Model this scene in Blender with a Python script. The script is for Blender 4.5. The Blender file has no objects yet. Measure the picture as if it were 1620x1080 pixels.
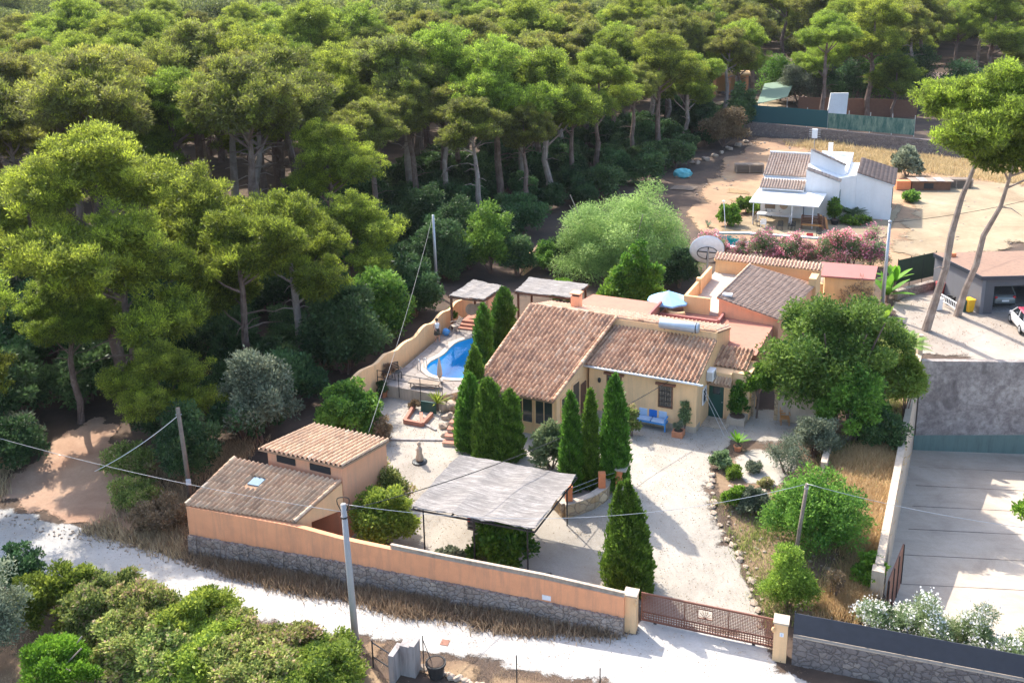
import bpy, bmesh, math, random
import numpy as np
from mathutils import Vector, Matrix, Euler
from mathutils.geometry import delaunay_2d_cdt
R = math.radians
SC = bpy.context.scene
COL = SC.collection
# ------------------------------------------------------------------ camera
F, YH, TH, CX, HC, ROLL = 1600.0, -80.0, R(15.05), 810.0, 26.2, R(1.0)
CY = YH + F * math.tan(TH)
cd = bpy.data.cameras.new('camera'); cam = bpy.data.objects.new('camera', cd); COL.objects.link(cam)
cd.sensor_width = 36.0; cd.lens = F / 1620.0 * 36.0
cd.shift_y = -(540.0 - CY) / 1620.0
cd.clip_start = 0.5; cd.clip_end = 3000
cam.matrix_world = Matrix.Translation((0, 0, HC)) @ Matrix.Rotation(math.pi / 2 - TH, 4, 'X') @ Matrix.Rotation(-ROLL, 4, 'Z')
SC.camera = cam
# ------------------------------------------------------------------ light
SUN_EL = R(47); SUN_TO = Vector((-0.52, 0.85, 0)).normalized()      # horizontal direction towards the sun
w = bpy.data.worlds.new('World'); SC.world = w; w.use_nodes = True
nt = w.node_tree; bg = nt.nodes['Background']; sky = nt.nodes.new('ShaderNodeTexSky')
sky.sky_type = 'NISHITA'; sky.sun_disc = False; sky.sun_elevation = SUN_EL
sky.sun_rotation = math.atan2(SUN_TO.x, SUN_TO.y); sky.air_density = 1.0; sky.dust_density = 2.5
nt.links.new(sky.outputs[0], bg.inputs[0]); bg.inputs[1].default_value = 0.15
sd = bpy.data.lights.new('sun', 'SUN'); sun = bpy.data.objects.new('sun', sd); COL.objects.link(sun)
sd.energy = 2.55; sd.angle = R(0.5); sd.color = (1.0, 0.93, 0.82)
sdir = Vector((SUN_TO.x * math.cos(SUN_EL), SUN_TO.y * math.cos(SUN_EL), math.sin(SUN_EL)))
sun.rotation_euler = (-sdir).to_track_quat('-Z', 'Y').to_euler(); sun.location = (0, 0, 60)
SC.view_settings.view_transform = 'Standard'; SC.view_settings.look = 'None'
SC.view_settings.exposure = 1.68; SC.view_settings.gamma = 1.0
SC.cycles.max_bounces = 6; SC.cycles.diffuse_bounces = 3; SC.cycles.transparent_max_bounces = 8
SC.cycles.use_adaptive_sampling = True

# ------------------------------------------------------------------ surveying: photograph pixel <-> place
def ray(px, py):
    a, b = (px - CX) / F, (py - CY) / F
    c, s = math.cos(ROLL), math.sin(ROLL)
    a, b = a * c - b * s, a * s + b * c
    ct, st = math.cos(TH), math.sin(TH)
    return Vector((a, ct - b * st, -(st + b * ct)))
def at(px, py, z=0.0):
    d = ray(px, py); t = (z - HC) / d.z
    return Vector((d.x * t, d.y * t, z))
def PX(x, y, z):
    ct, st = math.cos(TH), math.sin(TH); z = z - HC
    fw = y * ct - z * st; dn = -(y * st + z * ct)
    a, b = x / fw, dn / fw
    c, s = math.cos(ROLL), math.sin(ROLL)
    return (CX + (a * c + b * s) * F, CY + (-a * s + b * c) * F)
def sstep(t):
    t = min(1, max(0, t)); return t * t * (3 - 2 * t)
WA, WB = Vector((-15.6, 42.2)), Vector((10.2, 34.6))
_n = Vector((-(WB - WA).y, (WB - WA).x)).normalized()
def dwall(x, y): return (x - WA.x) * _n.x + (y - WA.y) * _n.y
def T(x, y):
    return -1.1 + 1.1 * sstep((dwall(x, y) + 0.5) / 11.0) + 0.9 * sstep((y - 112) / 25.0) * sstep((x - 20) / 15.0)
def gp(px, py, dz=0.0):
    z = 0.0
    for i in range(12):
        p = at(px, py, z); z = T(p.x, p.y) + dz
    return at(px, py, z)
def height_to(x, y, z0, py):
    lo, hi = 0.0, 45.0
    for i in range(40):
        m = (lo + hi) / 2
        if PX(x, y, z0 + m)[1] > py: lo = m
        else: hi = m
    return lo
class Fr:
    """a building's own plan grid: u along its front, v away from the road"""
    def __init__(s, o, ang, z=0.0): s.o = Vector((o[0], o[1], 0)); s.a = ang; s.z = z
    def w2l(s, p):
        d = p - s.o; c, n = math.cos(s.a), math.sin(s.a)
        return Vector((d.x * c + d.y * n, -d.x * n + d.y * c, p.z - s.z))
    def l2w(s, u, v, z=0.0):
        c, n = math.cos(s.a), math.sin(s.a)
        return Vector((s.o.x + u * c - v * n, s.o.y + u * n + v * c, z + s.z))
    def loc(s, px, py, z): return s.w2l(at(px, py, z + s.z))
    def _pl(s, px, py, axis, val):
        a = s.w2l(Vector((0, 0, HC))); b = s.w2l(Vector((0, 0, HC)) + ray(px, py)); d = b - a
        t = (val - a[axis]) / d[axis]; return a + d * t
    def V(s, px, py, v): return s._pl(px, py, 1, v)
    def U(s, px, py, u): return s._pl(px, py, 0, u)

# ------------------------------------------------------------------ object helpers
def tag(o, label=None, cat=None, group=None, kind=None):
    if label: o['label'] = label
    if cat: o['category'] = cat
    if group: o['group'] = group
    if kind: o['kind'] = kind
    return o
def thing(name, label, cat, loc=(0, 0, 0), rz=0.0, group=None, scale=1.0):
    o = bpy.data.objects.new(name, None); COL.objects.link(o)
    o.location = loc; o.rotation_euler = (0, 0, rz); o.scale = (scale,) * 3; o.empty_display_size = 0.3
    return tag(o, label, cat, group)
def link(name, me, mat=None, parent=None):
    o = bpy.data.objects.new(name, me); COL.objects.link(o)
    if mat and not me.materials: me.materials.append(mat)
    if parent: o.parent = parent
    return o
def copy_tree(o, parent=None):
    c = o.copy(); COL.objects.link(c)
    if parent: c.parent = parent
    for ch in [x for x in o.children]: copy_tree(ch, c)
    return c
class MB:
    def __init__(s): s.v = []; s.f = []
    def add(s, vs, fs):
        b = len(s.v); s.v += [tuple(v) for v in vs]; s.f += [tuple(b + i for i in f) for f in fs]; return s
    def hexa(s, p):      # bottom 4 ccw, top 4 ccw
        return s.add(p, [(3, 2, 1, 0), (4, 5, 6, 7), (0, 1, 5, 4), (1, 2, 6, 5), (2, 3, 7, 6), (3, 0, 4, 7)])
    def box(s, x0, x1, y0, y1, z0, z1):
        return s.hexa([(x0, y0, z0), (x1, y0, z0), (x1, y1, z0), (x0, y1, z0), (x0, y0, z1), (x1, y0, z1), (x1, y1, z1), (x0, y1, z1)])
    def bar(s, a, b, w, h=None, up=(0, 0, 1)):
        a, b = Vector(a), Vector(b); h = h or w; d = (b - a).normalized(); u = Vector(up)
        if abs(d.dot(u)) > .98: u = Vector((0, 1, 0))
        r = d.cross(u).normalized() * w / 2; u = r.cross(d).normalized() * h / 2
        return s.hexa([a - r - u, a + r - u, b + r - u, b - r - u, a - r + u, a + r + u, b + r + u, b - r + u])
    def block(s, poly, z0, zt):
        n = len(poly); zt = zt if hasattr(zt, '__len__') else [zt] * n; z0 = z0 if hasattr(z0, '__len__') else [z0] * n
        vs = [(p[0], p[1], z) for p, z in zip(poly, z0)] + [(p[0], p[1], z) for p, z in zip(poly, zt)]
        fs = [tuple(reversed(range(n))), tuple(range(n, 2 * n))] + [(i, (i + 1) % n, n + (i + 1) % n, n + i) for i in range(n)]
        return s.add(vs, fs)
    def tube(s, pts, rad, seg=8, cap=True):
        pts = [Vector(p) for p in pts]; n = len(pts)
        rad = rad if hasattr(rad, '__len__') else [rad] * n; vs = []; fs = []
        ref = Vector((0.13, 0.31, 0.94))
        for i, p in enumerate(pts):
            d = (pts[min(i + 1, n - 1)] - pts[max(i - 1, 0)]).normalized()
            if abs(d.dot(ref)) > .95: rf = Vector((1, 0, 0))
            else: rf = ref
            a = d.cross(rf).normalized(); b = d.cross(a)
            for k in range(seg):
                t = 2 * math.pi * k / seg; vs.append(p + (a * math.cos(t) + b * math.sin(t)) * rad[i])
        for i in range(n - 1):
            for k in range(seg):
                k2 = (k + 1) % seg; fs.append((i * seg + k, i * seg + k2, (i + 1) * seg + k2, (i + 1) * seg + k))
        if cap: fs += [tuple(reversed(range(seg))), tuple(range((n - 1) * seg, n * seg))]
        return s.add(vs, fs)
    def lathe(s, prof, c=(0, 0, 0), seg=16, ax=None):
        c = Vector(c); vs = []; fs = []; n = len(prof)
        M = Matrix.Identity(3) if ax is None else Vector((0, 0, 1)).rotation_difference(Vector(ax)).to_matrix()
        for r, z in prof:
            for k in range(seg):
                t = 2 * math.pi * k / seg; vs.append(c + M @ Vector((r * math.cos(t), r * math.sin(t), z)))
        for i in range(n - 1):
            for k in range(seg):
                k2 = (k + 1) % seg; fs.append((i * seg + k, i * seg + k2, (i + 1) * seg + k2, (i + 1) * seg + k))
        if prof[0][0] > 1e-4: fs.append(tuple(reversed(range(seg))))
        if prof[-1][0] > 1e-4: fs.append(tuple(range((n - 1) * seg, n * seg)))
        return s.add(vs, fs)
    def ball(s, c, rx, ry=None, rz=None, seg=10, rings=7, jit=0, rnd=None):
        ry = ry or rx; rz = rz or rx; vs = []; fs = []
        for i in range(1, rings):
            a = math.pi * i / rings
            for k in range(seg):
                t = 2 * math.pi * k / seg; j = 1 + (rnd.uniform(-jit, jit) if rnd else 0)
                vs.append((c[0] + rx * j * math.sin(a) * math.cos(t), c[1] + ry * j * math.sin(a) * math.sin(t), c[2] + rz * j * math.cos(a)))
        t = len(vs); vs += [(c[0], c[1], c[2] + rz), (c[0], c[1], c[2] - rz)]
        for i in range(rings - 2):
            for k in range(seg):
                k2 = (k + 1) % seg; fs.append((i * seg + k, (i + 1) * seg + k, (i + 1) * seg + k2, i * seg + k2))
        for k in range(seg):
            k2 = (k + 1) % seg; fs.append((t, k, k2)); b = (rings - 2) * seg; fs.append((t + 1, b + k2, b + k))
        return s.add(vs, fs)
    def slab(s, q, th):  # top quad given, thickness downwards
        return s.hexa([(p[0], p[1], p[2] - th) for p in q] + [tuple(p) for p in q])
    def mesh(s, name):
        me = bpy.data.meshes.new(name); me.from_pydata(s.v, [], s.f); me.update(); return me
    def build(s, name, mat, parent=None, smooth=False, bevel=0):
        me = s.mesh(name); bm = bmesh.new(); bm.from_mesh(me); bmesh.ops.recalc_face_normals(bm, faces=bm.faces); bm.to_mesh(me); bm.free()
        if smooth:
            me.polygons.foreach_set('use_smooth', [True] * len(me.polygons))
        o = link(name, me, mat, parent)
        if bevel:
            m = o.modifiers.new('bevel', 'BEVEL'); m.width = bevel; m.segments = 2; m.limit_method = 'ANGLE'
        return o

# ------------------------------------------------------------------ materials
class NT:
    def __init__(s, name):
        s.m = bpy.data.materials.new(name); s.m.use_nodes = True; s.t = s.m.node_tree; s.b = s.t.nodes['Principled BSDF']; s.out = s.t.nodes['Material Output']
    def n(s, ty, **kw):
        x = s.t.nodes.new('ShaderNode' + ty)
        for k, v in kw.items():
            if k.startswith('i_'):
                key = k[2:]; key = int(key) if key.isdigit() else key.replace('_', ' ')
                x.inputs[key].default_value = v
            else: setattr(x, k, v)
        return x
    def l(s, a, b): s.t.links.new(a, b)
    def coord(s, kind='Object', scale=(1, 1, 1)):
        mp = s.n('Mapping'); mp.inputs['Scale'].default_value = scale
        if kind == 'World': s.l(s.n('NewGeometry').outputs['Position'], mp.inputs[0])
        else: s.l(s.n('TexCoord').outputs[kind], mp.inputs[0])
        return mp.outputs[0]
    def noise(s, co, scale, detail=5, rough=.6, dist=0.0):
        x = s.n('TexNoise'); x.inputs['Scale'].default_value = scale; x.inputs['Detail'].default_value = detail
        x.inputs['Roughness'].default_value = rough; x.inputs['Distortion'].default_value = dist; s.l(co, x.inputs['Vector']); return x.outputs[0]
    def ramp(s, fac, stops, interp='LINEAR'):
        x = s.n('ValToRGB'); x.color_ramp.interpolation = interp; e = x.color_ramp.elements
        while len(e) < len(stops): e.new(0.5)
        for i, (p, c) in enumerate(stops): e[i].position = p; e[i].color = (*c, 1) if len(c) == 3 else c
        s.l(fac, x.inputs[0]); return x.outputs[0]
    def mix(s, fac, a, b, mode='MIX'):
        x = s.n('Mix', data_type='RGBA', blend_type=mode)
        for i, v in ((0, fac), (6, a), (7, b)):
            if hasattr(v, 'is_linked'): s.l(v, x.inputs[i])
            elif isinstance(v, (int, float)): x.inputs[i].default_value = v if i == 0 else (v, v, v, 1)
            else: x.inputs[i].default_value = (*v, 1)
        return x.outputs[2]
    def bump(s, h, strength, dist=.02):
        x = s.n('Bump'); x.inputs['Strength'].default_value = strength; x.inputs['Distance'].default_value = dist
        s.l(h, x.inputs['Height']); s.l(x.outputs[0], s.b.inputs['Normal'])
    def col(s, c):
        if hasattr(c, 'is_linked'): s.l(c, s.b.inputs['Base Color'])
        else: s.b.inputs['Base Color'].default_value = (*c, 1)
    def rough(s, v): s.b.inputs['Roughness'].default_value = v
def flat(name, c, rough=.6, metal=0.0, coat=0.0, var=.10):
    t = NT(name); co = t.coord('Object'); n = t.noise(co, 3.0, 6)
    t.col(t.ramp(n, [(.3, tuple(x * (1 - var) for x in c)), (.7, tuple(min(1, x * (1 + var)) for x in c))]))
    t.rough(rough); t.b.inputs['Metallic'].default_value = metal; t.b.inputs['Coat Weight'].default_value = coat
    return t.m
def wallmat(name, c, stain=(.35, .28, .2), amt=.35, scale=.5, bump=.35, fine=.06, coord='Object', rough=.9, streak=(2.2, 2.2, .25)):
    """rendered masonry: blotches, vertical streaks of dirt, trowelled bump"""
    t = NT(name); co = t.coord(coord); big = t.noise(co, scale, 6, .65, .4); sm = t.noise(co, 9, 5, .7)
    st = t.noise(t.coord(coord, streak), 1.4, 5, .7)
    c1 = t.mix(t.ramp(big, [(.35, (0, 0, 0)), (.75, (1, 1, 1))]), c, tuple(x * .86 for x in c))
    c2 = t.mix(t.ramp(st, [(.46, (0, 0, 0)), (.74, (amt, amt, amt))]), c1, stain)
    c3 = t.mix(t.ramp(sm, [(.3, (fine * 2, fine * 2, fine * 2)), (.6, (0, 0, 0))]), c2, tuple(x * .6 for x in c))
    t.col(c3); t.rough(rough); t.bump(sm, bump, .015); return t.m
def stonemat(name, cols, mortar, scale=3.2, edge=.06, bump=1.0, coord='Object'):
    t = NT(name); co = t.coord(coord, (1, 1, 1.35)); w_ = t.noise(co, 2.5, 3); edge *= 1.3
    mixv = t.n('Mix', data_type='VECTOR'); mixv.inputs[0].default_value = .22; t.l(co, mixv.inputs[4])
    nx = t.n('TexNoise'); nx.inputs['Scale'].default_value = 4; nx.inputs['Detail'].default_value = 5; t.l(co, nx.inputs[0]); t.l(nx.outputs[1], mixv.inputs[5])
    v = t.n('TexVoronoi'); v.inputs['Scale'].default_value = scale; t.l(mixv.outputs[1], v.inputs[0])
    e = t.n('TexVoronoi', feature='DISTANCE_TO_EDGE'); e.inputs['Scale'].default_value = scale; t.l(mixv.outputs[1], e.inputs[0])
    sp = t.n('SeparateColor'); t.l(v.outputs['Color'], sp.inputs[0])
    k = len(cols); c = t.ramp(sp.outputs[0], [(i / max(1, k - 1), cc) for i, cc in enumerate(cols)])
    n = t.noise(co, 14, 6, .7); c = t.mix(t.ramp(n, [(.3, (.5, .5, .5)), (.7, (0, 0, 0))]), c, tuple(x * .55 for x in cols[0]))
    big = t.noise(co, .7, 5); c = t.mix(t.ramp(big, [(.45, (0, 0, 0)), (.75, (.45, .45, .45))]), c, tuple(x * .5 for x in cols[0]))
    t.col(t.mix(t.ramp(e.outputs[0], [(0, (1, 1, 1)), (edge, (0, 0, 0))]), c, mortar)); t.rough(.95)
    b = t.ramp(e.outputs[0], [(0, (0, 0, 0)), (edge * 2.2, (.8, .8, .8))]); b = t.mix(.25, b, n); t.bump(b, bump, .05); return t.m
def groundmat(name, stops, scale=.35, fine=6.0, bump=.5, speck=None, coord='World', detail=9, patch=.35, soft=False):
    t = NT(name); co = t.coord(coord); n = t.noise(co, scale, detail, .68, .5); c = t.ramp(n, stops)
    f = t.noise(co, fine, 6, .8); c = t.mix(t.ramp(f, [(.25, (.4, .4, .4)), (.75, (0, 0, 0))]), c, tuple(x * .55 for x in stops[0][1]))
    lg = t.noise(co, .09, 5, .7, .8); c = t.mix(t.ramp(lg, [(.42, (0, 0, 0)), (.68, (patch, patch, patch))]), c, tuple(x * .62 for x in stops[0][1]))
    if speck:
        v = t.n('TexVoronoi'); v.inputs['Scale'].default_value = speck[0]; t.l(co, v.inputs[0]); sp = t.n('SeparateColor'); t.l(v.outputs['Color'], sp.inputs[0])
        c = t.mix(t.ramp(sp.outputs[0], [(speck[2], (0, 0, 0)), (speck[2] + .05, (1, 1, 1))]), c, speck[1])
    if soft:      # worn, scattered edge of a laid surface
        ed = t.n('Attribute', attribute_name='edge'); n1 = t.noise(co, 1.3, 8, .8); ad = t.n('Math', operation='MULTIPLY_ADD'); t.l(n1, ad.inputs[0]); ad.inputs[1].default_value = 1.5; ad.inputs[2].default_value = -1.0
        a2 = t.n('Math', operation='ADD'); t.l(ed.outputs['Fac'], a2.inputs[0]); t.l(ad.outputs[0], a2.inputs[1]); t.l(t.ramp(a2.outputs[0], [(.0, (0, 0, 0)), (.22, (1, 1, 1))]), t.b.inputs['Alpha'])
    t.col(c); t.rough(.97); t.bump(f, bump, .03); return t.m
def leafmat(name, dark, light, trans=.35, dry=None, rough=.55, var=.25):
    t = NT(name); a = t.n('Attribute', attribute_name='tint'); oi = t.n('ObjectInfo')
    st = [(0, dark), (.85 if dry else 1, light)] + ([(.93, dry)] if dry else [])
    c = t.ramp(a.outputs['Fac'], st)
    hs = t.n('HueSaturation'); mr = t.n('MapRange'); mr.inputs['To Min'].default_value = 1 - var; mr.inputs['To Max'].default_value = 1 + var
    t.l(oi.outputs['Random'], mr.inputs[0]); t.l(mr.outputs[0], hs.inputs['Value'])
    mr2 = t.n('MapRange'); mr2.inputs['To Min'].default_value = .478; mr2.inputs['To Max'].default_value = .512
    wn = t.n('TexWhiteNoise', noise_dimensions='1D'); t.l(oi.outputs['Random'], wn.inputs['W']); t.l(wn.outputs[0], mr2.inputs[0]); t.l(mr2.outputs[0], hs.inputs['Hue'])
    t.l(c, hs.inputs['Color']); t.l(hs.outputs[0], t.b.inputs['Base Color']); t.rough(rough); t.b.inputs['Specular IOR Level'].default_value = .3
    tr = t.n('BsdfTranslucent'); g = t.n('Gamma'); g.inputs[1].default_value = .85; t.l(hs.outputs[0], g.inputs[0])
    y = t.mix(.5, g.outputs[0], (.5, .62, .05), 'MULTIPLY'); y2 = t.mix(.6, hs.outputs[0], g.outputs[0]); t.l(y2, tr.inputs[0])
    ms = t.n('MixShader'); ms.inputs[0].default_value = trans; t.l(t.b.outputs[0], ms.inputs[1]); t.l(tr.outputs[0], ms.inputs[2]); t.l(ms.outputs[0], t.out.inputs[0])
    return t.m
def tilemat(name, cols, lichen=(.12, .10, .08), lamt=.6, lscale=.9):
    t = NT(name); a = t.n('Attribute', attribute_name='tint'); k = len(cols)
    c = t.ramp(a.outputs['Fac'], [(i / (k - 1), x) for i, x in enumerate(cols)]); co = t.coord('Object')
    n = t.noise(co, lscale, 7, .7, .6); c = t.mix(t.ramp(n, [(.5, (0, 0, 0)), (.72, (lamt, lamt, lamt))]), c, lichen)
    f = t.noise(co, 11, 6, .75); c = t.mix(t.ramp(f, [(.3, (.4, .4, .4)), (.6, (0, 0, 0))]), c, lichen)
    t.col(c); t.rough(.93); t.bump(f, .4, .01); return t.m
M = {}
M['stucco'] = wallmat('yellow_render', (.90, .57, .30), (.42, .30, .20), .35)
M['stucco2'] = wallmat('apricot_render', (.80, .50, .24), (.45, .30, .20), .35)
M['pinkwall'] = wallmat('pink_render', (.86, .42, .24), (.40, .27, .2), .35)
M['orange'] = wallmat('orange_render', (.86, .38, .19), (.36, .21, .14), .5, 1.1)
M['white'] = wallmat('whitewash', (.80, .80, .80), (.5, .47, .42), .15, fine=.02)
M['palestone'] = wallmat('weathered_plaster', (.55, .44, .33), (.2, .17, .14), .6)
M['concrete'] = wallmat('grey_concrete', (.36, .33, .31), (.12, .10, .10), .85, .45)
t = NT('weathered_concrete_wall'); co = t.coord('Object'); n1 = t.noise(co, .55, 9, .72, .9); n2 = t.noise(co, 2.6, 8, .75, .3); c = t.ramp(n1, [(.28, (.12, .10, .095)), (.42, (.27, .235, .22)), (.54, (.40, .355, .325)), (.72, (.50, .455, .42))])
c = t.mix(t.ramp(n2, [(.38, (.7, .7, .7)), (.6, (0, 0, 0))]), c, (.13, .11, .105)); t.col(c); t.rough(.95); t.bump(n2, .4, .02); M['concrete_dark'] = t.m
M['greenband'] = wallmat('green_painted_band', (.17, .25, .22), (.08, .1, .1), .5)
M['anthracite'] = wallmat('anthracite_render', (.10, .10, .11), (.14, .13, .12), .2)
M['greyrender'] = wallmat('grey_render', (.17, .17, .185), (.12, .11, .1), .3)
M['terracotta'] = wallmat('terracotta_deck', (.46, .20, .135), (.24, .13, .10), .6, .6, .2)
M['rustroof'] = wallmat('faded_brown_roof_sheet', (.28, .17, .115), (.15, .10, .08), .8, .4, .2)
M['redroof'] = wallmat('red_roof_sheet', (.38, .15, .13), (.30, .15, .12), .4)
M['deckpale'] = wallmat('pale_terrace_floor', (.52, .44, .36), (.3, .25, .2), .6, 1.2)
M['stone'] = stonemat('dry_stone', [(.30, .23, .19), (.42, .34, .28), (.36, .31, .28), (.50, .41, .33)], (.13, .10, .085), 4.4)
M['stonedark'] = stonemat('shaded_dry_stone', [(.19, .16, .15), (.26, .22, .20), (.22, .19, .18), (.33, .28, .24)], (.09, .075, .07), 4.2)  # darker copy of the dry stone, shade put into its colours
M['stonewarm'] = stonemat('honey_stone', [(.50, .33, .17), (.60, .43, .25), (.46, .36, .26), (.66, .50, .32)], (.22, .16, .11), 2.6)
M['crazy'] = stonemat('crazy_paving', [(.30, .26, .23), (.38, .33, .29), (.26, .23, .21), (.44, .38, .33)], (.17, .14, .12), 1.7, .05, .25)  # stone colours darkened, tree shade on the terrace painted in
TC = [(.26, .135, .078), (.58, .32, .185), (.75, .47, .285), (.43, .235, .14), (.82, .59, .40)]
M['tiles'] = tilemat('terracotta_tiles', TC, (.13, .10, .09), .55)
M['tiles_old'] = tilemat('old_weathered_tiles', [(.42, .25, .15), (.58, .38, .24), (.66, .46, .30), (.48, .30, .19), (.78, .60, .42)], (.13, .105, .085), .5, .6)
M['tiles_brown'] = tilemat('brown_flat_tiles', [(.24, .16, .12), (.31, .21, .16), (.36, .26, .20), (.28, .19, .15)], (.12, .09, .08), .5)
M['tiles_pale'] = tilemat('pale_brown_tiles', [(.36, .25, .19), (.46, .35, .28), (.5, .4, .33), (.42, .30, .23)], (.16, .12, .1), .5)
M['ground'] = groundmat('forest_floor', [(.25, (.05, .034, .024)), (.45, (.09, .06, .042)), (.6, (.14, .09, .06)), (.8, (.24, .16, .10))], .25, 5, .8)
M['road'] = groundmat('white_gravel_road', [(.3, (.36, .335, .31)), (.5, (.49, .465, .43)), (.75, (.60, .575, .54))], .3, 9, .4, (7.0, (.42, .37, .31), .95), soft=True)
M['gravel'] = groundmat('pale_gravel', [(.3, (.30, .265, .22)), (.5, (.43, .385, .325)), (.74, (.54, .49, .42))], .35, 14, .6, (26.0, (.36, .33, .29), .88), soft=True)
M['track'] = groundmat('pink_dirt', [(.3, (.34, .19, .12)), (.5, (.50, .32, .215)), (.75, (.60, .43, .31))], .3, 7, .5, soft=True)  # dirt brightened, missing sunlight put into its colour
M['field'] = groundmat('dry_field', [(.28, (.24, .15, .08)), (.45, (.36, .25, .12)), (.6, (.44, .32, .16)), (.8, (.50, .40, .24))], .13, 3.5, .8, patch=.6, soft=True)
M['sand'] = groundmat('pale_sandy_ground', [(.3, (.24, .17, .10)), (.5, (.37, .29, .18)), (.75, (.45, .37, .25))], .16, 3, .7, patch=.6, soft=True)
M['reddirt'] = groundmat('red_dirt', [(.3, (.26, .15, .09)), (.5, (.41, .26, .15)), (.75, (.55, .40, .22))], .15, 5, .5, soft=True)
M['garden'] = groundmat('garden_soil', [(.3, (.13, .085, .055)), (.5, (.26, .17, .10)), (.75, (.42, .30, .17))], .5, 7, .8, soft=True)
M['parking'] = groundmat('packed_pale_ground', [(.3, (.29, .24, .195)), (.55, (.40, .345, .29)), (.8, (.47, .415, .36))], .2, 4, .6, patch=.5, soft=True)
M['bark'] = groundmat('pine_bark', [(.3, (.10, .065, .05)), (.5, (.22, .15, .12)), (.7, (.34, .26, .22))], 1.4, 9, 1.0, coord='Object')
M['barkpale'] = groundmat('pale_bark', [(.3, (.22, .17, .14)), (.5, (.36, .29, .25)), (.7, (.50, .43, .38))], 1.4, 9, 1.0, coord='Object')
M['wood'] = groundmat('brown_wood', [(.3, (.13, .065, .04)), (.7, (.24, .12, .07))], 2.0, 20, .4, coord='Object')
M['woodpale'] = groundmat('weathered_wood', [(.3, (.26, .20, .15)), (.7, (.40, .32, .25))], 2.0, 20, .4, coord='Object')
M['chairwood'] = flat('honey_wood', (.55, .25, .08), .5)
M['metal_grey'] = flat('galvanised_steel', (.42, .44, .46), .45, .6)
M['metal_dark'] = flat('dark_iron', (.035, .04, .045), .5, .5)
M['concpole'] = wallmat('concrete_pole', (.40, .39, .38), (.25, .23, .22), .4)
M['woodpole'] = groundmat('grey_timber_pole', [(.3, (.18, .14, .11)), (.7, (.32, .26, .20))], 3.0, 20, .4, coord='Object')
M['rust'] = flat('brown_painted_steel', (.20, .085, .055), .6, .2)
M['green_door'] = flat('dark_green_paint', (.012, .07, .055), .35)
M['black'] = flat('black_rubber', (.02, .02, .02), .8)
M['dark'] = flat('painted_dark_interior', (.03, .028, .028), .9)  # near-black colour standing in for the shade inside openings
M['plastic_white'] = flat('white_plastic', (.78, .78, .78), .4)
M['blue_paint'] = flat('blue_paint', (.07, .30, .68), .5)
M['blue_dark'] = flat('deep_blue_cloth', (.02, .16, .55), .8)
M['cushion'] = flat('pale_blue_cloth', (.42, .55, .72), .9)
M['brickorange'] = flat('terracotta_block', (.66, .22, .09), .85)
M['terra_pot'] = flat('terracotta_pot', (.56, .22, .11), .85)
def glassmat(name, c=(.03, .04, .045), rough=.08):
    t = NT(name); t.col(c); t.rough(rough); t.b.inputs['Specular IOR Level'].default_value = .8; return t.m
M['glass'] = glassmat('window_glass'); M['carglass'] = glassmat('tinted_car_glass', (.015, .02, .025), .04)
# ------------------------------------------------------------------ ground and sheets
def cdt(outline, holes, pts):
    """triangulate the inside of outline (2-D), minus holes, using pts as inner points"""
    V_, E_ = [], []
    def ring(r):
        b = len(V_); V_.extend(Vector((p[0], p[1])) for p in r); E_.extend((b + i, b + (i + 1) % len(r)) for i in range(len(r)))
    ring(outline)
    for h in holes: ring(h)
    V_.extend(Vector((p[0], p[1])) for p in pts)
    ov, oe, of, *_ = delaunay_2d_cdt(V_, E_, [], 0, 1e-5)
    tri = []
    for f in of:
        c = sum((ov[i] for i in f), Vector((0, 0))) / len(f)
        if inside(c, outline) and not any(inside(c, h) for h in holes): tri.append(tuple(f))
    return ov, tri
def inside(p, poly):
    c = False; n = len(poly); x, y = p[0], p[1]
    for i in range(n):
        a, b = poly[i], poly[(i + 1) % n]
        if (a[1] > y) != (b[1] > y) and x < (b[0] - a[0]) * (y - a[1]) / (b[1] - a[1]) + a[0]: c = not c
    return c
def roughen(poly, amp, step, seed=1):
    r = random.Random(seed); out = []
    for i in range(len(poly)):
        a, b = Vector(poly[i][:2]), Vector(poly[(i + 1) % len(poly)][:2]); L = (b - a).length; k = max(1, int(L / step))
        nn = Vector((-(b - a).y, (b - a).x)); nn = nn / (nn.length or 1)
        for j in range(k):
            p = a + (b - a) * j / k
            out.append(p + nn * (r.uniform(-amp, amp) if j else 0))
    return out
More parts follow.
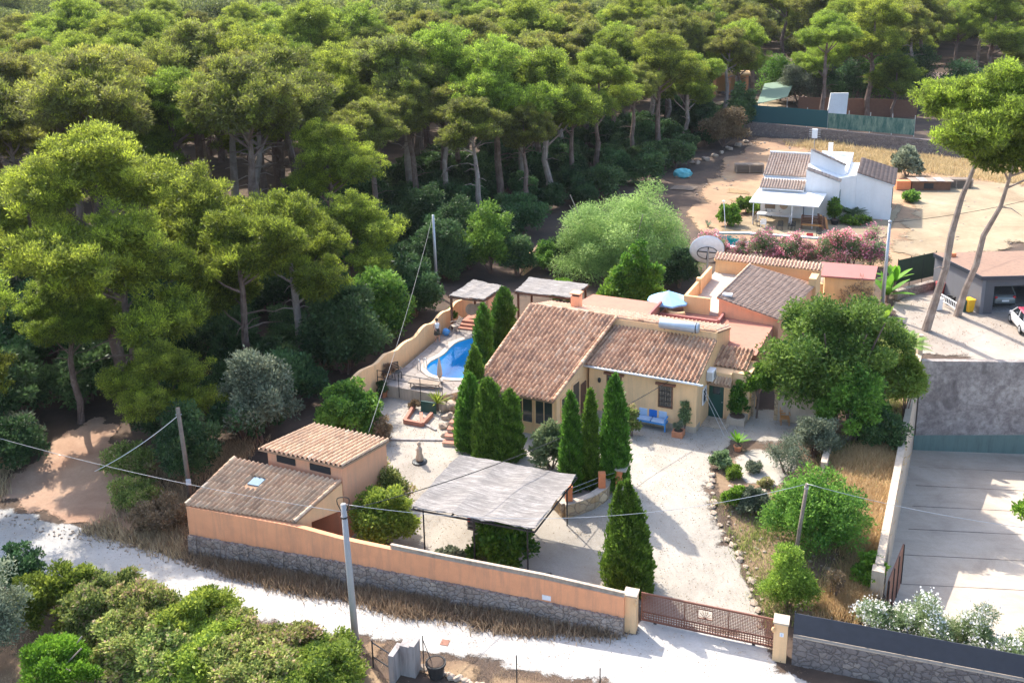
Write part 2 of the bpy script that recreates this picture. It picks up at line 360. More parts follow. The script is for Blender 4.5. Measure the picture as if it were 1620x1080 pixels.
def sheet(name, poly, lift, mat, step=1.5, amp=0.0, astep=.6, zf=None, holes=(), kind='structure', seed=1, soft=.45):
    zf = zf or T
    poly = roughen(poly, amp, astep, seed) if amp else [Vector(p[:2]) for p in poly]
    xs = [p.x for p in poly]; ys = [p.y for p in poly]; pts = []
    x = min(xs) + step / 2
    while x < max(xs):
        y = min(ys) + step / 2
        while y < max(ys):
            if inside((x, y), poly) and not any(inside((x, y), h) for h in holes): pts.append((x, y))
            y += step
        x += step
    v, f = cdt(poly, holes, pts)
    me = bpy.data.meshes.new(name); me.from_pydata([(p.x, p.y, zf(p.x, p.y) + lift) for p in v], [], f); me.update()
    rg_ = [Vector(p[:2]) for p in poly]; sA = np.array([tuple(p) for p in rg_]); sB = np.roll(sA, -1, 0); dAB = sB - sA; LL = (dAB ** 2).sum(1) + 1e-9; ev = []
    for p in v:
        q = np.array((p.x, p.y)); tt_ = np.clip(((q - sA) * dAB).sum(1) / LL, 0, 1); ev.append(min(1.0, float(np.sqrt((((sA + dAB * tt_[:, None]) - q) ** 2).sum(1).min())) / soft) if soft else 1.0)
    ea = me.attributes.new('edge', 'FLOAT', 'POINT'); ea.data.foreach_set('value', np.array(ev, np.float32))
    bm = bmesh.new(); bm.from_mesh(me)
    for fc in bm.faces:
        if fc.normal.z < 0: fc.normal_flip()
    bm.to_mesh(me); bm.free()
    o = link(name, me, mat)
    if kind: o['kind'] = kind
    return o
def gpoly(px): return [gp(a, b).xy for a, b in px]

# neighbour's sunken yard
YZ0, YZ1 = -2.3, -5.9
yA = at(1457, 572, .3)                                # back left, top of wall
yardA = yA.xy
yardB = at(1397, 903, .3).xy                             # front left end of the long wall
ydir = (yardB - yardA).normalized(); yperp = Vector((-ydir.y, ydir.x))
if yperp.x < 0: yperp = -yperp
yb2 = at(1620, 578, 0).xy; bdir = (yb2 - yardA).normalized()
yardC = yardA + bdir * 24
yardD = Vector((24.0, 31.6)); yardE = Vector((11.6, 34.75))
yard_poly = [yardA, yardB, Vector((15.9, 33.55)), Vector((22.0, 32.2)), Vector((46, 30)), yardC]
def yardz(x, y):
    t = (Vector((x, y)) - yardA).dot(ydir) / (yardB - yardA).length
    return YZ1 + (YZ0 - YZ1) * max(-.3, min(1.3, t))
# pools (white house pool is seen between the oleanders)
DECK = 0.8
pool_px = [(673, 583), (677, 574), (690, 567), (703, 560), (712, 549), (722, 541), (738, 536), (755, 531), (775, 535), (786, 548), (784, 568), (773, 585), (755, 596), (735, 600), (710, 599), (690, 596), (678, 591)]
pool1 = [at(a, b, DECK).xy for a, b in pool_px]
def smooth_ring(r, it=2):
    for _ in range(it):
        o = []
        for i in range(len(r)):
            a, b = r[i], r[(i + 1) % len(r)]; o += [a * .75 + b * .25, a * .25 + b * .75]
        r = o
    return r
pool1 = smooth_ring(pool1, 2)
pool2 = [at(a, b, 0).xy for a, b in ((1134, 371), (1182, 372), (1300, 380), (1297, 396), (1140, 391))]
holes = [yard_poly, pool1, pool2]
gpts = []
def grid(x0, x1, y0, y1, s, skip=None):
    nx, ny = int((x1 - x0) / s) + 1, int((y1 - y0) / s) + 1
    for i in range(nx):
        for j in range(ny):
            p = (x0 + i * s, y0 + j * s)
            if skip and skip[0] < p[0] < skip[1] and skip[2] < p[1] < skip[3]: continue
            gpts.append(p)
grid(-40, 50, 20, 80, 1.3); grid(-160, 160, -10, 260, 8, (-41, 51, 19, 81)); grid(-900, 900, -100, 1500, 80, (-161, 161, -11, 261))
gpts = [p for p in gpts if not any(inside(p, h) for h in holes)]
v, f = cdt([Vector((-1000, -200)), Vector((1000, -200)), Vector((1000, 1600)), Vector((-1000, 1600))], holes, gpts)
def far_hill(x, y): return 14 * sstep((y - 330) / 400.0)
me = bpy.data.meshes.new('ground'); me.from_pydata([(p.x, p.y, T(p.x, p.y) + far_hill(p.x, p.y)) for p in v], [], f); me.update()
bm = bmesh.new(); bm.from_mesh(me)
for fc in bm.faces:
    if fc.normal.z < 0: fc.normal_flip()
bm.to_mesh(me); bm.free()
link('ground', me, M['ground'])['kind'] = 'structure'

far_edge = [(-90, 775), (0, 796), (130, 832), (290, 878), (430, 917), (600, 957), (800, 993), (1000, 1000), (1012, 966), (1224, 1012), (1246, 1056), (1330, 1105), (1500, 1150), (1700, 1200)]
near_edge = [(1700, 1330), (1400, 1210), (1100, 1118), (860, 1075), (680, 1036), (582, 1016), (300, 980), (0, 912), (-90, 894)]
sheet('dirt_road', gpoly(far_edge + near_edge), .03, M['road'], 1.3, .12, .5)
comp = [(470, 868), (560, 862), (700, 893), (860, 923), (985, 955), (1014, 982), (1222, 1026), (1212, 985), (1190, 930), (1165, 870), (1145, 820), (1128, 770), (1130, 735), (1165, 700), (1200, 706), (1300, 705), (1300, 655), (1190, 640), (900, 560), (700, 560), (600, 606), (585, 640), (600, 700), (560, 800)]
sheet('gravel_drive', gpoly(comp), .035, M['gravel'], 1.3, .08, .5, holes=[pool1])
sheet('dirt_track', gpoly([(-60, 800), (0, 765), (40, 735), (75, 700), (130, 668), (170, 650), (195, 668), (180, 700), (230, 735), (200, 775), (260, 812), (300, 845), (285, 880), (130, 838), (0, 800), (-60, 785)]), .045, M['track'], 1.3, .25, .6)
sheet('verge', gpoly([(290, 870), (600, 935), (990, 995), (985, 1004), (800, 1000), (600, 966), (430, 927), (290, 890), (0, 808), (0, 800), (130, 836)]), .06, M['garden'], 1.3, .12, .5)
sheet('near_verge', gpoly([(582, 1010), (680, 1032), (860, 1071), (1100, 1122), (1100, 1190), (800, 1110), (660, 1070), (560, 1040)]), .05, M['garden'], 1.3, .1, .5)
sheet('near_plot', gpoly([(-120, 905), (300, 985), (560, 1040), (660, 1080), (800, 1120), (1000, 1180), (900, 1300), (-200, 1300)]), .02, M['garden'], 1.3, .1, .5)
sheet('garden_bed', gpoly([(1222, 1026), (1212, 985), (1190, 930), (1165, 870), (1145, 820), (1128, 770), (1130, 735), (1165, 700), (1210, 712), (1300, 705), (1300, 640), (1420, 520), (1463, 560), (1450, 640), (1430, 740), (1400, 880), (1380, 985), (1255, 990)]), .05, M['garden'], 1.3, .06, .5)
sheet('rockery_gravel', gpoly([(1150, 738), (1172, 712), (1200, 705), (1270, 720), (1260, 760), (1225, 775), (1180, 768), (1158, 755)]), .075, M['gravel'], 1.3, .06, .4)
sheet('dry_grass_ground', gpoly([(1300, 735), (1400, 700), (1440, 690), (1425, 770), (1400, 890), (1385, 985), (1290, 990), (1330, 900), (1340, 800)]), .08, M['field'], 1.3, .2, .5)
sheet('white_house_patio', gpoly([(1128, 392), (1132, 366), (1160, 350), (1200, 335), (1330, 345), (1400, 345), (1424, 316), (1436, 320), (1400, 385), (1330, 402), (1200, 402)]), .14, M['sand'], 2, 0, 1, holes=[pool2])
sheet('field', gpoly([(1085, 330), (1120, 272), (1190, 215), (1432, 238), (1800, 262), (1900, 420), (1620, 380), (1500, 420), (1420, 430), (1300, 410), (1100, 370)]), .06, M['reddirt'], 4, .8, 3)
sheet('golden_grass', gpoly([(1240, 226), (1300, 222), (1440, 246), (1800, 272), (1800, 300), (1500, 282), (1430, 266), (1370, 262), (1300, 242)]), .12, M['field'], 4, .6, 2)
sheet('golden_grass_patch', gpoly([(1145, 318), (1150, 290), (1185, 282), (1205, 290), (1195, 312), (1180, 340)]), .12, M['field'], 4, .5, 1)
sheet('sandy_clearing', gpoly([(1430, 300), (1500, 286), (1620, 290), (1900, 310), (1900, 420), (1620, 392), (1500, 425), (1400, 402), (1400, 385), (1436, 322)]), .12, M['sand'], 4, .5, 2)
sheet('parking_ground', gpoly([(1412, 545), (1408, 490), (1420, 462), (1478, 452), (1620, 468), (1900, 480), (1900, 640), (1620, 577), (1463, 566), (1440, 570)]), .05, M['parking'], 2, .1, 1)
# sunken yard: slab, back wall, side wall
t = NT('yard_concrete'); co = t.coord('World'); n = t.noise(co, .35, 8, .7, .5)
c = t.ramp(n, [(.3, (.36, .29, .225)), (.55, (.48, .405, .325)), (.75, (.55, .48, .40))]); fz = t.noise(co, 8, 6, .8)
c = t.mix(t.ramp(fz, [(.3, (.3, .3, .3)), (.6, (0, 0, 0))]), c, (.28, .24, .21))
st = t.noise(t.coord('World', (.3, 2.4, 1)), 1.0, 6, .75); c = t.mix(t.ramp(st, [(.52, (0, 0, 0)), (.8, (.5, .5, .5))]), c, (.27, .23, .2)); t.col(c); t.rough(.9); t.bump(fz, .3, .02)
M['yard'] = t.m
sheet('yard_slab', [Vector(p) for p in yard_poly], 0, M['yard'], 2, zf=yardz)
jt = MB()
L_ = (yardB - yardA).length
for k in range(1, 7):
    a = yardA + ydir * (L_ * k / 7.2); n2 = (bdir)
    for j in range(10):
        p, q = a + n2 * (.6 + j * 2.0), a + n2 * (.6 + j * 2.0 + 2.0)
        if inside(p, yard_poly) and inside(q, yard_poly):
            s_ = ydir * random.Random(k * 31 + j).uniform(.010, .034)
            jt.add([(p - s_).to_3d() + Vector((0, 0, yardz(*p) + .012)), (p + s_).to_3d() + Vector((0, 0, yardz(*p) + .012)), (q + s_).to_3d() + Vector((0, 0, yardz(*q) + .012)), (q - s_).to_3d() + Vector((0, 0, yardz(*q) + .012))], [(0, 1, 2, 3)])
jt.build('yard_slab_joints', flat('joint_dirt', (.16, .13, .11), .95, var=.4))['kind'] = 'structure'
def wallrun(mb, pts, th, z0s, z1s):
    """a wall along a polyline, per-point base and top heights"""
    P_ = [Vector(p[:2]) for p in pts]; n = len(P_)
    for i in range(n - 1):
        a, b = P_[i], P_[i + 1]; nn = Vector((-(b - a).y, (b - a).x)).normalized() * th / 2
        mb.hexa([(*(a - nn), z0s[i]), (*(b - nn), z0s[i + 1]), (*(b + nn), z0s[i + 1]), (*(a + nn), z0s[i]),
                 (*(a - nn), z1s[i]), (*(b - nn), z1s[i + 1]), (*(b + nn), z1s[i + 1]), (*(a + nn), z1s[i])])
bw = thing('retaining_wall', 'tall stained grey concrete retaining wall with green painted foot at back of yard', 'wall')
off = -ydir * .2
mb = MB(); N_ = 8; ps = [yardA + off + bdir * (24 * i / N_) for i in range(N_ + 1)]
wallrun(mb, ps, .4, [YZ1 - .6] * (N_ + 1), [.35 - .05 * i for i in range(N_ + 1)]); mb.build('wall', M['concrete_dark'], bw)
mb = MB(); ps = [yardA + ydir * .012 + bdir * (.02 + 23.9 * i / 2) for i in range(3)]; wallrun(mb, ps, .03, [YZ1 - .5] * 3, [YZ1 + 1.05] * 3); mb.build('painted_band', M['greenband'], bw)
lw = thing('boundary_wall', 'long narrow concrete wall between dry garden and sunken yard', 'wall')
mb = MB(); N_ = 14; rr = random.Random(3); ps = [yardA - yperp * .17 + ydir * (-.6 + (L_ + .6) * i / N_) for i in range(N_ + 1)]
wallrun(mb, ps, .34, [-6.4] * (N_ + 1), [.62 + rr.uniform(-.03, .03) for i in range(N_ + 1)]); mb.build('wall', M['palestone'], lw)
mb = MB(); e = ps[-1]; wallrun(mb, [e, e + ydir * .5], .5, [-3, -3], [.55, .55]); mb.build('end_pillar', M['palestone'], lw)
mb = MB(); e = ps[0]; mb.bar((e.x, e.y, .5), (e.x, e.y, 1.9), .3); mb.build('post', M['palestone'], lw)
g = thing('yard_gate', 'dark brown solid metal gate leaf standing open against the narrow wall', 'gate')
mb = MB(); a = yardB + yperp * .25; b = a - ydir * 3.6 + yperp * .35; wallrun(mb, [a, b], .05, [-2.3, -2.6], [-.1, -.35]); mb.build('gate_panel', M['rust'], g)
for k in range(4):
    q = a + (b - a) * k / 3 + yperp * .04; MB().bar((q.x, q.y, -2.4), (q.x, q.y, -.1 - .09 * k), .05).build('frame_bar', M['metal_dark'], g)
# ------------------------------------------------------------------ tiled roofs
def np_mesh(name, verts, faces_idx, counts, tint=None, smooth=False):
    me = bpy.data.meshes.new(name); nv = len(verts); nl = len(faces_idx); nf = len(counts)
    me.vertices.add(nv); me.vertices.foreach_set('co', np.asarray(verts, np.float32).ravel())
    me.loops.add(nl); me.loops.foreach_set('vertex_index', np.asarray(faces_idx, np.int32))
    me.polygons.add(nf); st = np.concatenate(([0], np.cumsum(counts)[:-1])).astype(np.int32)
    me.polygons.foreach_set('loop_start', st); me.polygons.foreach_set('loop_total', np.asarray(counts, np.int32))
    if smooth: me.polygons.foreach_set('use_smooth', np.ones(nf, bool))
    if tint is not None:
        at_ = me.attributes.new('tint', 'FLOAT', 'FACE'); at_.data.foreach_set('value', np.asarray(tint, np.float32))
    me.update(calc_edges=True); return me
def tile_roof(name, BL, BR, TR, TL, mat, parent, tw=.245, tl=.38, h=1.2, seed=0, deck=.09, deckmat=None, holes=()):
    BL, BR, TR, TL = [np.array(p, float) for p in (BL, BR, TR, TL)]; rg = np.random.default_rng(seed)
    W_ = np.linalg.norm(BR - BL); L_ = (np.linalg.norm(TL - BL) + np.linalg.norm(TR - BR)) / 2
    nx, ny = max(2, round(W_ / tw)), max(2, round(L_ / tl))
    nrm = np.cross(BR - BL, TL - BL); nrm /= np.linalg.norm(nrm); nrm *= np.sign(nrm[2])
    pt = np.array([0, .1, .22, .31, .4, .52, .62, .81, 1.0]); ph = np.array([0, .05, .08, .088, .08, .05, 0, -.022, 0]) * h
    vs, fi, tn = [], [], []; b = 0; k = len(pt)
    for i in range(nx):
        ci = rg.uniform(0, 1)
        for j in range(ny):
            if any(a0 <= (i + .5) / nx <= a1 and b0 <= (j + .5) / ny <= b1 for a0, a1, b0, b1 in holes): continue
            t = rg.uniform(0, 1) * .75 + ci * .25; sl = rg.normal(0, .012); lj = rg.normal(0, .02)
            for e, (jj, up) in enumerate(((j - .12 + lj, .034 * h), (j + 1.0, .0))):
                u = np.clip((i + pt + sl * (1 - e)) / nx, 0, 1); v_ = np.clip(jj / ny, -.01, 1)
                P0 = BL + np.outer(u, (BR - BL)); P1 = TL + np.outer(u, (TR - TL)); q = P0 * (1 - v_) + P1 * v_
                vs.append(q + nrm * (ph + up)[:, None])
            for m in range(k - 1):
                fi += [b + m, b + m + 1, b + k + m + 1, b + k + m]; tn.append(t if m < 6 else t * .5)  # trough tint lowered, shade of the gaps between tiles painted in
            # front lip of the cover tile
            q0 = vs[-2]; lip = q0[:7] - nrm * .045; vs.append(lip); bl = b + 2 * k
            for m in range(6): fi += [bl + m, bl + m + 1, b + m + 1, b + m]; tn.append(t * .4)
            b += 2 * k + 7
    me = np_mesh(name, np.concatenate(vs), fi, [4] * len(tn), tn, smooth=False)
    o = link(name, me, mat, parent)
    mb = MB(); off = nrm * .03; mb.slab([tuple(p - off) for p in (BL, BR, TR, TL)], deck)
    mb.build('roof_deck', deckmat or M['tiles_old'], o); return o
def cap_row(name, a, b, mat, parent, r=.11, seed=0, step=.34):
    """a line of ridge or edge tiles"""
    a, b = Vector(a), Vector(b); n = max(1, int((b - a).length / step)); rg = random.Random(seed); vs = []; fi = []; tn = []; bb = 0
    d = (b - a).normalized(); s_ = d.cross(Vector((0, 0, 1))).normalized(); up = s_.cross(d)
    for i in range(n):
        t = rg.random()
        for e, rr_ in ((0, r * 1.12), (1, r * .95)):
            c = a + (b - a) * (i + e) / n + up * (.012 if not e else 0)
            for k in range(7):
                th = math.pi * k / 6; vs.append(c - s_ * math.cos(th) * rr_ + up * math.sin(th) * rr_)
        for k in range(6): fi += [bb + k, bb + k + 1, bb + 8 + k, bb + 7 + k]; tn.append(t)
        bb += 14
    return link(name, np_mesh(name, [tuple(v) for v in vs], fi, [4] * len(tn), tn), mat, parent)
# windows on a wall plane of a local frame: axis 'v' (front, faces -v) or 'u' (faces +u)
def window(parent, axis, c, a0, a1, z0, z1, framemat, glassmat_=None, bars=0, lintel=True, fw=.07, name='window', muntin=0):
    def bx(mb, p0, p1, d0, d1, q0, q1):
        if axis == 'v': mb.box(p0, p1, c - d1, c - d0, q0, q1)
        else: mb.box(c + d0, c + d1, p0, p1, q0, q1)
    f = MB(); bx(f, a0 - fw, a0, .0, .06, z0 - fw, z1 + fw); bx(f, a1, a1 + fw, .0, .06, z0 - fw, z1 + fw); bx(f, a0, a1, .0, .06, z1, z1 + fw); bx(f, a0, a1, .0, .058, z0 - fw, z0)
    o = f.build(name, framemat, parent)
    g = MB(); bx(g, a0, a1, -.02, .012, z0, z1); g.build('pane', glassmat_ or M['glass'], o)
    if bars:
        b = MB()
        for i in range(1, bars + 1):
            x = a0 + (a1 - a0) * i / (bars + 1); bx(b, x - .009, x + .009, .05, .072, z0, z1)
        for i in range(1, 4):
            z = z0 + (z1 - z0) * i / 4; bx(b, a0, a1, .062, .08, z - .009, z + .009)
        b.build('grille', M['metal_dark'], o)
    if muntin:
        b = MB()
        for i in range(1, muntin + 1):
            x = a0 + (a1 - a0) * i / (muntin + 1); bx(b, x - .02, x + .02, .012, .045, z0, z1)
        b.build('mullion', framemat, o)
    if lintel:
        b = MB(); bx(b, a0 - .22, a1 + .22, 0, .16, z1 + fw + .003, z1 + fw + .12); b.build('lintel', M['rust'] if lintel == 1 else lintel, o)
    return o

# ------------------------------------------------------------------ farmhouse
HF = Fr((10.0, 51.26), R(-25)); HOUSE = thing('farmhouse', 'low cream Mediterranean farmhouse with orange barrel tile roofs beside the kidney shaped pool', 'house', (10.0, 51.26, 0), R(-25))
ZE, ZT, ZP = 3.22, 4.27, 4.72
mb = MB()
mb.block([(-6.3, 0), (0, 0), (.16, 3.55), (-6.0, 3.55)], -.3, [ZE - .02, ZE - .02, ZT - .06, ZT - .06])
mb.block([(-6.1, 3.552), (.16, 3.552), (.17, 3.85), (-6.1, 3.85)], -.3, ZP)
mb.block([(-6.1, 3.852), (.17, 3.852), (.27, 6.6), (-6.1, 6.6)], -.3, [ZP - .05, ZP - .05, 4.0, 4.0])
mb.build('wall', M['stucco'], HOUSE)
mb = MB()
mb.block([(-11.3, -3.6), (-6.85, -3.6), (-6.12, 3.6), (-11.35, 3.6)], -.3, [2.42, 2.42, 4.6, 4.6])
mb.block([(-11.35, 3.602), (-6.102, 3.602), (-6.102, 6.6), (-11.3, 6.6)], -.3, [4.64, 4.64, 4.0, 4.0])
mb.build('wall', M['stucco'], HOUSE)
mb = MB(); mb.box(.0, 1.36, 2.4, 4.9, -.3, 2.82); mb.box(1.364, 2.35, 2.75, 4.9, -.3, 2.8); mb.build('wall', M['stucco'], HOUSE)
mb = MB(); mb.block([(-.03, -.03), (.03, -.03), (.05, 2.38), (-.03, 2.38)], -.3, .42); mb.box(-6.3, -.032, -.035, 0, -.3, .38); mb.build('plinth', M['palestone'], HOUSE)
tile_roof('roof', (-6.62, -.28, ZE - .02), (.1, -.28, ZE - .02), (.2, 3.55, ZT + .03), (-5.98, 3.55, ZT + .03), M['tiles'], HOUSE, seed=1)
BLr = HF.loc(763, 603, 2.5); BRr = HF.loc(877, 634, 2.45)
tile_roof('roof', (-11.72, -4.1, 2.47), (-6.86, -4.1, 2.47), (-5.95, 3.72, 4.76), (-11.55, 3.72, 4.76), M['tiles'], HOUSE, seed=2)
cap_row('verge_tiles', (-6.84, -4.1, 2.55), (-5.93, 3.7, 4.83), M['tiles'], HOUSE, .1, 3)
cap_row('verge_tiles', (-11.72, -4.1, 2.55), (-11.57, 3.7, 4.83), M['tiles'], HOUSE, .1, 4)
cap_row('ridge_tiles', (-11.55, 3.78, 4.8), (-6.0, 3.78, 4.8), M['tiles'], HOUSE, .1, 5)
cap_row('ridge_tiles', (-6.0, 3.70, 4.74), (.1, 3.70, 4.74), M['tiles'], HOUSE, .1, 6)
TP = tilemat('sunlit_pale_tiles', [(.62, .36, .24), (.72, .46, .31), (.76, .52, .38), (.66, .40, .27)], (.25, .18, .13), .4)  # paler copy of the roof tiles, sunlight put into its colours
tile_roof('back_roof', (-11.5, 6.7, 3.98), (.3, 6.7, 3.98), (.22, 3.86, 4.72), (-11.5, 3.86, 4.72), TP, HOUSE, seed=7)
tile_roof('porch_roof', (-.02, 3.2, 2.86), (2.02, 3.2, 2.86), (2.1, 5.0, 3.42), (.2, 5.0, 3.42), M['tiles'], HOUSE, seed=8)
tile_roof('door_canopy', (-.12, 1.92, 2.28), (1.42, 1.92, 2.28), (1.42, 2.39, 2.58), (-.02, 2.39, 2.58), M['tiles_old'], HOUSE, tw=.19, tl=.3, seed=9)
tile_roof('side_door_canopy', (-5.98, .62, 2.35), (-5.98, 1.55, 2.35), (-6.36, 1.55, 2.62), (-6.45, .62, 2.62), M['tiles'], HOUSE, tw=.19, tl=.3, seed=10)
# gutter and downpipe
mb = MB(); mb.tube([(-6.6, -.37, ZE - .06), (.12, -.37, ZE - .09), (.30, -.30, ZE - .16), (.34, -.1, ZE - .22)], .065, 8); mb.build('gutter', M['plastic_white'], HOUSE, True)
# flat terraces behind the ridge
mb = MB(); mb.block([(-10.2, 6.702), (-5.0, 6.702), (-5.0, 9.6), (-9.6, 9.6)], -.3, 3.85); mb.build('terrace', M['terracotta'], HOUSE)
mb = MB(); mb.block([(-4.998, 6.702), (.28, 6.702), (.28, 4.95), (2.2, 4.95), (2.2, 13.2), (-4.998, 13.2)], -.3, 3.12); mb.build('terrace', M['terracotta'], HOUSE)
mb = MB(); mb.box(-5.0, -4.85, 6.71, 9.6, 3.85, 4.02); mb.box(-4.84, -1.1, 9.1, 9.25, 3.12, 3.35); mb.box(-1.1, -.95, 9.1, 12.7, 3.12, 3.42); mb.build('kerb', M['redroof'], HOUSE)
# curved low parapet on the deck
mb = MB(); mb.tube([(-3.9 - .7 * math.cos(k / 8 * 2.4), 10.3 - .9 * math.sin(k / 8 * 2.4), 3.3) for k in range(9)], .16, 8); mb.build('curved_parapet', M['stucco2'], HOUSE, True)
# chimney
c = HF.loc(912, 486, 4.35)
ch = MB().box(c.x - .28, c.x + .28, c.y - .28, c.y + .28, 3.9, 5.15).build('chimney', M['pinkwall'], HOUSE)
mb = MB(); mb.box(c.x - .22, c.x + .22, c.y - .22, c.y + .22, 5.151, 5.3); mb.build('flue', M['dark'], ch)  # dark block painting the shade of the hollow under the cap
mb = MB(); mb.box(c.x - .34, c.x + .34, c.y - .34, c.y + .34, 5.3, 5.36); mb.build('cap', M['pinkwall'], ch)
# windows and doors
def pv(x0, y0, x1, y1, v): a, b = HF.V(x0, y1, v), HF.V(x1, y0, v); return a.x, b.x, a.z, b.z
a = pv(1043, 612, 1063, 641, 0); window(HOUSE, 'v', 0, a[0], a[1], a[2], a[3], M['wood'], bars=4)
window(HOUSE, 'v', 0, a[0] - 3.05, a[1] - 3.0, a[2] + .15, a[3] + .1, M['wood'], bars=4)
for (u0, u1) in ((-11.0, -9.75), (-9.5, -8.3), (-8.1, -7.1)):
    window(HOUSE, 'v', -3.6, u0, u1, .75, 2.2, M['stucco'], lintel=False, muntin=1)
sl = lambda v: -6.85 + (v + 3.6) / 7.2 * .73
for v0, v1, z0, z1 in ((-3.1, -2.2, 1.0, 2.2), (-1.75, -.95, .9, 2.5)):
    mb = MB(); mb.hexa([(sl(v0) + .0, v0, z0), (sl(v1), v1, z0), (sl(v1), v1, z1), (sl(v0), v0, z1), (sl(v0) + .035, v0, z0), (sl(v1) + .035, v1, z0), (sl(v1) + .035, v1, z1), (sl(v0) + .035, v0, z1)])
    o = mb.build('side_window', M['glass'], HOUSE)
    mb = MB()
    for v_ in (v0 - .04, v1 + .04): mb.bar((sl(v_) + .03, v_, z0 - .06), (sl(v_) + .03, v_, z1 + .06), .08, .1)
    for z_ in (z0 - .04, z1 + .04): mb.bar((sl(v0) + .03, v0, z_), (sl(v1) + .03, v1, z_), .1, .08)
    mb.build('frame', M['stucco'], o)
mb = MB(); mb.hexa([(sl(-.45) + .0, -.75, .0), (sl(-.1), -.1, .0), (sl(-.1), -.1, 2.15), (sl(-.45), -.75, 2.15), (sl(-.75) + .05, -.75, 0), (sl(-.1) + .05, -.1, 0), (sl(-.1) + .05, -.1, 2.15), (sl(-.75) + .05, -.75, 2.15)])
d = mb.build('side_door', M['wood'], HOUSE)
d = MB().box(.12, .98, 2.36, 2.41, .02, 2.08).build('door', M['green_door'], HOUSE)
mb = MB(); mb.box(.05, .118, 2.33, 2.4, 0, 2.15); mb.box(.982, 1.06, 2.33, 2.4, 0, 2.15); mb.box(.118, .982, 2.33, 2.4, 2.082, 2.15); mb.build('door_frame', M['stucco'], d)
MB().ball((.9, 2.34, 1.05), .035).build('handle', M['metal_grey'], d)
mb = MB(); mb.box(.35, .75, 2.345, 2.358, 1.5, 1.95); mb.build('pane', M['glass'], d)
mb = MB(); mb.box(-.1, 1.5, 1.0, 2.33, -.1, .08); mb.build('door_step', M['palestone'], HOUSE)
mb = MB(); mb.box(.0, .04, 1.1, 1.75, 1.35, 2.15); mb.build('side_window', M['plastic_white'], HOUSE)
window(HOUSE, 'u', .07, 1.1, 1.7, 1.35, 2.15, M['white'], lintel=False, bars=2)
ac = MB().box(.12, .5, 1.6, 2.35, 2.55, 3.12).build('air_conditioner', M['plastic_white'], HOUSE, bevel=.02)
mb = MB(); [mb.lathe([(.22 - i * .05, 0), (.2 - i * .05, .01)], (.5, 2.05, 2.84), 16, (1, 0, 0)) for i in range(3)]; mb.build('fan_grille', M['metal_grey'], ac)
mb = MB()
for i in range(8): mb.box(.16, .46, 1.588, 1.6, 2.6 + i * .06, 2.63 + i * .06)
mb.build('vent', M['metal_grey'], ac)
for px_, py_ in ((968, 593), ): 
    p = HF.V(949, 600, 0); o = MB().ball((p.x, -.1, p.z), .1, .1, .16).build('wall_lamp', M['metal_dark'], HOUSE, True)
# solar water heater on the ridge
a, b = HF.loc(1044, 510, 5.0), HF.loc(1106, 520, 5.0)
b.y = a.y = (a.y + b.y) / 2
tk = thing('solar_water_heater', 'grey cylindrical solar water tank lying along the farmhouse ridge', 'water tank', HF.l2w(*a), R(-25))
Lh = b.x - a.x
MB().lathe([(0, 0), (.26, .02), (.3, .08), (.3, Lh - .08), (.26, Lh - .02), (0, Lh)], (0, 0, 0), 20, (1, 0, 0)).build('tank', flat('tank_steel', (.45, .50, .55), .45, .3), tk, True)
MB().lathe([(.305, 0), (.31, .03), (.305, .06)], (Lh - .2, 0, 0), 20, (1, 0, 0)).build('end_band', M['metal_dark'], tk)
mb = MB()
for x in (.3, Lh - .4):
    mb.bar((x, .25, -.05), (x, .9, -.42), .05); mb.bar((x, -.05, -.28), (x, -.05, -.35), .05)
mb.bar((.3, .28, -.25), (Lh - .4, .28, -.25), .05); mb.build('stand', M['metal_dark'], tk)
for i in range(12):
    x = .25 + i * (Lh - .5) / 11
    MB().tube([(x, .12, -.25), (x, 1.9, -.72)], .035, 6).build('tube', M['metal_dark'], tk)

# arched garden wall right of the porch
gw = thing('garden_wall', 'pale weathered plaster wall with an arched opening right of the farmhouse door', 'wall', (10.0, 51.26, 0), R(-25))
mb = MB(); AW = 3.35; cu, ru, zs = 3.08, .58, 1.55
mb.box(2.36, cu - ru, AW, AW + .45, -.2, 2.5); mb.block([(cu + ru, AW), (6.9, AW), (6.9, AW + .3), (cu + ru, AW + .3)], -.2, [2.1, 1.75, 1.75, 2.1])
K = 12
for k in range(K):
    t0, t1 = math.pi * k / K, math.pi * (k + 1) / K
    x0, x1 = cu - ru * math.cos(t0), cu - ru * math.cos(t1); z0, z1 = zs + ru * math.sin(t0), zs + ru * math.sin(t1)
    mb.hexa([(x0, AW, z0), (x1, AW, z1), (x1, AW + .45, z1), (x0, AW + .45, z0), (x0, AW, 2.5), (x1, AW, 2.5), (x1, AW + .45, 2.5), (x0, AW + .45, 2.5)])
mb.build('wall', M['palestone'], gw)
mb = MB()
for k in range(K + 1):
    t = math.pi * k / K; mb.bar((cu - (ru + .1) * math.cos(t), AW - .03, zs + (ru + .1) * math.sin(t)), (cu - (ru + .1) * math.cos(t), AW + .05, zs + (ru + .1) * math.sin(t)), .19)
for z in range(6):
    for s_ in (-1, 1): mb.box(cu + s_ * (ru + .1) - .1, cu + s_ * (ru + .1) + .1, AW - .04, AW, z * .26, z * .26 + .24)
mb.build('arch_stones', M['stonewarm'], gw)

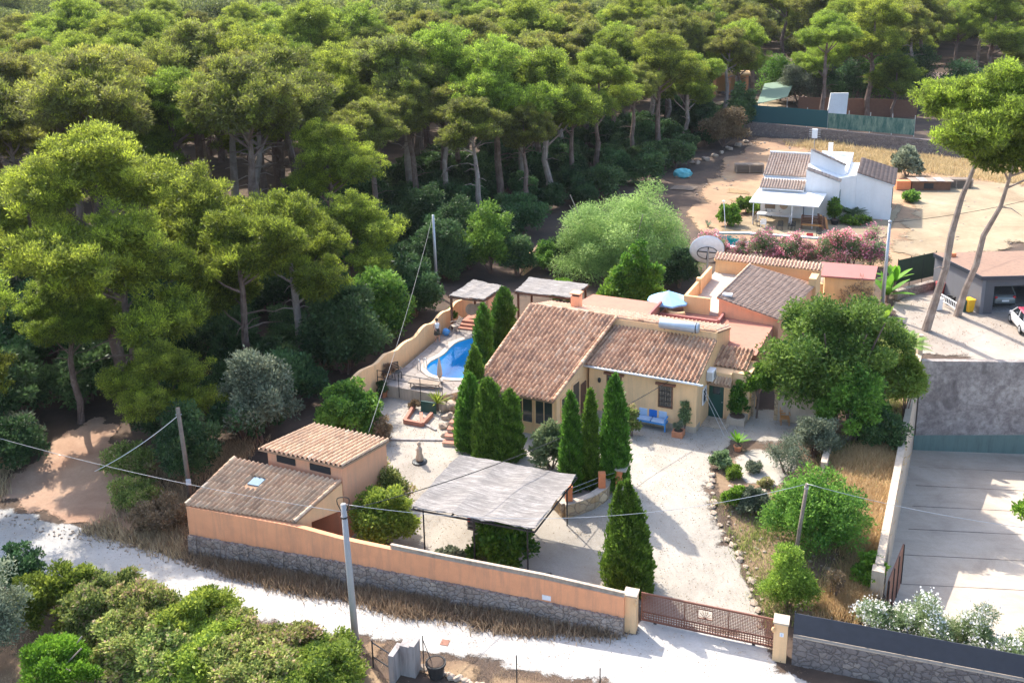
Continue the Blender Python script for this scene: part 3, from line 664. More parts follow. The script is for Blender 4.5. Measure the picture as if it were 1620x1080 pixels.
# ------------------------------------------------------------------ rear annexe with its own roofs and terrace
AN = thing('annexe', 'orange annexe with brown tiled pent roof and walled roof terrace behind the farmhouse', 'house', (10.0, 51.26, 0), R(-25))
zA, zB = 4.45, 3.75
TLa, BLa, BRa, TRa = HF.loc(1187, 418, zA), HF.loc(1134, 470, zA), HF.loc(1214, 499, zB), HF.loc(1280, 446, zB)
BRa = BRa + (BRa - BLa) * .25; TRa = TRa + (TRa - TLa) * .12
tile_roof('roof', tuple(BRa), tuple(TRa), tuple(TLa), tuple(BLa), M['tiles_brown'], AN, tw=.26, tl=.34, h=.35, seed=11, deckmat=M['pinkwall'])
i_ = .12
mb = MB(); mb.block([(BLa.x + i_, BLa.y + i_), (BRa.x - i_, BRa.y + i_), (TRa.x - i_, TRa.y - i_), (TLa.x + i_, TLa.y - i_)], -.3, [zA - .16, BRa.z - .16, TRa.z - .16, zA - .16]); mb.build('wall', M['pinkwall'], AN)
cap_row('verge_tiles', BLa + Vector((0, 0, .03)), TLa + Vector((0, 0, .03)), TP, AN, .08, 12)
mb = MB(); p = HF.loc(1150, 466, 4.45); mb.box(p.x - .25, p.x + .35, p.y - .2, p.y + .2, 4.4, 4.52); mb.build('roof_patch', M['plastic_white'], AN)
zF, zW = 3.35, 4.25
p1, p2, p3 = HF.loc(1083, 466, zW), HF.loc(1122, 474, zW), HF.loc(1147, 424, zW)
x0, x1, y0, y1 = p1.x, p2.x, (p1.y + p2.y) / 2, p3.y
mb = MB(); mb.box(x0 + .02, BLa.x + .1, y0 + .02, y1 + 3.2, -.3, zF); mb.build('terrace', M['deckpale'], AN)
mb = MB(); mb.box(x0, x1, y0, y0 + .2, -.28, zW); mb.box(x0, x0 + .2, y0 + .2, y1, -.28, zW); mb.box(x0 - .02, x0 + .32, (y0 + y1) / 2 - .2, (y0 + y1) / 2 + .2, zF, zW + .2); mb.build('parapet', M['stucco2'], AN)
c1, c2 = HF.loc(1142, 414, 4.5), HF.loc(1298, 418, 4.5)
vB = (c1.y + c2.y) / 2
uR = HF.V(1298, 418, vB).x; uL = HF.V(1132, 418, vB).x
mb = MB(); mb.box(uL, uR, vB, vB + .3, -.3, 4.35); mb.box(uR - .5, uR, vB - 1.6, vB - .002, -.3, 4.2); mb.build('back_wall', M['stucco2'], AN)
tile_roof('coping_tiles', (uL - .1, vB - .15, 4.36), (uR + .1, vB - .15, 4.36), (uR + .1, vB + .75, 4.62), (uL - .1, vB + .75, 4.62), TP, AN, seed=13, deckmat=M['stucco2'])
mb = MB(); mb.block([(uL, vB + .302), (uR, vB + .302), (uR, vB + .7), (uL, vB + .7)], -.3, [4.3, 4.3, 4.5, 4.5]); mb.build('wall', M['stucco2'], AN)
# red roofed store room to the right
zs1 = 3.0
q1, q2, q3, q4 = HF.loc(1299, 436, zs1), HF.loc(1384, 442, zs1), HF.loc(1389, 421, zs1 + .2), HF.loc(1300, 414, zs1 + .2)
ST = thing('store_room', 'small orange store room with flat red roof beneath the pink oleanders', 'shed', (10.0, 51.26, 0), R(-25))
mb = MB(); mb.slab([tuple(q1), tuple(q2), tuple(q3), tuple(q4)], .12); mb.build('roof', M['redroof'], ST)
mb = MB(); mb.block([(q1.x + .25, q1.y + .2), (q2.x - .1, q2.y + .2), (q3.x - .1, q3.y - .1), (q4.x + .25, q4.y - .1)], -.2, [2.87, 2.87, 3.05, 3.05]); mb.build('wall', M['stucco2'], ST)
ov = thing('bread_oven', 'domed clay oven with a dark mouth between the annexe and red roofed store', 'oven', gp(1312, 462), R(-25))
mb = MB(); mb.box(-.7, .7, -.6, .6, 0, .8); mb.build('base', M['stucco2'], ov)
MB().ball((0, 0, .8), .72, .72, 1.1, 14, 9).build('dome', M['palestone'], ov, True)
MB().lathe([(0, 0), (.36, .01), (.36, .04), (0, .05)], (0, -.72, 1.0), 14, (0, -1, .3)).build('mouth', M['dark'], ov)  # dark disc painting the shade inside the oven

# ------------------------------------------------------------------ roadside shed and wall
SF = Fr(tuple(at(296, 797, 1.4).xy), R(-18.5)); zg = 0
S0 = at(296, 797, 1.4)
SHED = thing('roadside_shed', 'orange roadside shed with two old tiled roofs at two heights and a small skylight', 'shed', (S0.x, S0.y, 0), R(-18.5))
def sl_(px, py, z): return SF.loc(px, py, z)
f0, f1 = sl_(296, 797, 1.4), sl_(468, 824, 1.4)
b1, b0 = sl_(539, 761, 2.45), sl_(372, 724, 2.45)
tile_roof('lower_roof', tuple(f0 + Vector((0, -.1, 0))), tuple(f1 + Vector((0, -.1, 0))), tuple(b1), tuple(b0), M['tiles_old'], SHED, tw=.25, tl=.38, seed=21, holes=[(.31, .44, .52, .72)], deckmat=M['tiles_old'])
cap_row('verge_tiles', f0 + Vector((0, -.1, .05)), b0 + Vector((0, 0, .05)), M['tiles_old'], SHED, .09, 22)
cap_row('verge_tiles', f1 + Vector((0, -.1, .05)), b1 + Vector((0, 0, .05)), M['tiles_old'], SHED, .09, 23)
sk = lambda a, b: (f0 + (f1 - f0) * a) * (1 - b) + (b0 + (b1 - b0) * a) * b
mb = MB(); mb.slab([tuple(sk(.325, .54) + Vector((0, 0, .08))), tuple(sk(.43, .54) + Vector((0, 0, .08))), tuple(sk(.43, .70) + Vector((0, 0, .08))), tuple(sk(.325, .70) + Vector((0, 0, .08)))], .04)
tg = NT('skylight_sheet'); tg.col((.13, .22, .29)); tg.rough(.6); mb.build('skylight', tg.m, SHED)
u0, u1, u2, u3 = sl_(408, 709, 3.15), sl_(541, 738, 3.15), sl_(615, 697, 2.85), sl_(493, 671, 2.85)
tile_roof('upper_roof', tuple(u2), tuple(u3), tuple(u0), tuple(u1), M['tiles_old'], SHED, tw=.25, tl=.38, seed=24, deckmat=M['tiles_old'])
e = .1
mb = MB()
mb.block([(u0.x + .35, u0.y + .25), (u1.x - e, u1.y + .15), (u2.x - e, u2.y - e), (u3.x + .35, u3.y - e)], -1.3, [3.0, 3.0, 2.73, 2.73]); mb.build('wall', M['pinkwall'], SHED)
mb = MB(); a, b = Vector((u0.x + .35, u0.y + .22, 0)), Vector((u1.x - e, u1.y + .12, 0))
for t0, t1 in ((.13, .38), (.58, .85)):
    p, q = a + (b - a) * t0, a + (b - a) * t1; mb = MB(); mb.hexa([(p.x, p.y - .02, 2.52), (q.x, q.y - .02, 2.52), (q.x, q.y + .1, 2.52), (p.x, p.y + .1, 2.52), (p.x, p.y - .02, 2.86), (q.x, q.y - .02, 2.86), (q.x, q.y + .1, 2.86), (p.x, p.y + .1, 2.86)]); mb.build('clerestory_dark_panel', M['dark'], SHED)  # dark panel on the wall, painted shade of an opening
mb = MB(); mb.block([(f0.x + .06, f0.y + .05), (f0.x + .3, f0.y + .05), (b0.x + .3, b0.y), (b0.x + .06, b0.y)], -1.3, [1.3, 1.3, 2.35, 2.35]); mb.build('wall', M['pinkwall'], SHED)
mb = MB(); r0, r1 = Vector((f1.x - .2, f1.y + .1, 0)), Vector((b1.x - .12, b1.y, 0))
mb.hexa([(*r0.xy, 1.0), (r0.x + .18, r0.y, 1.0), (r1.x + .18, r1.y, 1.0), (*r1.xy, 1.0), (*r0.xy, 1.3), (r0.x + .18, r0.y, 1.3), (r1.x + .18, r1.y, 2.34), (*r1.xy, 2.34)])
pA, pB = r0 + (r1 - r0) * .0, r0 + (r1 - r0) * .3
mb.hexa([(*pA.xy, -1.2), (pA.x + .18, pA.y, -1.2), (pB.x + .18, pB.y, -1.2), (*pB.xy, -1.2), (*pA.xy, .998), (pA.x + .18, pA.y, .998), (pB.x + .18, pB.y, .998), (*pB.xy, .998)])
mb.build('end_wall', M['stucco'], SHED)
mb = MB(); mb.box(r0.x - 1.0, r0.x - .5, r0.y + .6, r0.y + 2.2, -1, 1.1); mb.build('stored_boards', M['woodpale'], SHED)
mb = MB(); mb.box(f0.x + .32, r0.x - .1, f0.y + .2, b0.y + .4, -1.1, -.75); mb.build('floor', M['deckpale'], SHED)
# road wall: stone base, orange upper part, lattice top
RW = thing('roadside_wall', 'long orange rendered wall on a rough stone base along the white road', 'wall')
wp = []; N_ = 24
x0_, x1_ = 297, 986
yt = lambda x: 797 + (x - 297) * (942 - 797) / (986 - 297) + (4 if x < 540 else 0)
W0, W1 = at(297, 799, 1.38), at(988, 943, .66)
pts = [W0.lerp(W1, i / N_) for i in range(N_ + 1)]
ztop = [p.z if i > 0 else p.z for i, p in enumerate(pts)]
# match the photograph's slightly dropping top line
def on_line(px, py):
    a, d = Vector((0, 0, HC)), ray(px, py); A_, B_ = W0.xy, W1.xy; nn = Vector((-(B_ - A_).y, (B_ - A_).x))
    t = ((A_ - a.xy).dot(nn)) / d.xy.dot(nn); return a + d * t
TOP = [(297, 799), (468, 830), (545, 851), (700, 883), (860, 914), (988, 943)]
MID = [(297, 842), (540, 885), (860, 947), (988, 974)]
def zline(tab, p):
    best = [on_line(*q) for q in tab]; L0 = (W1.xy - W0.xy).normalized(); s_ = (p.xy - W0.xy).dot(L0); ss = [(q.xy - W0.xy).dot(L0) for q in best]
    return float(np.interp(s_, ss, [q.z for q in best]))
tops = [zline(TOP, p) for p in pts]; mids = [zline(MID, p) for p in pts]
mb = MB(); wallrun(mb, pts, .24, [m - .02 for m in mids], tops); mb.build('rendered_wall', M['orange'], RW)
nrm_ = Vector((-(W1 - W0).y, (W1 - W0).x, 0)).normalized()
mb = MB(); rr = random.Random(5); n2 = 90
q = [W0.lerp(W1, i / n2) - nrm_ * (.03) for i in range(n2 + 1)]
for i in range(n2):
    a, b = q[i], q[i + 1]; j = rr.uniform(.0, .07); z1a, z1b = zline(MID, a) + rr.uniform(-.04, .03), zline(MID, b) + rr.uniform(-.04, .03)
    mb.hexa([(*(a - nrm_ * (.30 + j)).xy, -1.8), (*(b - nrm_ * (.30 + j)).xy, -1.8), (*(b + nrm_ * .2).xy, -1.8), (*(a + nrm_ * .2).xy, -1.8),
             (*(a - nrm_ * (.2 + j)).xy, z1a), (*(b - nrm_ * (.2 + j)).xy, z1b), (*(b + nrm_ * .1).xy, z1b), (*(a + nrm_ * .1).xy, z1a)])
mb.build('stone_base', M['stone'], RW)
mb = MB(); sF = .50
lat = [W0.lerp(W1, sF + (1 - sF) * i / 60) for i in range(61)]
for i in range(60):
    a, b = lat[i], lat[i + 1]; za = zline(TOP, a); c = (a + b) / 2; s_ = (b - a).length / 2
    up = Vector((0, 0, 1)); d = (b - a).normalized(); cc = Vector((c.x, c.y, za + .095))
    for k in range(8):
        t0, t1 = math.pi * k / 4, math.pi * (k + 1) / 4
        mb.bar(cc + d * math.cos(t0) * .062 + up * math.sin(t0) * .062, cc + d * math.cos(t1) * .062 + up * math.sin(t1) * .062, .025, .09)
    mb.bar(Vector((a.x, a.y, za + .01)), Vector((b.x, b.y, zline(TOP, b) + .01)), .14, .022); mb.bar(Vector((a.x, a.y, za + .19)), Vector((b.x, b.y, zline(TOP, b) + .19)), .14, .022)
    mb.bar(Vector((a.x, a.y, za)), Vector((a.x, a.y, za + .19)), .09, .022)
mb.build('lattice_block_coping', M['palestone'], RW)
# number plaque on the wall
p = on_line(866, 942) - nrm_ * .125; d = (W1 - W0).normalized()
mb = MB(); mb.hexa([tuple(p + d * x - nrm_ * y + Vector((0, 0, z))) for z in (-.11, .11) for x, y in ((-.19, .03), (.19, .03), (.19, 0), (-.19, 0))]); mb.build('plaque', M['plastic_white'], RW)
# gate pillars and sliding gate
def pillar(px, py, ztop_, wdt, label, lamp):
    p = gp(px, py); o = thing('gate_pillar', label, 'gate pillar', p, R(-19))
    mb = MB(); mb.block([(-wdt / 2, -wdt / 2), (wdt / 2, -wdt / 2), (wdt / 2, wdt / 2), (-wdt / 2, wdt / 2)], -.4, ztop_); mb.build('pillar', M['stucco'], o)
    mb = MB(); w2 = wdt / 2 + .04; mb.box(-w2, w2, -w2, w2, ztop_ + .001, ztop_ + .07); mb.build('cap', M['palestone'], o)
    MB().ball((lamp, -w2 - .02, ztop_ - .25), .075, .075, .12).build('lamp', M['stucco2'], o, True)
    return o, p
g1, pg1 = pillar(998, 995, 1.72, .5, 'sand coloured gate pillar at the right end of the long orange wall', .25)
g2, pg2 = pillar(1233, 1040, 1.72, .52, 'sand coloured gate pillar with a number plate between the gate and dark screen fence', -.28)
MB().box(-.03, .12, -.278, -.262, 1.18, 1.36).build('number_plate', M['plastic_white'], g2)
tt = bpy.data.curves.new('digit', 'FONT'); tt.body = '3'; tt.size = .15; tt.extrude = .002; to = bpy.data.objects.new('digit', tt); COL.objects.link(to)
dg = bpy.context.evaluated_depsgraph_get(); dm = bpy.data.meshes.new_from_object(to.evaluated_get(dg)); bpy.data.objects.remove(to)
dm.materials.clear(); dm.materials.append(M['blue_paint']); o = bpy.data.objects.new('numeral', dm); COL.objects.link(o); o.parent = g2; o.location = (.005, -.281, 1.21); o.rotation_euler = (R(90), 0, 0)
ga, gb = gp(1014, 983), gp(1224, 1028); gd = gb - ga; gL = gd.xy.length; gr = math.atan2(gd.y, gd.x)
GT = thing('sliding_gate', 'brown perforated metal sliding gate with a small fan ornament across the driveway', 'gate', (ga.x, ga.y, (ga.z + gb.z) / 2), gr)
HG = 1.42
t = NT('perforated_steel_sheet'); t.col((.22, .10, .07)); t.rough(.6)
co = t.coord('Object', (15, 15, 15)); v = t.n('VectorMath', operation='FRACTION'); t.l(co, v.inputs[0]); s_ = t.n('SeparateXYZ'); t.l(v.outputs[0], s_.inputs[0])
m1 = t.n('Math', operation='GREATER_THAN'); m1.inputs[1].default_value = .34; t.l(s_.outputs[0], m1.inputs[0]); m2 = t.n('Math', operation='GREATER_THAN'); m2.inputs[1].default_value = .34; t.l(s_.outputs[2], m2.inputs[0])
m3 = t.n('Math', operation='MULTIPLY'); t.l(m1.outputs[0], m3.inputs[0]); t.l(m2.outputs[0], m3.inputs[1]); inv = t.n('Math', operation='SUBTRACT'); inv.inputs[0].default_value = 1; t.l(m3.outputs[0], inv.inputs[1]); t.l(inv.outputs[0], t.b.inputs['Alpha'])
sx0, sx1 = gL * .435, gL * .545
mb = MB(); zb_, zm, zt_ = .16, .52, HG
mb.box(.03, sx0, -.01, .01, zm, zt_ - .05); mb.box(sx1, gL - .03, -.01, .01, zm, zt_ - .05); mb.box(sx0, sx1, -.01, .01, zm, .78); mb.box(sx0, sx1, -.01, .01, 1.2, zt_ - .05); mb.build('perforated_panel', t.m, GT)
mb = MB()
mb.box(0, gL, -.03, .03, zt_ - .05, zt_ + .02); mb.box(0, gL, -.03, .03, zm - .03, zm + .03); mb.box(0, gL, -.03, .03, zb_ - .05, zb_ + .03)
for x in (0, gL * .33, gL * .66, gL - .05): mb.box(x, x + .05, -.028, .028, zb_, zt_ - .05)
for x in (sx0 - .015, sx1 - .015): mb.box(x, x + .03, -.02, .02, .78, 1.2)
mb.box(sx0, sx1, -.02, .02, .765, .795); mb.box(sx0, sx1, -.02, .02, 1.185, 1.215)
mb.build('frame', M['rust'], GT)
mb = MB(); nx = int(gL / .105)
for i in range(1, nx): mb.box(i * gL / nx - .017, i * gL / nx + .017, -.012, .012, zb_, zm)
for k in (1, 2): mb.box(.05, gL - .05, -.014, .014, zb_ + k * .12 - .015, zb_ + k * .12 + .015)
mb.build('lower_grid', M['rust'], GT)
mb = MB()
for k in range(7):
    t_ = math.pi * (k + .5) / 7; cx_ = (sx0 + sx1) / 2
    mb.bar((cx_, 0, .8), (cx_ + .27 * math.cos(t_), 0, .8 + .36 * math.sin(t_)), .014)
mb.build('fan_ornament', M['rust'], GT)
for x in (.6, gL - .8): MB().lathe([(0, 0), (.07, 0), (.07, .04), (0, .04)], (x, -.02, .06), 12, (0, 1, 0)).build('wheel', M['metal_dark'], GT)
# right hand stone wall with screening
SW = thing('screen_wall', 'stone wall topped with dark grey screening mesh right of the gate', 'wall')
s0, s1 = gp(1252, 1050), gp(1252, 1050) + (at(1622, 1124, -1.1) - at(1252, 1050, -1.1)) * 1.35
n_ = Vector((-(s1 - s0).y, (s1 - s0).x, 0)).normalized(); n2 = 50; mb = MB()
for i in range(n2):
    a, b = s0.lerp(s1, i / n2), s0.lerp(s1, (i + 1) / n2); j = rr.uniform(0, .06); k = rr.uniform(-.02, .02)
    mb.hexa([(*(a - n_ * (.05 + j)).xy, -1.9), (*(b - n_ * (.05 + j)).xy, -1.9), (*(b + n_ * .35).xy, -3.2), (*(a + n_ * .35).xy, -3.2),
             (*(a + n_ * (.02 - j / 2)).xy, .12 + k), (*(b + n_ * (.02 - j / 2)).xy, .12 + k), (*(b + n_ * .32).xy, .12), (*(a + n_ * .32).xy, .12)])
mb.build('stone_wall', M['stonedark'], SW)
mb = MB(); wallrun(mb, [s0 + n_ * .17, s1 + n_ * .17], .34, [.121] * 2, [.16] * 2); mb.build('coping', M['palestone'], SW)
mb = MB(); wallrun(mb, [s0 + n_ * .15 + (s1 - s0) * i / 12 for i in range(13)], .02, [.18] * 13, [1.12] * 13); mb.build('screening_mesh', flat('grey_screening', (.055, .06, .075), .9), SW)
for i in range(9):
    p = s0.lerp(s1, (i + .02) / 8.3) + n_ * .18; MB().tube([(p.x, p.y, .1), (p.x, p.y, 1.2)], .025, 6).build('fence_post', M['metal_dark'], SW)
# ------------------------------------------------------------------ pool terrace
dk_px = [(596, 606), (640, 580), (684, 543), (722, 506), (760, 497), (800, 500), (830, 520), (830, 600), (790, 618), (752, 612), (716, 622), (700, 626)]
dk = [at(a, b, DECK).xy for a, b in dk_px]
PT = thing('pool_terrace', 'raised crazy paved terrace with pale coping round the swimming pool', 'terrace')
o = sheet('paving', dk, 0, M['crazy'], 2, zf=lambda x, y: DECK, holes=[pool1], kind=None); o.parent = PT
def curtain(mb, ring, z0, z1, closed=True):
    n = len(ring)
    for i in range(n if closed else n - 1):
        a, b = ring[i], ring[(i + 1) % n]; mb.add([(a[0], a[1], z0), (b[0], b[1], z0), (b[0], b[1], z1), (a[0], a[1], z1)], [(0, 1, 2, 3)])
mb = MB(); curtain(mb, dk, -.3, DECK - .002); mb.build('retaining_wall', M['palestone'], PT)
POOL = thing('swimming_pool', 'bright blue kidney shaped swimming pool on the raised terrace', 'pool')
poolblue = NT('pool_liner'); poolblue.col((.03, .60, .86)); poolblue.rough(.5)
cpt = sum(pool1, Vector((0, 0))) / len(pool1)
mb = MB(); curtain(mb, pool1, -.75, DECK + .01); mb.add([(p.x, p.y, -.75) for p in pool1], [tuple(range(len(pool1)))]); mb.build('basin', poolblue.m, POOL)
def grow(r, d):
    out = []; n = len(r)
    for i in range(n):
        t_ = (r[(i + 1) % n] - r[i - 1]).normalized(); out.append(r[i] + Vector((t_.y, -t_.x)) * d * (1 if sgn > 0 else -1))
    return out
area = sum(pool1[i].x * pool1[(i + 1) % len(pool1)].y - pool1[(i + 1) % len(pool1)].x * pool1[i].y for i in range(len(pool1))); sgn = 1 if area > 0 else -1
og, ig = grow(pool1, .32), grow(pool1, -.04); n = len(pool1); mb = MB()
for i in range(n):
    j = (i + 1) % n; mb.hexa([(*ig[i], DECK - .05), (*og[i], DECK - .05), (*og[j], DECK - .05), (*ig[j], DECK - .05), (*ig[i], DECK + .05), (*og[i], DECK + .05), (*og[j], DECK + .05), (*ig[j], DECK + .05)])
mb.build('coping', M['deckpale'], POOL)
def watermat(name, c, dens):
    t = NT(name); co = t.coord('World'); n = t.noise(co, 2.2, 3, .5, .6); bp = t.n('Bump'); bp.inputs['Strength'].default_value = .15; bp.inputs['Distance'].default_value = .05; t.l(n, bp.inputs['Height'])
    gl = t.n('BsdfGlossy'); gl.inputs['Roughness'].default_value = .03; t.l(bp.outputs[0], gl.inputs['Normal'])
    tr = t.n('BsdfTransparent'); tr.inputs[0].default_value = (*c, 1); fr = t.n('Fresnel'); fr.inputs[0].default_value = 1.33; t.l(bp.outputs[0], fr.inputs[1])
    ms = t.n('MixShader'); t.l(fr.outputs[0], ms.inputs[0]); t.l(tr.outputs[0], ms.inputs[1]); t.l(gl.outputs[0], ms.inputs[2]); t.l(ms.outputs[0], t.out.inputs[0]); return t.m
MB().add([(p.x, p.y, DECK - .1) for p in pool1], [tuple(range(n))]).build('water', watermat('pool_water', (.55, .85, .98), 1), POOL)
lad = thing('pool_ladder', 'chrome handrails of the pool ladder at the pool edge', 'ladder', at(666, 583, DECK), R(-60))
for y in (-.22, .22):
    MB().tube([(0, y, 0), (0, y, .5), (.12, y, .72), (.3, y, .72), (.42, y, .5), (.42, y, -.5)], .025, 8).build('handrail', M['metal_grey'], lad, True)
# wavy wall behind the pool
A_, B_ = at(631, 578, DECK), at(722, 504, DECK)
def on2(A, B, px, py):
    a, d = Vector((0, 0, HC)), ray(px, py); nn = Vector((-(B - A).y, (B - A).x)); t = (A.xy - a.xy).dot(nn) / d.xy.dot(nn); return a + d * t
wt = [(551, 606), (558, 598), (566, 588), (577, 582), (588, 579), (598, 572), (605, 562), (612, 557), (624, 556), (630, 550), (636, 543), (646, 537), (655, 535), (662, 524), (670, 514), (677, 512), (684, 512), (690, 503), (696, 495), (704, 491), (712, 491), (717, 480), (724, 475), (731, 474), (738, 471), (746, 469)]
def wave_wall(name, label, A, B, tops, zb, mat):
    q = [on2(A, B, *p) for p in tops]; fine = []
    for i in range(len(q) - 1):
        for k in range(3): fine.append(q[i].lerp(q[i + 1], k / 3))
    fine.append(q[-1])
    zz = [p.z for p in fine]; zz = [sum(zz[max(0, i - 2):i + 3]) / len(zz[max(0, i - 2):i + 3]) for i in range(len(zz))]
    o = thing(name, label, 'wall', (0, 0, 0)); mb = MB(); wallrun(mb, fine, .22, [zb] * len(fine), zz); mb.build('wall', mat, o); return o
wave_wall('wavy_wall', 'cream wall with a wavy top stepping up along the pool', A_, B_, wt, -.4, M['stucco'])
wave_wall('wavy_wall', 'short cream wall with a wavy top among trees behind the reed pergolas', at(826, 436, 0), at(866, 405, 0), [(826, 410), (832, 404), (838, 400), (844, 398), (849, 388), (856, 386), (864, 384)], -.3, M['stucco'])
# railing along terrace front
rl = thing('railing', 'thin dark metal railing along the front edge of the pool terrace', 'railing')
ra, rb = at(598, 607, DECK), at(700, 626, DECK)
for k in range(4):
    p = ra.lerp(rb, k / 3) - Vector((0, .08, 0)); MB().tube([(p.x, p.y, DECK - .6), (p.x, p.y, DECK + .95)], .025, 6).build('post', M['metal_dark'], rl)
mb = MB()
for z in (.5, .93): mb.tube([ra + Vector((0, -.08, z)), rb + Vector((0, -.08, z))], .022, 6)
mb.build('rail', M['metal_dark'], rl)
# dark cellar opening and terracotta walled well in front
co_ = thing('cellar_entrance', 'sunken cellar entrance with low terracotta walls and dark green door below the terrace', 'entrance')
c0 = at(668, 640, 0)
mb = MB(); wallrun(mb, [at(666, 652, .3), at(668, 668, .3) , at(640, 663, .3)], .18, [-.5] * 3, [.32, .3, .3]); wallrun(mb, [at(640, 663, .3), at(655, 640, .3)], .18, [-.5] * 2, [.3, .34]); wallrun(mb, [at(668, 668, .3), at(683, 652, .3)], .18, [-.5] * 2, [.3, .3]); mb.build('low_wall', M['terracotta'], co_)
dd = at(666, 630, .8); e_ = at(690, 634, .8)
mb = MB(); wallrun(mb, [dd - Vector((0, .12, 0)), e_ - Vector((0, .12, 0))], .08, [-.4] * 2, [.72] * 2); mb.build('door', M['green_door'], co_)
# low steps of the paved court (kerbs) and tiled steps
for lab, a, b in (('long low grey kerb crossing the gravel court beside the shed', (616, 697), (716, 698)), ('short dark kerb beside the terracotta steps', (664, 669), (690, 682))):
    k_ = thing('kerb', lab, 'kerb'); mb = MB(); p, q = gp(*a), gp(*b); wallrun(mb, [p, q], .15, [-.6] * 2, [.12 + T(p.x, p.y)] * 2); mb.build('kerb_stone', M['concrete'], k_)
stp = gp(714, 707); stt = thing('garden_steps', 'four red tiled garden steps climbing beside rocks and cypresses', 'steps', stp, R(-12))
for i in range(4):
    s1_ = MB().box(-.5 + i * .03, .55 + i * .03, i * .42, (i + 1) * .42 + .0, 0 - .3, .2 + i * .2).build('step', M['palestone'], stt)
    MB().box(-.52 + i * .03, .57 + i * .03, i * .42 - .03, (i + 1) * .42 - .03, .201 + i * .2, .235 + i * .2).build('tread', M['terracotta'], s1_)
# rocks beside the steps
def rock(name, label, px, py, s, mat, dz=0, group=None, seed=0):
    rg = random.Random(seed); p = gp(px, py); bm = bmesh.new(); bmesh.ops.create_icosphere(bm, subdivisions=3, radius=1)
    ph = [Vector((rg.gauss(0, 1), rg.gauss(0, 1), rg.gauss(0, 1))).normalized() for _ in range(16)]; th = [rg.uniform(.55, .9) for _ in ph]
    for v_ in bm.verts:
        for a, t_ in zip(ph, th):
            d = v_.co.dot(a)
            if d > t_: v_.co -= a * (d - t_)
        v_.co = Vector((v_.co.x * s[0], v_.co.y * s[1], v_.co.z * s[2]))
    me_ = bpy.data.meshes.new(name); bm.to_mesh(me_); bm.free(); o = link(name, me_, mat); o.location = p + Vector((0, 0, dz)); o.rotation_euler.z = rg.uniform(0, 6)
    return tag(o, label, 'rock', group)
M['rock'] = wallmat('limestone_rock', (.42, .33, .25), (.14, .11, .09), .8, 1.8, .9)
for i, (x, y, s) in enumerate([(712, 641, .42), (724, 638, .36), (703, 652, .36), (716, 652, .45), (729, 650, .33), (706, 664, .34), (700, 678, .34), (713, 662, .3), (704, 690, .3), (720, 664, .28), (727, 660, .3), (709, 675, .26)]):
    rock('rock', 'pale limestone rock piled beside the red garden steps', x, y, (s, s * .9, s * .85), M['rock'], .05 + (.35 if y < 660 else .1), 'rocks piled beside the garden steps', i)
# reed roofed shelters
def reedmat(name, c1, c2, ang=0):
    t = NT(name); a = t.noise(t.coord('Object', (1.0, 14, 1)), 1.2, 7, .8); b = t.noise(t.coord('Object'), .7, 8, .8, .5)
    c = t.ramp(a, [(.36, tuple(x * .7 for x in c1)), (.5, c1), (.64, c2)]); c = t.mix(t.ramp(b, [(.42, (0, 0, 0)), (.66, (.75, .75, .75))]), c, tuple(x * .62 for x in c1)); t.col(c); t.rough(.95); t.bump(a, .9, .03); return t.m
M['reed'] = reedmat('weathered_reed_matting', (.22, .20, .185), (.47, .44, .41))
def canopy(name, label, cat, corners, z, th=.05, sag=.12, posts=True, nx=26, ny=18, seed=0, mat=None, slope=0.0, rag=.05):
    """matting roof: corners (FL, FR, BR, BL) as pixels at height z, sagging between the poles, with thickness"""
    zz = z if hasattr(z, '__len__') else [z] * 4
    C4 = [at(a, b, h) for (a, b), h in zip(corners, zz)]; o0 = Vector((C4[0].x, C4[0].y, 0)); d = C4[1] - C4[0]; rz = math.atan2(d.y, d.x)
    o = thing(name, label, cat, o0, rz); Mi = Matrix.Rotation(-rz, 3, 'Z'); q = [Mi @ (c - o0) for c in C4]; rg = random.Random(seed); vs = []; fs = []
    ph = [rg.uniform(0, 6) for _ in range(4)]
    for s_ in (0, 1):
        for j in range(ny + 1):
            for i in range(nx + 1):
                u, v_ = i / nx, j / ny; p = (q[0] * (1 - u) + q[1] * u) * (1 - v_) + (q[3] * (1 - u) + q[2] * u) * v_
                e = 0
                if i in (0, nx): p.x += rg.uniform(-rag, rag)
                if j in (0, ny): p.y += rg.uniform(-rag, rag)
                zz_ = -sag * abs(math.sin(math.pi * 3 * u)) * (.4 + .6 * abs(math.sin(math.pi * 2 * v_))) + .03 * math.sin(9 * u + ph[0]) * math.sin(7 * v_ + ph[1]) + rg.uniform(-.008, .008)
                vs.append((p.x, p.y, p.z + zz_ - s_ * th))
    N1 = (nx + 1) * (ny + 1); w_ = nx + 1
    for j in range(ny):
        for i in range(nx):
            a = j * w_ + i; fs.append((a, a + 1, a + w_ + 1, a + w_)); fs.append((N1 + a, N1 + a + w_, N1 + a + w_ + 1, N1 + a + 1))
    rim = [i for i in range(nx)] + [j * w_ + nx for j in range(ny)] + [ny * w_ + nx - i for i in range(nx)] + [(ny - j) * w_ for j in range(ny)]
    for k in range(len(rim)): a, b = rim[k], rim[(k + 1) % len(rim)]; fs.append((a, N1 + a, N1 + b, b))
    MB().add(vs, fs).build('reed_roof', mat or M['reed'], o)
    return o, q
cp, q = canopy('carport', 'large carport roofed with grey reed matting on thin dark posts', 'carport', [(651, 799), (846, 835), (913, 750), (727, 718)], 2.25, seed=3)
fr = MB()
for a, b in ((0, 1), (1, 2), (2, 3), (3, 0)): fr.bar(q[a] - Vector((0, 0, .19)), q[b] - Vector((0, 0, .19)), .05, .07)
for t_ in (.33, .66): fr.bar(q[0].lerp(q[1], t_) - Vector((0, 0, .19)), q[3].lerp(q[2], t_) - Vector((0, 0, .19)), .05, .07)
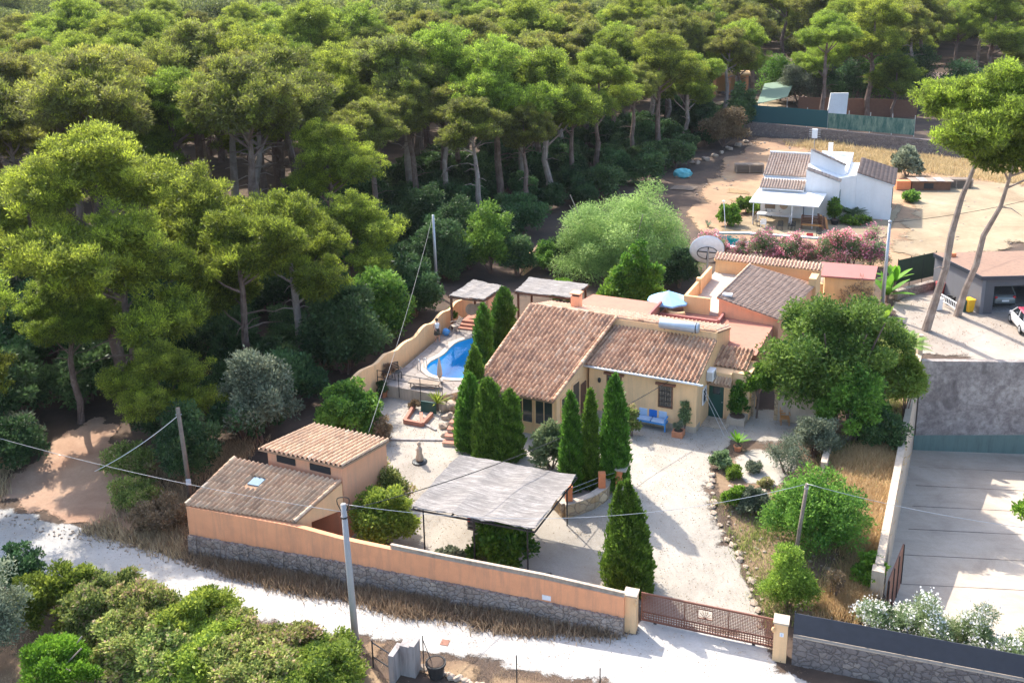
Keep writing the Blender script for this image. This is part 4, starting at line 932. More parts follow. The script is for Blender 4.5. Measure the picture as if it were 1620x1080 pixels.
fr.build('frame', M['metal_dark'], cp)
for u in (.08, .5, .93):
    for a, b in ((0, 1), (3, 2)):
        p = q[a].lerp(q[b], u); p = p + (Vector((0, .2, 0)) if a == 0 else Vector((0, -.25, 0))); MB().tube([(p.x, p.y, -1.0), (p.x, p.y, 2.07)], .035, 8).build('post', M['metal_dark'], cp)
def shelter(label, corners, z, zb, seed, back=False):
    o, q = canopy('reed_pergola', label, 'pergola', corners, z, seed=seed, sag=.06)
    mb = MB()
    for a, b in ((0, 1), (3, 2), (0, 3), (1, 2)): mb.bar(q[a] - Vector((0, 0, .14)), q[b] - Vector((0, 0, .14)), .1, .12)
    mb.build('frame', M['wood'], o)
    for a in range(4):
        c_ = sum(q, Vector((0, 0, 0))) / 4; p = q[a] + (c_ - q[a]) * .08; MB().bar((p.x, p.y, zb), (p.x, p.y, q[a].z - .14), .13).build('post', M['wood'], o)
    return o, q
o, q = shelter('small reed roofed shelter on dark posts at the far end of the pool', [(710, 467), (765, 473), (797, 452), (750, 442)], 3.3, .6, 5)
mb = MB(); mb.block([(q[0].x + .5, q[0].y + .9), (q[1].x + .1, q[1].y + .9), (q[2].x, q[2].y), (q[3].x + .3, q[3].y)], .3, 1.2); mb.build('platform', M['terracotta'], o)
mb = MB(); mb.block([(q[1].x - .12, q[1].y + .7), (q[1].x + .05, q[1].y + .7), (q[2].x, q[2].y - .2), (q[2].x - .17, q[2].y - .2)], 1.2, 3.0); mb.build('side_wall', M['pinkwall'], o)
for i in range(3):
    MB().box(q[0].x + .5, q[1].x + .1, q[0].y + .9 - .35 * (i + 1), q[0].y + .9 - .35 * i - .002, .5, 1.0 - i * .14 + .05).build('step', M['terracotta'], o)
rt = [1.0, 1.3, 1.15]
for i in range(3):
    d = q[0].lerp(q[3], .45) + Vector((.75 + i * .5, .1 + i * .2, -1.55)); MB().lathe([(0, 0), (.42, .0), (.42, .05), (0, .06)], d, 18, (.25, -.9, .35)).build('decorative_wheel', M['palestone'], o)
o, q = shelter('wide reed roofed pergola over the courtyard behind the chimney', [(815, 460), (906, 470), (931, 449), (838, 438)], 3.0, 0, 6)
# curved stone planter with brick orange posts and wires
PL = thing('curved_stone_wall', 'low curved honey stone wall with orange posts below the cypresses', 'wall')
cps = [(868, 792), (893, 818), (915, 812), (938, 803), (957, 790), (962, 778)]
pl = [gp(*p) for p in cps]; fine = []
for i in range(len(pl) - 1):
    for k in range(4): fine.append(pl[i].lerp(pl[i + 1], k / 4))
fine.append(pl[-1]); mb = MB(); wallrun(mb, fine, .32, [-1.0] * len(fine), [T(p.x, p.y) + .72 for p in fine]); mb.build('stone_wall', M['stonewarm'], PL)
mb = MB(); wallrun(mb, fine, .36, [T(p.x, p.y) + .721 for p in fine], [T(p.x, p.y) + .77 for p in fine]); mb.build('coping', M['deckpale'], PL)
hp = []
for (x, y) in ((900, 813), (952, 792)):
    p = gp(x, y); hp.append(p); MB().box(p.x - .17, p.x + .17, p.y - .15, p.y + .15, p.z + .78, p.z + 1.55).build('post', M['brickorange'], PL)
p = gp(981, 781); fp = thing('garden_post', 'orange brick post with stone base right of the cypresses', 'post', p, R(-20))
MB().box(-.22, .3, -.2, .5, -.1, .45).build('base', M['palestone'], fp); MB().box(-.2, .1, -.2, .1, .451, 1.35).build('pillar', M['brickorange'], fp); MB().box(-.23, .32, -.23, .52, 1.351, 1.45).build('cap', M['deckpale'], fp)
mb = MB()
for z in (1.1, 1.35): mb.tube([hp[0] + Vector((0, 0, z)), hp[1] + Vector((0, 0, z)), p + Vector((0, 0, z - .1))], .008, 4)
mb.build('wire', M['metal_grey'], PL)
# low drive edging on the right
for lab, pts_ in (('low dry stone edging along the right side of the gravel drive', [(1207, 1000), (1196, 960), (1183, 915), (1168, 880), (1150, 848), (1133, 815), (1128, 790)]), ('short pale stone edging round the small rockery', [(1128, 786), (1124, 765), (1130, 750)]), ('pale rendered kerb running across the rockery bed', [(1146, 768), (1180, 774), (1220, 782)])):
    pp = [gp(*q_) for q_ in pts_]; o = thing('stone_edging', lab, 'edging'); mb = MB(); rg = random.Random(len(pts_))
    for i in range(len(pp) - 1):
        n_s = max(2, int((pp[i + 1] - pp[i]).length / .42))
        for k in range(n_s):
            c_ = pp[i].lerp(pp[i + 1], (k + .5) / n_s); s_ = rg.uniform(.07, .2); mb.ball((c_.x + rg.uniform(-.14, .14), c_.y + rg.uniform(-.1, .1), c_.z + .04), s_ * 1.1, s_ * 1.3, s_ * .55, 7, 5, .25, rg)
    mb.build('edging_course', M['rock'], o)
gs = thing('garden_wall', 'short white stub of wall standing in the dry garden bed', 'wall'); a, b = gp(1302, 752), gp(1310, 715)
mb = MB(); wallrun(mb, [a, b], .3, [-.8] * 2, [a.z + .75, b.z + .75]); mb.build('wall', M['palestone'], gs)

# ------------------------------------------------------------------ white house
WZ = .1
WF_o = at(1199, 345, WZ); wang = math.atan2(-2.39, 5.95)
WFr = Fr((WF_o.x, WF_o.y), wang, WZ)
WH = thing('white_house', 'whitewashed villa with brown tiled roofs and a white awning by the far pool', 'house', (WF_o.x, WF_o.y, WZ), wang)
L = WFr.loc
cz = 2.45
a, b, c, d = L(1185, 319, cz - .15), L(1295, 327, cz - .15), L(1308, 306, cz + .25), L(1200, 299, cz + .25)
vF = 0.0
b.y = a.y; c.y = d.y = (c.y + d.y) / 2
mb = MB(); mb.slab([tuple(a), tuple(b), tuple(c), tuple(d)], .1); mb.build('awning_roof', M['plastic_white'], WH)
V0 = d.y - .15       # facade plane
for x in (a.x + .4, (a.x + b.x) / 2 + .8, b.x - .5): MB().box(x - .04, x + .04, a.y + .15, a.y + .23, -.1, cz - .22).build('awning_post', M['plastic_white'], WH)
r2 = [L(1202, 297, 2.95), L(1273, 300, 2.95), L(1276, 287, 3.45), L(1211, 283, 3.45)]
r1 = [L(1210, 277, 3.75), L(1274, 280, 3.75), L(1281, 245, 5.1), L(1220, 241, 5.1)]
uL_, uM = r2[0].x + .1, r2[1].x - .05
v2a, v2b = r2[0].y, (r2[2].y + r2[3].y) / 2; v1a, v1b = r1[0].y, (r1[2].y + r1[3].y) / 2
tile_roof('roof', (uL_ - .15, v2a, 2.98), (uM, v2a, 2.98), (uM, v2b, 3.5), (uL_ - .15, v2b, 3.5), M['tiles_pale'], WH, tw=.26, tl=.4, seed=31, deckmat=M['white'])
tile_roof('roof', (uL_ - .15, v1a, 3.78), (uM, v1a, 3.78), (uM, v1b, 5.12), (uL_ - .15, v1b, 5.12), M['tiles_pale'], WH, tw=.26, tl=.4, seed=32, deckmat=M['white'])
mb = MB(); mb.block([(uL_, V0), (uM, V0), (uM, v1a + .1), (uL_, v1a + .1)], -.5, [2.9, 2.9, 3.66, 3.66]); mb.block([(uL_, v1a + .101), (uM, v1a + .101), (uM, v1b), (uL_, v1b)], -.5, [3.66, 3.66, 5.0, 5.0])
# ridge and left verge in white
mb.box(uL_ - .2, uM, v1b - .1, v1b + .12, 4.9, 5.26); mb.build('wall', M['white'], WH)
s1a, s1b = L(1283, 236, 5.4), L(1337, 261, 4.7); s2a, s2b = L(1277, 267, 4.3), L(1329, 288, 3.4)
vS1 = (s1a.y + s1b.y) / 2; p0, p1 = WFr.V(1283, 236, vS1), WFr.V(1337, 261, vS1)
vS2 = V0 + .4; p2_, p3_ = WFr.V(1276, 268, vS2), WFr.V(1329, 288, vS2)
vS1 = vS2 + 2.2; p0, p1 = WFr.V(1283, 237, vS1), WFr.V(1337, 262, vS1)
mb = MB(); mb.block([(p2_.x, vS2), (p3_.x, vS2), (p3_.x, vS1), (p2_.x, vS1)], -.5, [p2_.z - .1, p3_.z - .1, p3_.z + .15, p2_.z + .15])
mb.block([(p0.x, vS1 + .001), (p1.x, vS1 + .001), (p1.x, vS1 + .35), (p0.x, vS1 + .35)], -.5, [p0.z - .12, p1.z - .12, p1.z - .12, p0.z - .12])
mb.build('wall', M['white'], WH)
tile_roof('roof', (p3_.x + .05, vS2 - .15, p3_.z), (p3_.x + .05, vS2 + .85, p3_.z + .04), (p2_.x, vS2 + .85, p2_.z + .04), (p2_.x, vS2 - .15, p2_.z), M['tiles_pale'], WH, tw=.26, tl=.4, seed=33, deckmat=M['white'])
tile_roof('coping_tiles', (p1.x + .05, vS1 - .1, p1.z), (p1.x + .05, vS1 + .4, p1.z + .02), (p0.x, vS1 + .4, p0.z + .02), (p0.x, vS1 - .1, p0.z), M['tiles_pale'], WH, tw=.25, tl=.4, seed=34, deckmat=M['white'])
# flat roof block and right wing
g0, g1_, g2_ = L(1338, 267, 4.45), L(1367, 243, 4.45), L(1300, 240, 4.45)
mb = MB(); mb.block([(p0.x + .3, vS1 + .36), (g0.x + .2, vS1 + .36), (g0.x + .2, g1_.y), (p0.x + .3, g1_.y)], -.5, 4.1)
mb.box(g0.x, g0.x + .22, vS1 + .37, g1_.y, 4.1, 4.5); mb.box(p0.x + .3, g0.x, g1_.y - .2, g1_.y, 4.1, 4.5); mb.build('flat_roof', M['white'], WH)
mb = MB(); mb.box(p0.x + 1.0, p0.x + 1.45, g1_.y - 1.2, g1_.y - .8, 4.1, 5.6); mb.build('chimney', M['white'], WH)
k0, k1, k2, k3 = L(1355, 275, 4.5), L(1414, 294, 3.5), L(1425, 269, 3.5), L(1368, 250, 4.5)
tile_roof('roof', (k1.x + .1, k1.y, 3.55), (k1.x + .1, k2.y, 3.55), (k0.x, k2.y, 4.55), (k0.x, k1.y, 4.55), M['tiles_brown'], WH, tw=.26, tl=.4, seed=35, deckmat=M['white'])
mb = MB(); mb.block([(k0.x + .02, k1.y + .15), (k1.x - .1, k1.y + .15), (k1.x - .1, k2.y - .15), (k0.x + .02, k2.y - .15)], -.5, [4.38, 3.42, 3.42, 4.38]); mb.block([(p3_.x - .3, vS2 + .9), (k0.x + .01, k1.y + .16), (k0.x + .01, k2.y - .2), (p3_.x - .3, k2.y - .2)], -.5, [4.0, 4.3, 4.05, 4.05])
mb.build('wall', M['white'], WH)
q_ = WFr.V(1217, 328, V0)
window(WH, 'v', V0, q_.x - .35, q_.x + .5, .9, 2.0, M['woodpale'], M['woodpale'], lintel=False)
mb = MB(); q_ = WFr.V(1240, 328, V0); mb.lathe([(0, 0), (.4, 0), (.4, .08), (0, .09)], (q_.x, V0, 1.25), 16, (0, -1, 0)); mb.build('wall_ornament', M['palestone'], WH)
window(WH, 'u', k1.x - .1, k1.y + .8, k1.y + 1.6, 1.2, 3.0, M['green_door'], lintel=False)
q_ = WFr.V(1321, 312, vS2); mb = MB(); mb.box(p3_.x, p3_.x + .05, vS2 + .3, vS2 + 1.0, 1.3, 2.9); mb.build('shutter', M['green_door'], WH)
mb = MB(); q_ = L(1283, 205, 7.0); MB().tube([(p0.x + .3, vS1 + .2, 4.0), (p0.x + .25, vS1 + .2, 8.2)], .03, 6).build('antenna_mast', M['metal_grey'], WH)
mb = MB(); mb.box(p0.x + .0, p0.x + .5, vS1 + .05, vS1 + .35, 7.6, 8.5)
for i in range(4): mb.bar((p0.x - .3, vS1 + .2, 7.75 + i * .22), (p0.x + .8, vS1 + .2, 7.75 + i * .22), .02)
mb.build('antenna', M['plastic_white'], WH)
# far pool
P2 = thing('swimming_pool', 'narrow turquoise swimming pool beyond the pink oleanders', 'pool')
turq = NT('turquoise_liner'); turq.col((.06, .62, .66)); turq.rough(.5)
mb = MB(); curtain(mb, pool2, -1.3, .15); mb.add([(p.x, p.y, -1.3) for p in pool2], [tuple(range(len(pool2)))]); mb.build('basin', turq.m, P2)
MB().add([(p.x, p.y, .04) for p in pool2], [tuple(range(len(pool2)))]).build('water', watermat('turquoise_water', (.6, .93, .95), 1), P2)
area = sum(pool2[i].x * pool2[(i + 1) % 5].y - pool2[(i + 1) % 5].x * pool2[i].y for i in range(5)); sgn = 1 if area > 0 else -1
og = grow(pool2, .45); mb = MB(); n = 5
for i in range(n):
    j = (i + 1) % n; mb.hexa([(*pool2[i], .0), (*og[i], .0), (*og[j], .0), (*pool2[j], .0), (*pool2[i], .2), (*og[i], .2), (*og[j], .2), (*pool2[j], .2)])
mb.build('coping', M['white'], P2)
# ------------------------------------------------------------------ garage on the right
gA = at(1549, 497, .05); gang = math.atan2(-.1, 1) ; GF = Fr((gA.x, gA.y), R(1.0), .05)
gb1 = GF.w2l(at(1477, 455, .05))
GA = thing('garage', 'anthracite garage with flat faded brown roof and an open door with a car inside', 'garage', (gA.x, gA.y, .05), R(1.0))
gh = 2.75; q0 = GF.loc(1480, 401, gh + .15); q1_ = GF.loc(1567, 390, gh + .15); q2_ = GF.loc(1554, 434, gh)
dx = q0.x; yb_ = q0.y; WG = 9.0
mb = MB(); mb.block([(0, 0), (.25, 0), (dx + .25, yb_), (dx, yb_)], -.4, gh); mb.build('side_wall', M['greyrender'], GA)
u_d0 = GF.V(1569, 495, 0).x
mb = MB(); mb.box(.251, u_d0, .02, .27, -.4, gh); mb.box(u_d0, u_d0 + 5.0, .02, .27, 2.12, gh); mb.box(u_d0 + 5.0, WG, .02, .27, -.4, gh); mb.box(dx + .26, WG, yb_ - .25, yb_, -.4, gh); mb.box(WG - .25, WG, .28, yb_ - .26, -.4, gh); mb.build('front_wall', M['anthracite'], GA)
mb = MB(); mb.hexa([(-.12, -.12, gh), (WG + .1, -.12, gh), (WG + .1, yb_ + .1, gh + .02), (dx - .12, yb_ + .1, gh + .02), (-.12, -.12, gh + .16), (WG + .1, -.12, gh + .16), (WG + .1, yb_ + .1, gh + .18), (dx - .12, yb_ + .1, gh + .18)]); mb.build('roof', M['rustroof'], GA)
mb = MB(); mb.bar((-.14, -.14, gh + .03), (dx - .14, yb_, gh + .03), .05, .3); mb.bar((-.14, -.15, gh + .03), (WG, -.15, gh + .03), .05, .3); mb.build('fascia', flat('dark_fascia', (.03, .035, .05), .5), GA)
mb = MB(); mb.box(u_d0 + .1, u_d0 + 4.9, .3, 2.2, 2.02, 2.07); mb.build('raised_door', M['plastic_white'], GA)
c_ = GF.loc(1506, 403, gh + .3); mb = MB(); mb.box(c_.x - .25, c_.x + .25, c_.y - .2, c_.y + .2, gh + .17, gh + .45); mb.build('roof_vent', M['brickorange'], GA)
mb = MB(); mb.box(dx, WG - .3, .3, yb_ - .3, -.2, .02); mb.build('floor', M['concrete'], GA)
# green screened fence left of garage and low stone wall below
fn = thing('mesh_fence', 'green screened mesh fence between palm leaves and the dark garage', 'fence'); a, b = at(1418, 452, .2), at(1478, 438, .2)
mb = MB(); wallrun(mb, [a, b], .03, [.3] * 2, [2.3] * 2); mb.build('green_screen', flat('dark_green_mesh', (.035, .055, .03), .9), fn)
for k in range(4):
    p = a.lerp(b, k / 3); MB().tube([(p.x, p.y, 0), (p.x, p.y, 2.4)], .03, 6).build('post', M['metal_dark'], fn)
ws = thing('stone_wall', 'low rough stone wall below the green mesh fence', 'wall'); mb = MB(); wallrun(mb, [at(1416, 472, .1), at(1476, 456, .1)], .4, [-.3] * 2, [.75] * 2); mb.build('wall', M['stone'], ws)
# far retaining wall, fences, neighbours
fw = thing('retaining_wall', 'long dry stone retaining wall along the top of the golden field', 'wall'); wa, wb = gp(1183, 213), gp(1445, 241); wc = wb + (wb - wa) * 1.2
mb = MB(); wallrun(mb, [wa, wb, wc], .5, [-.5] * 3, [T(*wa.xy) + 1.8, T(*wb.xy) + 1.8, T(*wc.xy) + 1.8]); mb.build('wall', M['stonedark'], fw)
ff = thing('screen_fence', 'blue green screened fence on top of the far stone wall', 'fence'); NF = 8
mb = MB(); up_ = Vector((0, .3, 0)); za, zb2 = T(*wa.xy) + 1.8, T(*wb.xy) + 1.8
fmat = NT('blue_green_screening'); fmat.col((.015, .075, .085)); fmat.rough(.9)
wallrun(mb, [wa + up_, wa.lerp(wb, .5) + up_], .04, [za] * 2, [za + 2.3] * 2); mb.build('screen_panel', fmat.m, ff)
f2 = NT('worn_green_screening'); n = f2.noise(f2.coord('Object', (1.5, 1.5, .4)), 1.2, 6, .8); f2.col(f2.ramp(n, [(.4, (.03, .10, .09)), (.62, (.16, .24, .19)), (.7, (.35, .36, .28))])); f2.rough(.9)
mb = MB(); wallrun(mb, [wa.lerp(wb, .502) + up_, wb + up_], .04, [za] * 2, [za + 2.0] * 2); mb.build('screen_panel', f2.m, ff)
for k in range(NF + 1):
    p = wa.lerp(wb, k / NF) + up_ + Vector((0, .05, 0)); MB().tube([(p.x, p.y, za - .2), (p.x, p.y, za + 2.5)], .05, 6).build('post', M['metal_grey'], ff)
rf = thing('reed_fence', 'long brown reed fence behind the white panel among pines', 'fence'); a, b = gp(1262, 180), gp(1450, 186)
mb = MB(); wallrun(mb, [a, b], .1, [0] * 2, [T(*a.xy) + 2.6] * 2); mb.build('reed_panel', flat('brown_reeds', (.17, .085, .055), .95), rf)
wp_ = thing('billboard', 'tall leaning white panel standing in front of the reed fence', 'panel'); p0w = gp(1323, 190)
hh = height_to(p0w.x, p0w.y, p0w.z, 148)
mb = MB(); mb.hexa([(p0w.x - 1.5, p0w.y, p0w.z), (p0w.x + 1.4, p0w.y, p0w.z), (p0w.x + 1.4, p0w.y + .3, p0w.z), (p0w.x - 1.5, p0w.y + .3, p0w.z), (p0w.x - .9, p0w.y + .4, p0w.z + hh), (p0w.x + 1.7, p0w.y + .4, p0w.z + hh), (p0w.x + 1.7, p0w.y + .7, p0w.z + hh), (p0w.x - .9, p0w.y + .7, p0w.z + hh)]); mb.build('panel', M['white'], wp_)
def simple_house(name, label, px, py, w_, d_, h_, wallm, roofm, rz, z=0.0):
    p = gp(px, py); o = thing(name, label, 'house', p, rz)
    MB().box(0, w_, 0, d_, -.5, h_).build('wall', wallm, o)
    tile_roof('roof', (-.4, -.4, h_ - .05), (w_ + .4, -.4, h_ - .05), (w_ + .4, d_ / 2, h_ + d_ * .16), (-.4, d_ / 2, h_ + d_ * .16), roofm, o, tw=.4, tl=.6, seed=px)
    tile_roof('roof', (w_ + .4, d_ + .4, h_ - .05), (-.4, d_ + .4, h_ - .05), (-.4, d_ / 2, h_ + d_ * .16), (w_ + .4, d_ / 2, h_ + d_ * .16), roofm, o, tw=.4, tl=.6, seed=px)
    MB().block([(0, d_ * .02), (w_, d_ * .02), (w_, d_ / 2), (0, d_ / 2)], h_ - .2, [h_, h_, h_ + d_ * .14, h_ + d_ * .14]).build('wall', wallm, o)
    for i in range(2):
        window(o, 'v', 0, w_ * (.2 + .45 * i), w_ * (.2 + .45 * i) + 1.1, 1.0, 2.2, M['wood'], lintel=False)
    return o
simple_house('tiled_house', 'low terracotta house with pale tiled roof glimpsed behind pines at far right', 1462, 158, 9, 7, 2.9, M['pinkwall'], M['tiles_pale'], R(-12))
oc = thing('carport', 'orange pillared open porch among the pines beyond the far field', 'porch', gp(1128, 150), R(-10))
for x in (0, 2.5, 5.5): MB().box(x, x + .5, 0, .5, 0, 3.4).build('pillar', M['orange'], oc)
MB().box(-.3, 6.3, -.3, 4.5, 3.4, 3.75).build('roof', M['stucco2'], oc)
MB().box(0, 6, 4.0, 4.3, 0, 3.4).build('back_wall', M['stucco2'], oc)
sheet('far_yard', gpoly([(1128, 162), (1180, 150), (1240, 160), (1262, 186), (1190, 186), (1140, 182)]), .12, M['sand'], 4, .4, 2)
gt = thing('green_canopy', 'sagging grey green tarpaulin canopy behind the blue green fence', 'canopy')
a, b, c, d = gp(1196, 192), gp(1244, 184), gp(1256, 163), gp(1208, 166); zt_ = T(*a.xy) + 2.6
mb = MB(); mb.slab([(a.x, a.y, zt_), (b.x, b.y, zt_ + .4), (c.x, c.y, zt_ + 1.2), (d.x, d.y, zt_ + .9)], .08); mb.build('tarpaulin', flat('grey_green_tarp', (.16, .24, .17), .8), gt)
for p in (a, b, c, d): MB().tube([(p.x, p.y, 0), (p.x, p.y, zt_ + .2)], .05, 6).build('post', M['metal_grey'], gt)
# ------------------------------------------------------------------ foliage
def unit(a): return a / np.maximum(np.linalg.norm(a, axis=1, keepdims=True), 1e-6)
def leaf_mesh(name, P, D, S, asp, tint, rg, quad=True):
    N = len(P); D = unit(D); r = unit(np.cross(D, rg.normal(size=(N, 3)))); w_ = (S * asp / 2)[:, None] * r; S_ = S[:, None]
    if quad:
        mid = P + D * S_ * .5; V_ = np.stack([P, mid + w_, P + D * S_, mid - w_], 1).reshape(-1, 3); k = 4
    else:
        V_ = np.stack([P - w_, P + w_, P + D * S_], 1).reshape(-1, 3); k = 3
    return np_mesh(name, V_, np.arange(N * k), np.full(N, k), tint)
def lumps_surface(rg, C, Rr, n, flat=.6, up=.5, shell=.45, lower=.35):
    """points on clumps: centres C (k,3), radii Rr (k)"""
    pr = Rr ** 2; idx = rg.choice(len(C), n, p=pr / pr.sum()); d = unit(rg.normal(size=(n, 3))); neg = (d[:, 2] < 0) & (rg.random(n) > lower); d[neg, 2] *= -1
    rad = Rr[idx] * rg.random(n) ** shell * np.clip(rg.normal(1, .13, n), .6, 1.5); off = d * rad[:, None]; off[:, 2] *= flat
    D = d * .7 + rg.normal(size=(n, 3)) * .6; D[:, 2] += up
    return C[idx] + off, D, idx, d
def pine_parts(seed, H, CR, ncl=60, nl=26000, cb=.48, lean=(0, 0), size=.155, fork=0, bare=5, flatc=.75, rc=(.28, .62), asp=.42, nlobe=None, tr=1.0, le=1.3):
    """billowing Aleppo pine: lobes on the limbs, each lobe covered with tufted clumps"""
    rg = np.random.default_rng(seed); ch = H * (1 - cb); lx, ly = lean; nlobe = nlobe or int(rg.integers(6, 9))
    az = np.arange(nlobe - 1) * 2 * np.pi / (nlobe - 1) + rg.uniform(-.35, .35, nlobe - 1); rad = CR * rg.uniform(.42, .68, nlobe - 1)
    LC = [(lx, ly, H - CR * .42)] + [(lx + r * np.cos(a), ly + r * np.sin(a), H - CR * .40 - rg.uniform(.1, .62) * ch) for a, r in zip(az, rad)]
    LC = np.array(LC); LR = np.concatenate(([CR * .52], CR * rg.uniform(.36, .56, nlobe - 1)))
    ncl = int(ncl * 2.4); k = rg.choice(nlobe, ncl, p=LR ** 2 / (LR ** 2).sum()); d0 = unit(rg.normal(size=(ncl, 3))); flip = (d0[:, 2] < -.25) & (rg.random(ncl) < .8); d0[flip, 2] *= -.8; d0 = unit(d0)
    st = np.stack([rg.uniform(.8, 1.3, nlobe), rg.uniform(.8, 1.3, nlobe), rg.uniform(.55, .85, nlobe)], 1)
    C = LC[k] + d0 * (LR[k] * rg.uniform(.45, 1.15, ncl))[:, None] * st[k]; Rr = rg.uniform(*rc, ncl) * (CR / 4.2) ** .5
    m = int(nl * .80); P, D, idx, d = lumps_surface(rg, C, Rr, m, flatc, .6, .5, .45); P += rg.normal(0, .07, P.shape)
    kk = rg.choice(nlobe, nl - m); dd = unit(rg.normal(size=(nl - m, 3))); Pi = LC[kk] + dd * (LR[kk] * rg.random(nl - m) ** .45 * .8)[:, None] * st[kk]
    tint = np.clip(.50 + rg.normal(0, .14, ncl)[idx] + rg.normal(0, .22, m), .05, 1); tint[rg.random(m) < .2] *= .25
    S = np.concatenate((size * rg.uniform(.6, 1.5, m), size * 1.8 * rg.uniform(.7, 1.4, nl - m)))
    P = np.concatenate((P, Pi)); D = np.concatenate((D, dd + rg.normal(size=dd.shape) * .6)); tint = np.concatenate((tint, rg.uniform(0, .5, nl - m)))  # inner leaves tinted darker, crown shade painted in
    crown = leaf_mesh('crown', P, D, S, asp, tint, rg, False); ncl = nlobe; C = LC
    mb = MB(); rr_ = random.Random(seed); base_r = (H * .018 + .06) * tr
    bend = [Vector((lx * t ** le + rr_.gauss(0, .12) * (0 < t < 1), ly * t ** le + rr_.gauss(0, .12) * (0 < t < 1), H * .93 * t)) for t in (0, .15, .3, .45, .6, .75, .9)]
    bend[0].x = bend[0].y = 0; bend[0].z = -.4
    mb.tube(bend, [base_r * 1.25, base_r, base_r * .9, base_r * .8, base_r * .62, base_r * .42, base_r * .15], 8)
    def trunk_at(z):
        for i in range(len(bend) - 1):
            if bend[i + 1].z >= z: return bend[i].lerp(bend[i + 1], (z - bend[i].z) / (bend[i + 1].z - bend[i].z))
        return bend[-1]
    for i in range(ncl):
        c = Vector(C[i]); z0 = max(H * cb * .8, c.z - (c.xy - Vector((lx, ly))).length * rr_.uniform(.5, 1.0) - .6); z0 = min(z0, H * .85); a = trunk_at(z0); m = a.lerp(c, .5) + Vector((0, 0, -.25)); lr = base_r * .35
        mb.tube([a, m, c], [lr, lr * .65, lr * .25], 5)
    for i in range(bare):
        z0 = H * rr_.uniform(.25, cb + .1); a = trunk_at(z0); t = rr_.uniform(0, 6.28); ln = rr_.uniform(1.0, 2.6); e = a + Vector((math.cos(t) * ln, math.sin(t) * ln, rr_.uniform(-.4, .6))); m = a.lerp(e, .5) + Vector((0, 0, .2)); mb.tube([a, m, e], [.06, .04, .012], 4)
    if fork:
        a = trunk_at(H * .42); mb.tube([a, a + Vector((-.8, .2, 1.4)), a + Vector((-1.4, .3, 3.2)), a + Vector((-2.0, .3, 5.0))], [base_r * .7, base_r * .55, base_r * .45, .05], 7)
    return crown, mb.mesh('trunk')
def tree_from(parts, name, label, cat, loc, mats, rz=0, scale=1.0, group=None, names=('crown', 'trunk')):
    o = thing(name, label, cat, loc, rz, group, scale)
    for me_, mt, nm in zip(parts, mats, names): link(nm, me_, mt, o)
    return o
def bush_parts(seed, rx, ry, rz_, n, size=.11, ncl=26, asp=.5, up=.25, flat=.9, gap=.0, stems=5, rc=.30, low=.15, quad=True, shell=.4, tv=.2):
    rg = np.random.default_rng(seed); d = unit(rg.normal(size=(ncl, 3))); d[:, 2] = np.abs(d[:, 2]) * 1.0 - low * rg.random(ncl); k = rg.uniform(.35, .95, ncl)[:, None]
    C = d * k * np.array([rx, ry, rz_]); C[:, 2] += rz_ * .42; C[:, 2] = np.maximum(C[:, 2], rz_ * .14); Rr = rg.uniform(.7, 1.25, ncl) * rc * (rx * ry * rz_) ** (1 / 3)
    P, D, idx, dd = lumps_surface(rg, C, Rr, n, flat, up, shell, .6); ok = P[:, 2] > .02; P, D, idx, dd = P[ok], D[ok], idx[ok], dd[ok]; n = len(P)
    S = size * rg.uniform(.6, 1.35, n); tint = np.clip(.5 + rg.normal(0, .2, ncl)[idx] + rg.normal(0, tv * 1.2, n), 0, 1)
    crown = leaf_mesh('foliage', P, D, S, asp, tint, rg, quad); mb = MB(); rr_ = random.Random(seed)
    for i in range(stems):
        c = Vector(C[rr_.randrange(ncl)]); mb.tube([(rr_.uniform(-.1, .1) * rx, rr_.uniform(-.1, .1) * ry, -.15), c * .5 + Vector((0, 0, rz_ * .08)), c], [.03 + .02 * rx, .02 + .012 * rx, .01], 5)
    return crown, mb.mesh('stem')
def cypress_parts(seed, H, Rm, n, size=.13, tip=1.0, prof=None, k=6):
    """several upright leaders grown together, ragged at the top"""
    rg = np.random.default_rng(seed); k_ = k + 1; ang = rg.uniform(0, 6.28, k_); off = Rm * rg.uniform(.28, .52, k_); off[0] = 0; hs = H * rg.uniform(.66, .97, k_); hs[0] = H; rs = Rm * rg.uniform(.42, .62, k_); rs[0] = Rm * .72
    pk = hs * rs; j = rg.choice(k_, n, p=pk / pk.sum()); t = rg.beta(1.05, 1.2, n); az = rg.uniform(0, 2 * np.pi, n)
    pf = np.interp(t, *(prof or ([0, .05, .3, .6, .8, .92, 1], [.8, .95, 1, .93, .74, .42, .03])))
    lob = 1 + .16 * np.sin(az * 3 + 5 * t * 6 + j) + .14 * np.sin(az * 7 + t * 23 + j * 2); deep = 1 - .5 * rg.random(n) ** 2.0; r = rs[j] * pf * lob * deep
    z = t * hs[j]; wob = .06 * Rm * np.sin(z * 2 + j); P = np.stack([off[j] * np.cos(ang[j]) * (1 - .35 * t) + r * np.cos(az) + wob, off[j] * np.sin(ang[j]) * (1 - .35 * t) + r * np.sin(az), z], 1)
    D = np.stack([np.cos(az) * .45, np.sin(az) * .45, np.full(n, 1.0)], 1) + rg.normal(size=(n, 3)) * .3; S = size * rg.uniform(.6, 1.6, n)
    tint = np.clip(.45 + .22 * np.sin(az * 3 + 5 * t * 6 + j) + rg.normal(0, .07, k_)[j] + rg.normal(0, .17, n), 0, 1)
    mb = MB(); mb.tube([(0, 0, -.2), (0, 0, H * .9)], [.06 + H * .012, .02], 6)
    return leaf_mesh('foliage', P, D, S, .38, tint, rg, True), mb.mesh('trunk')
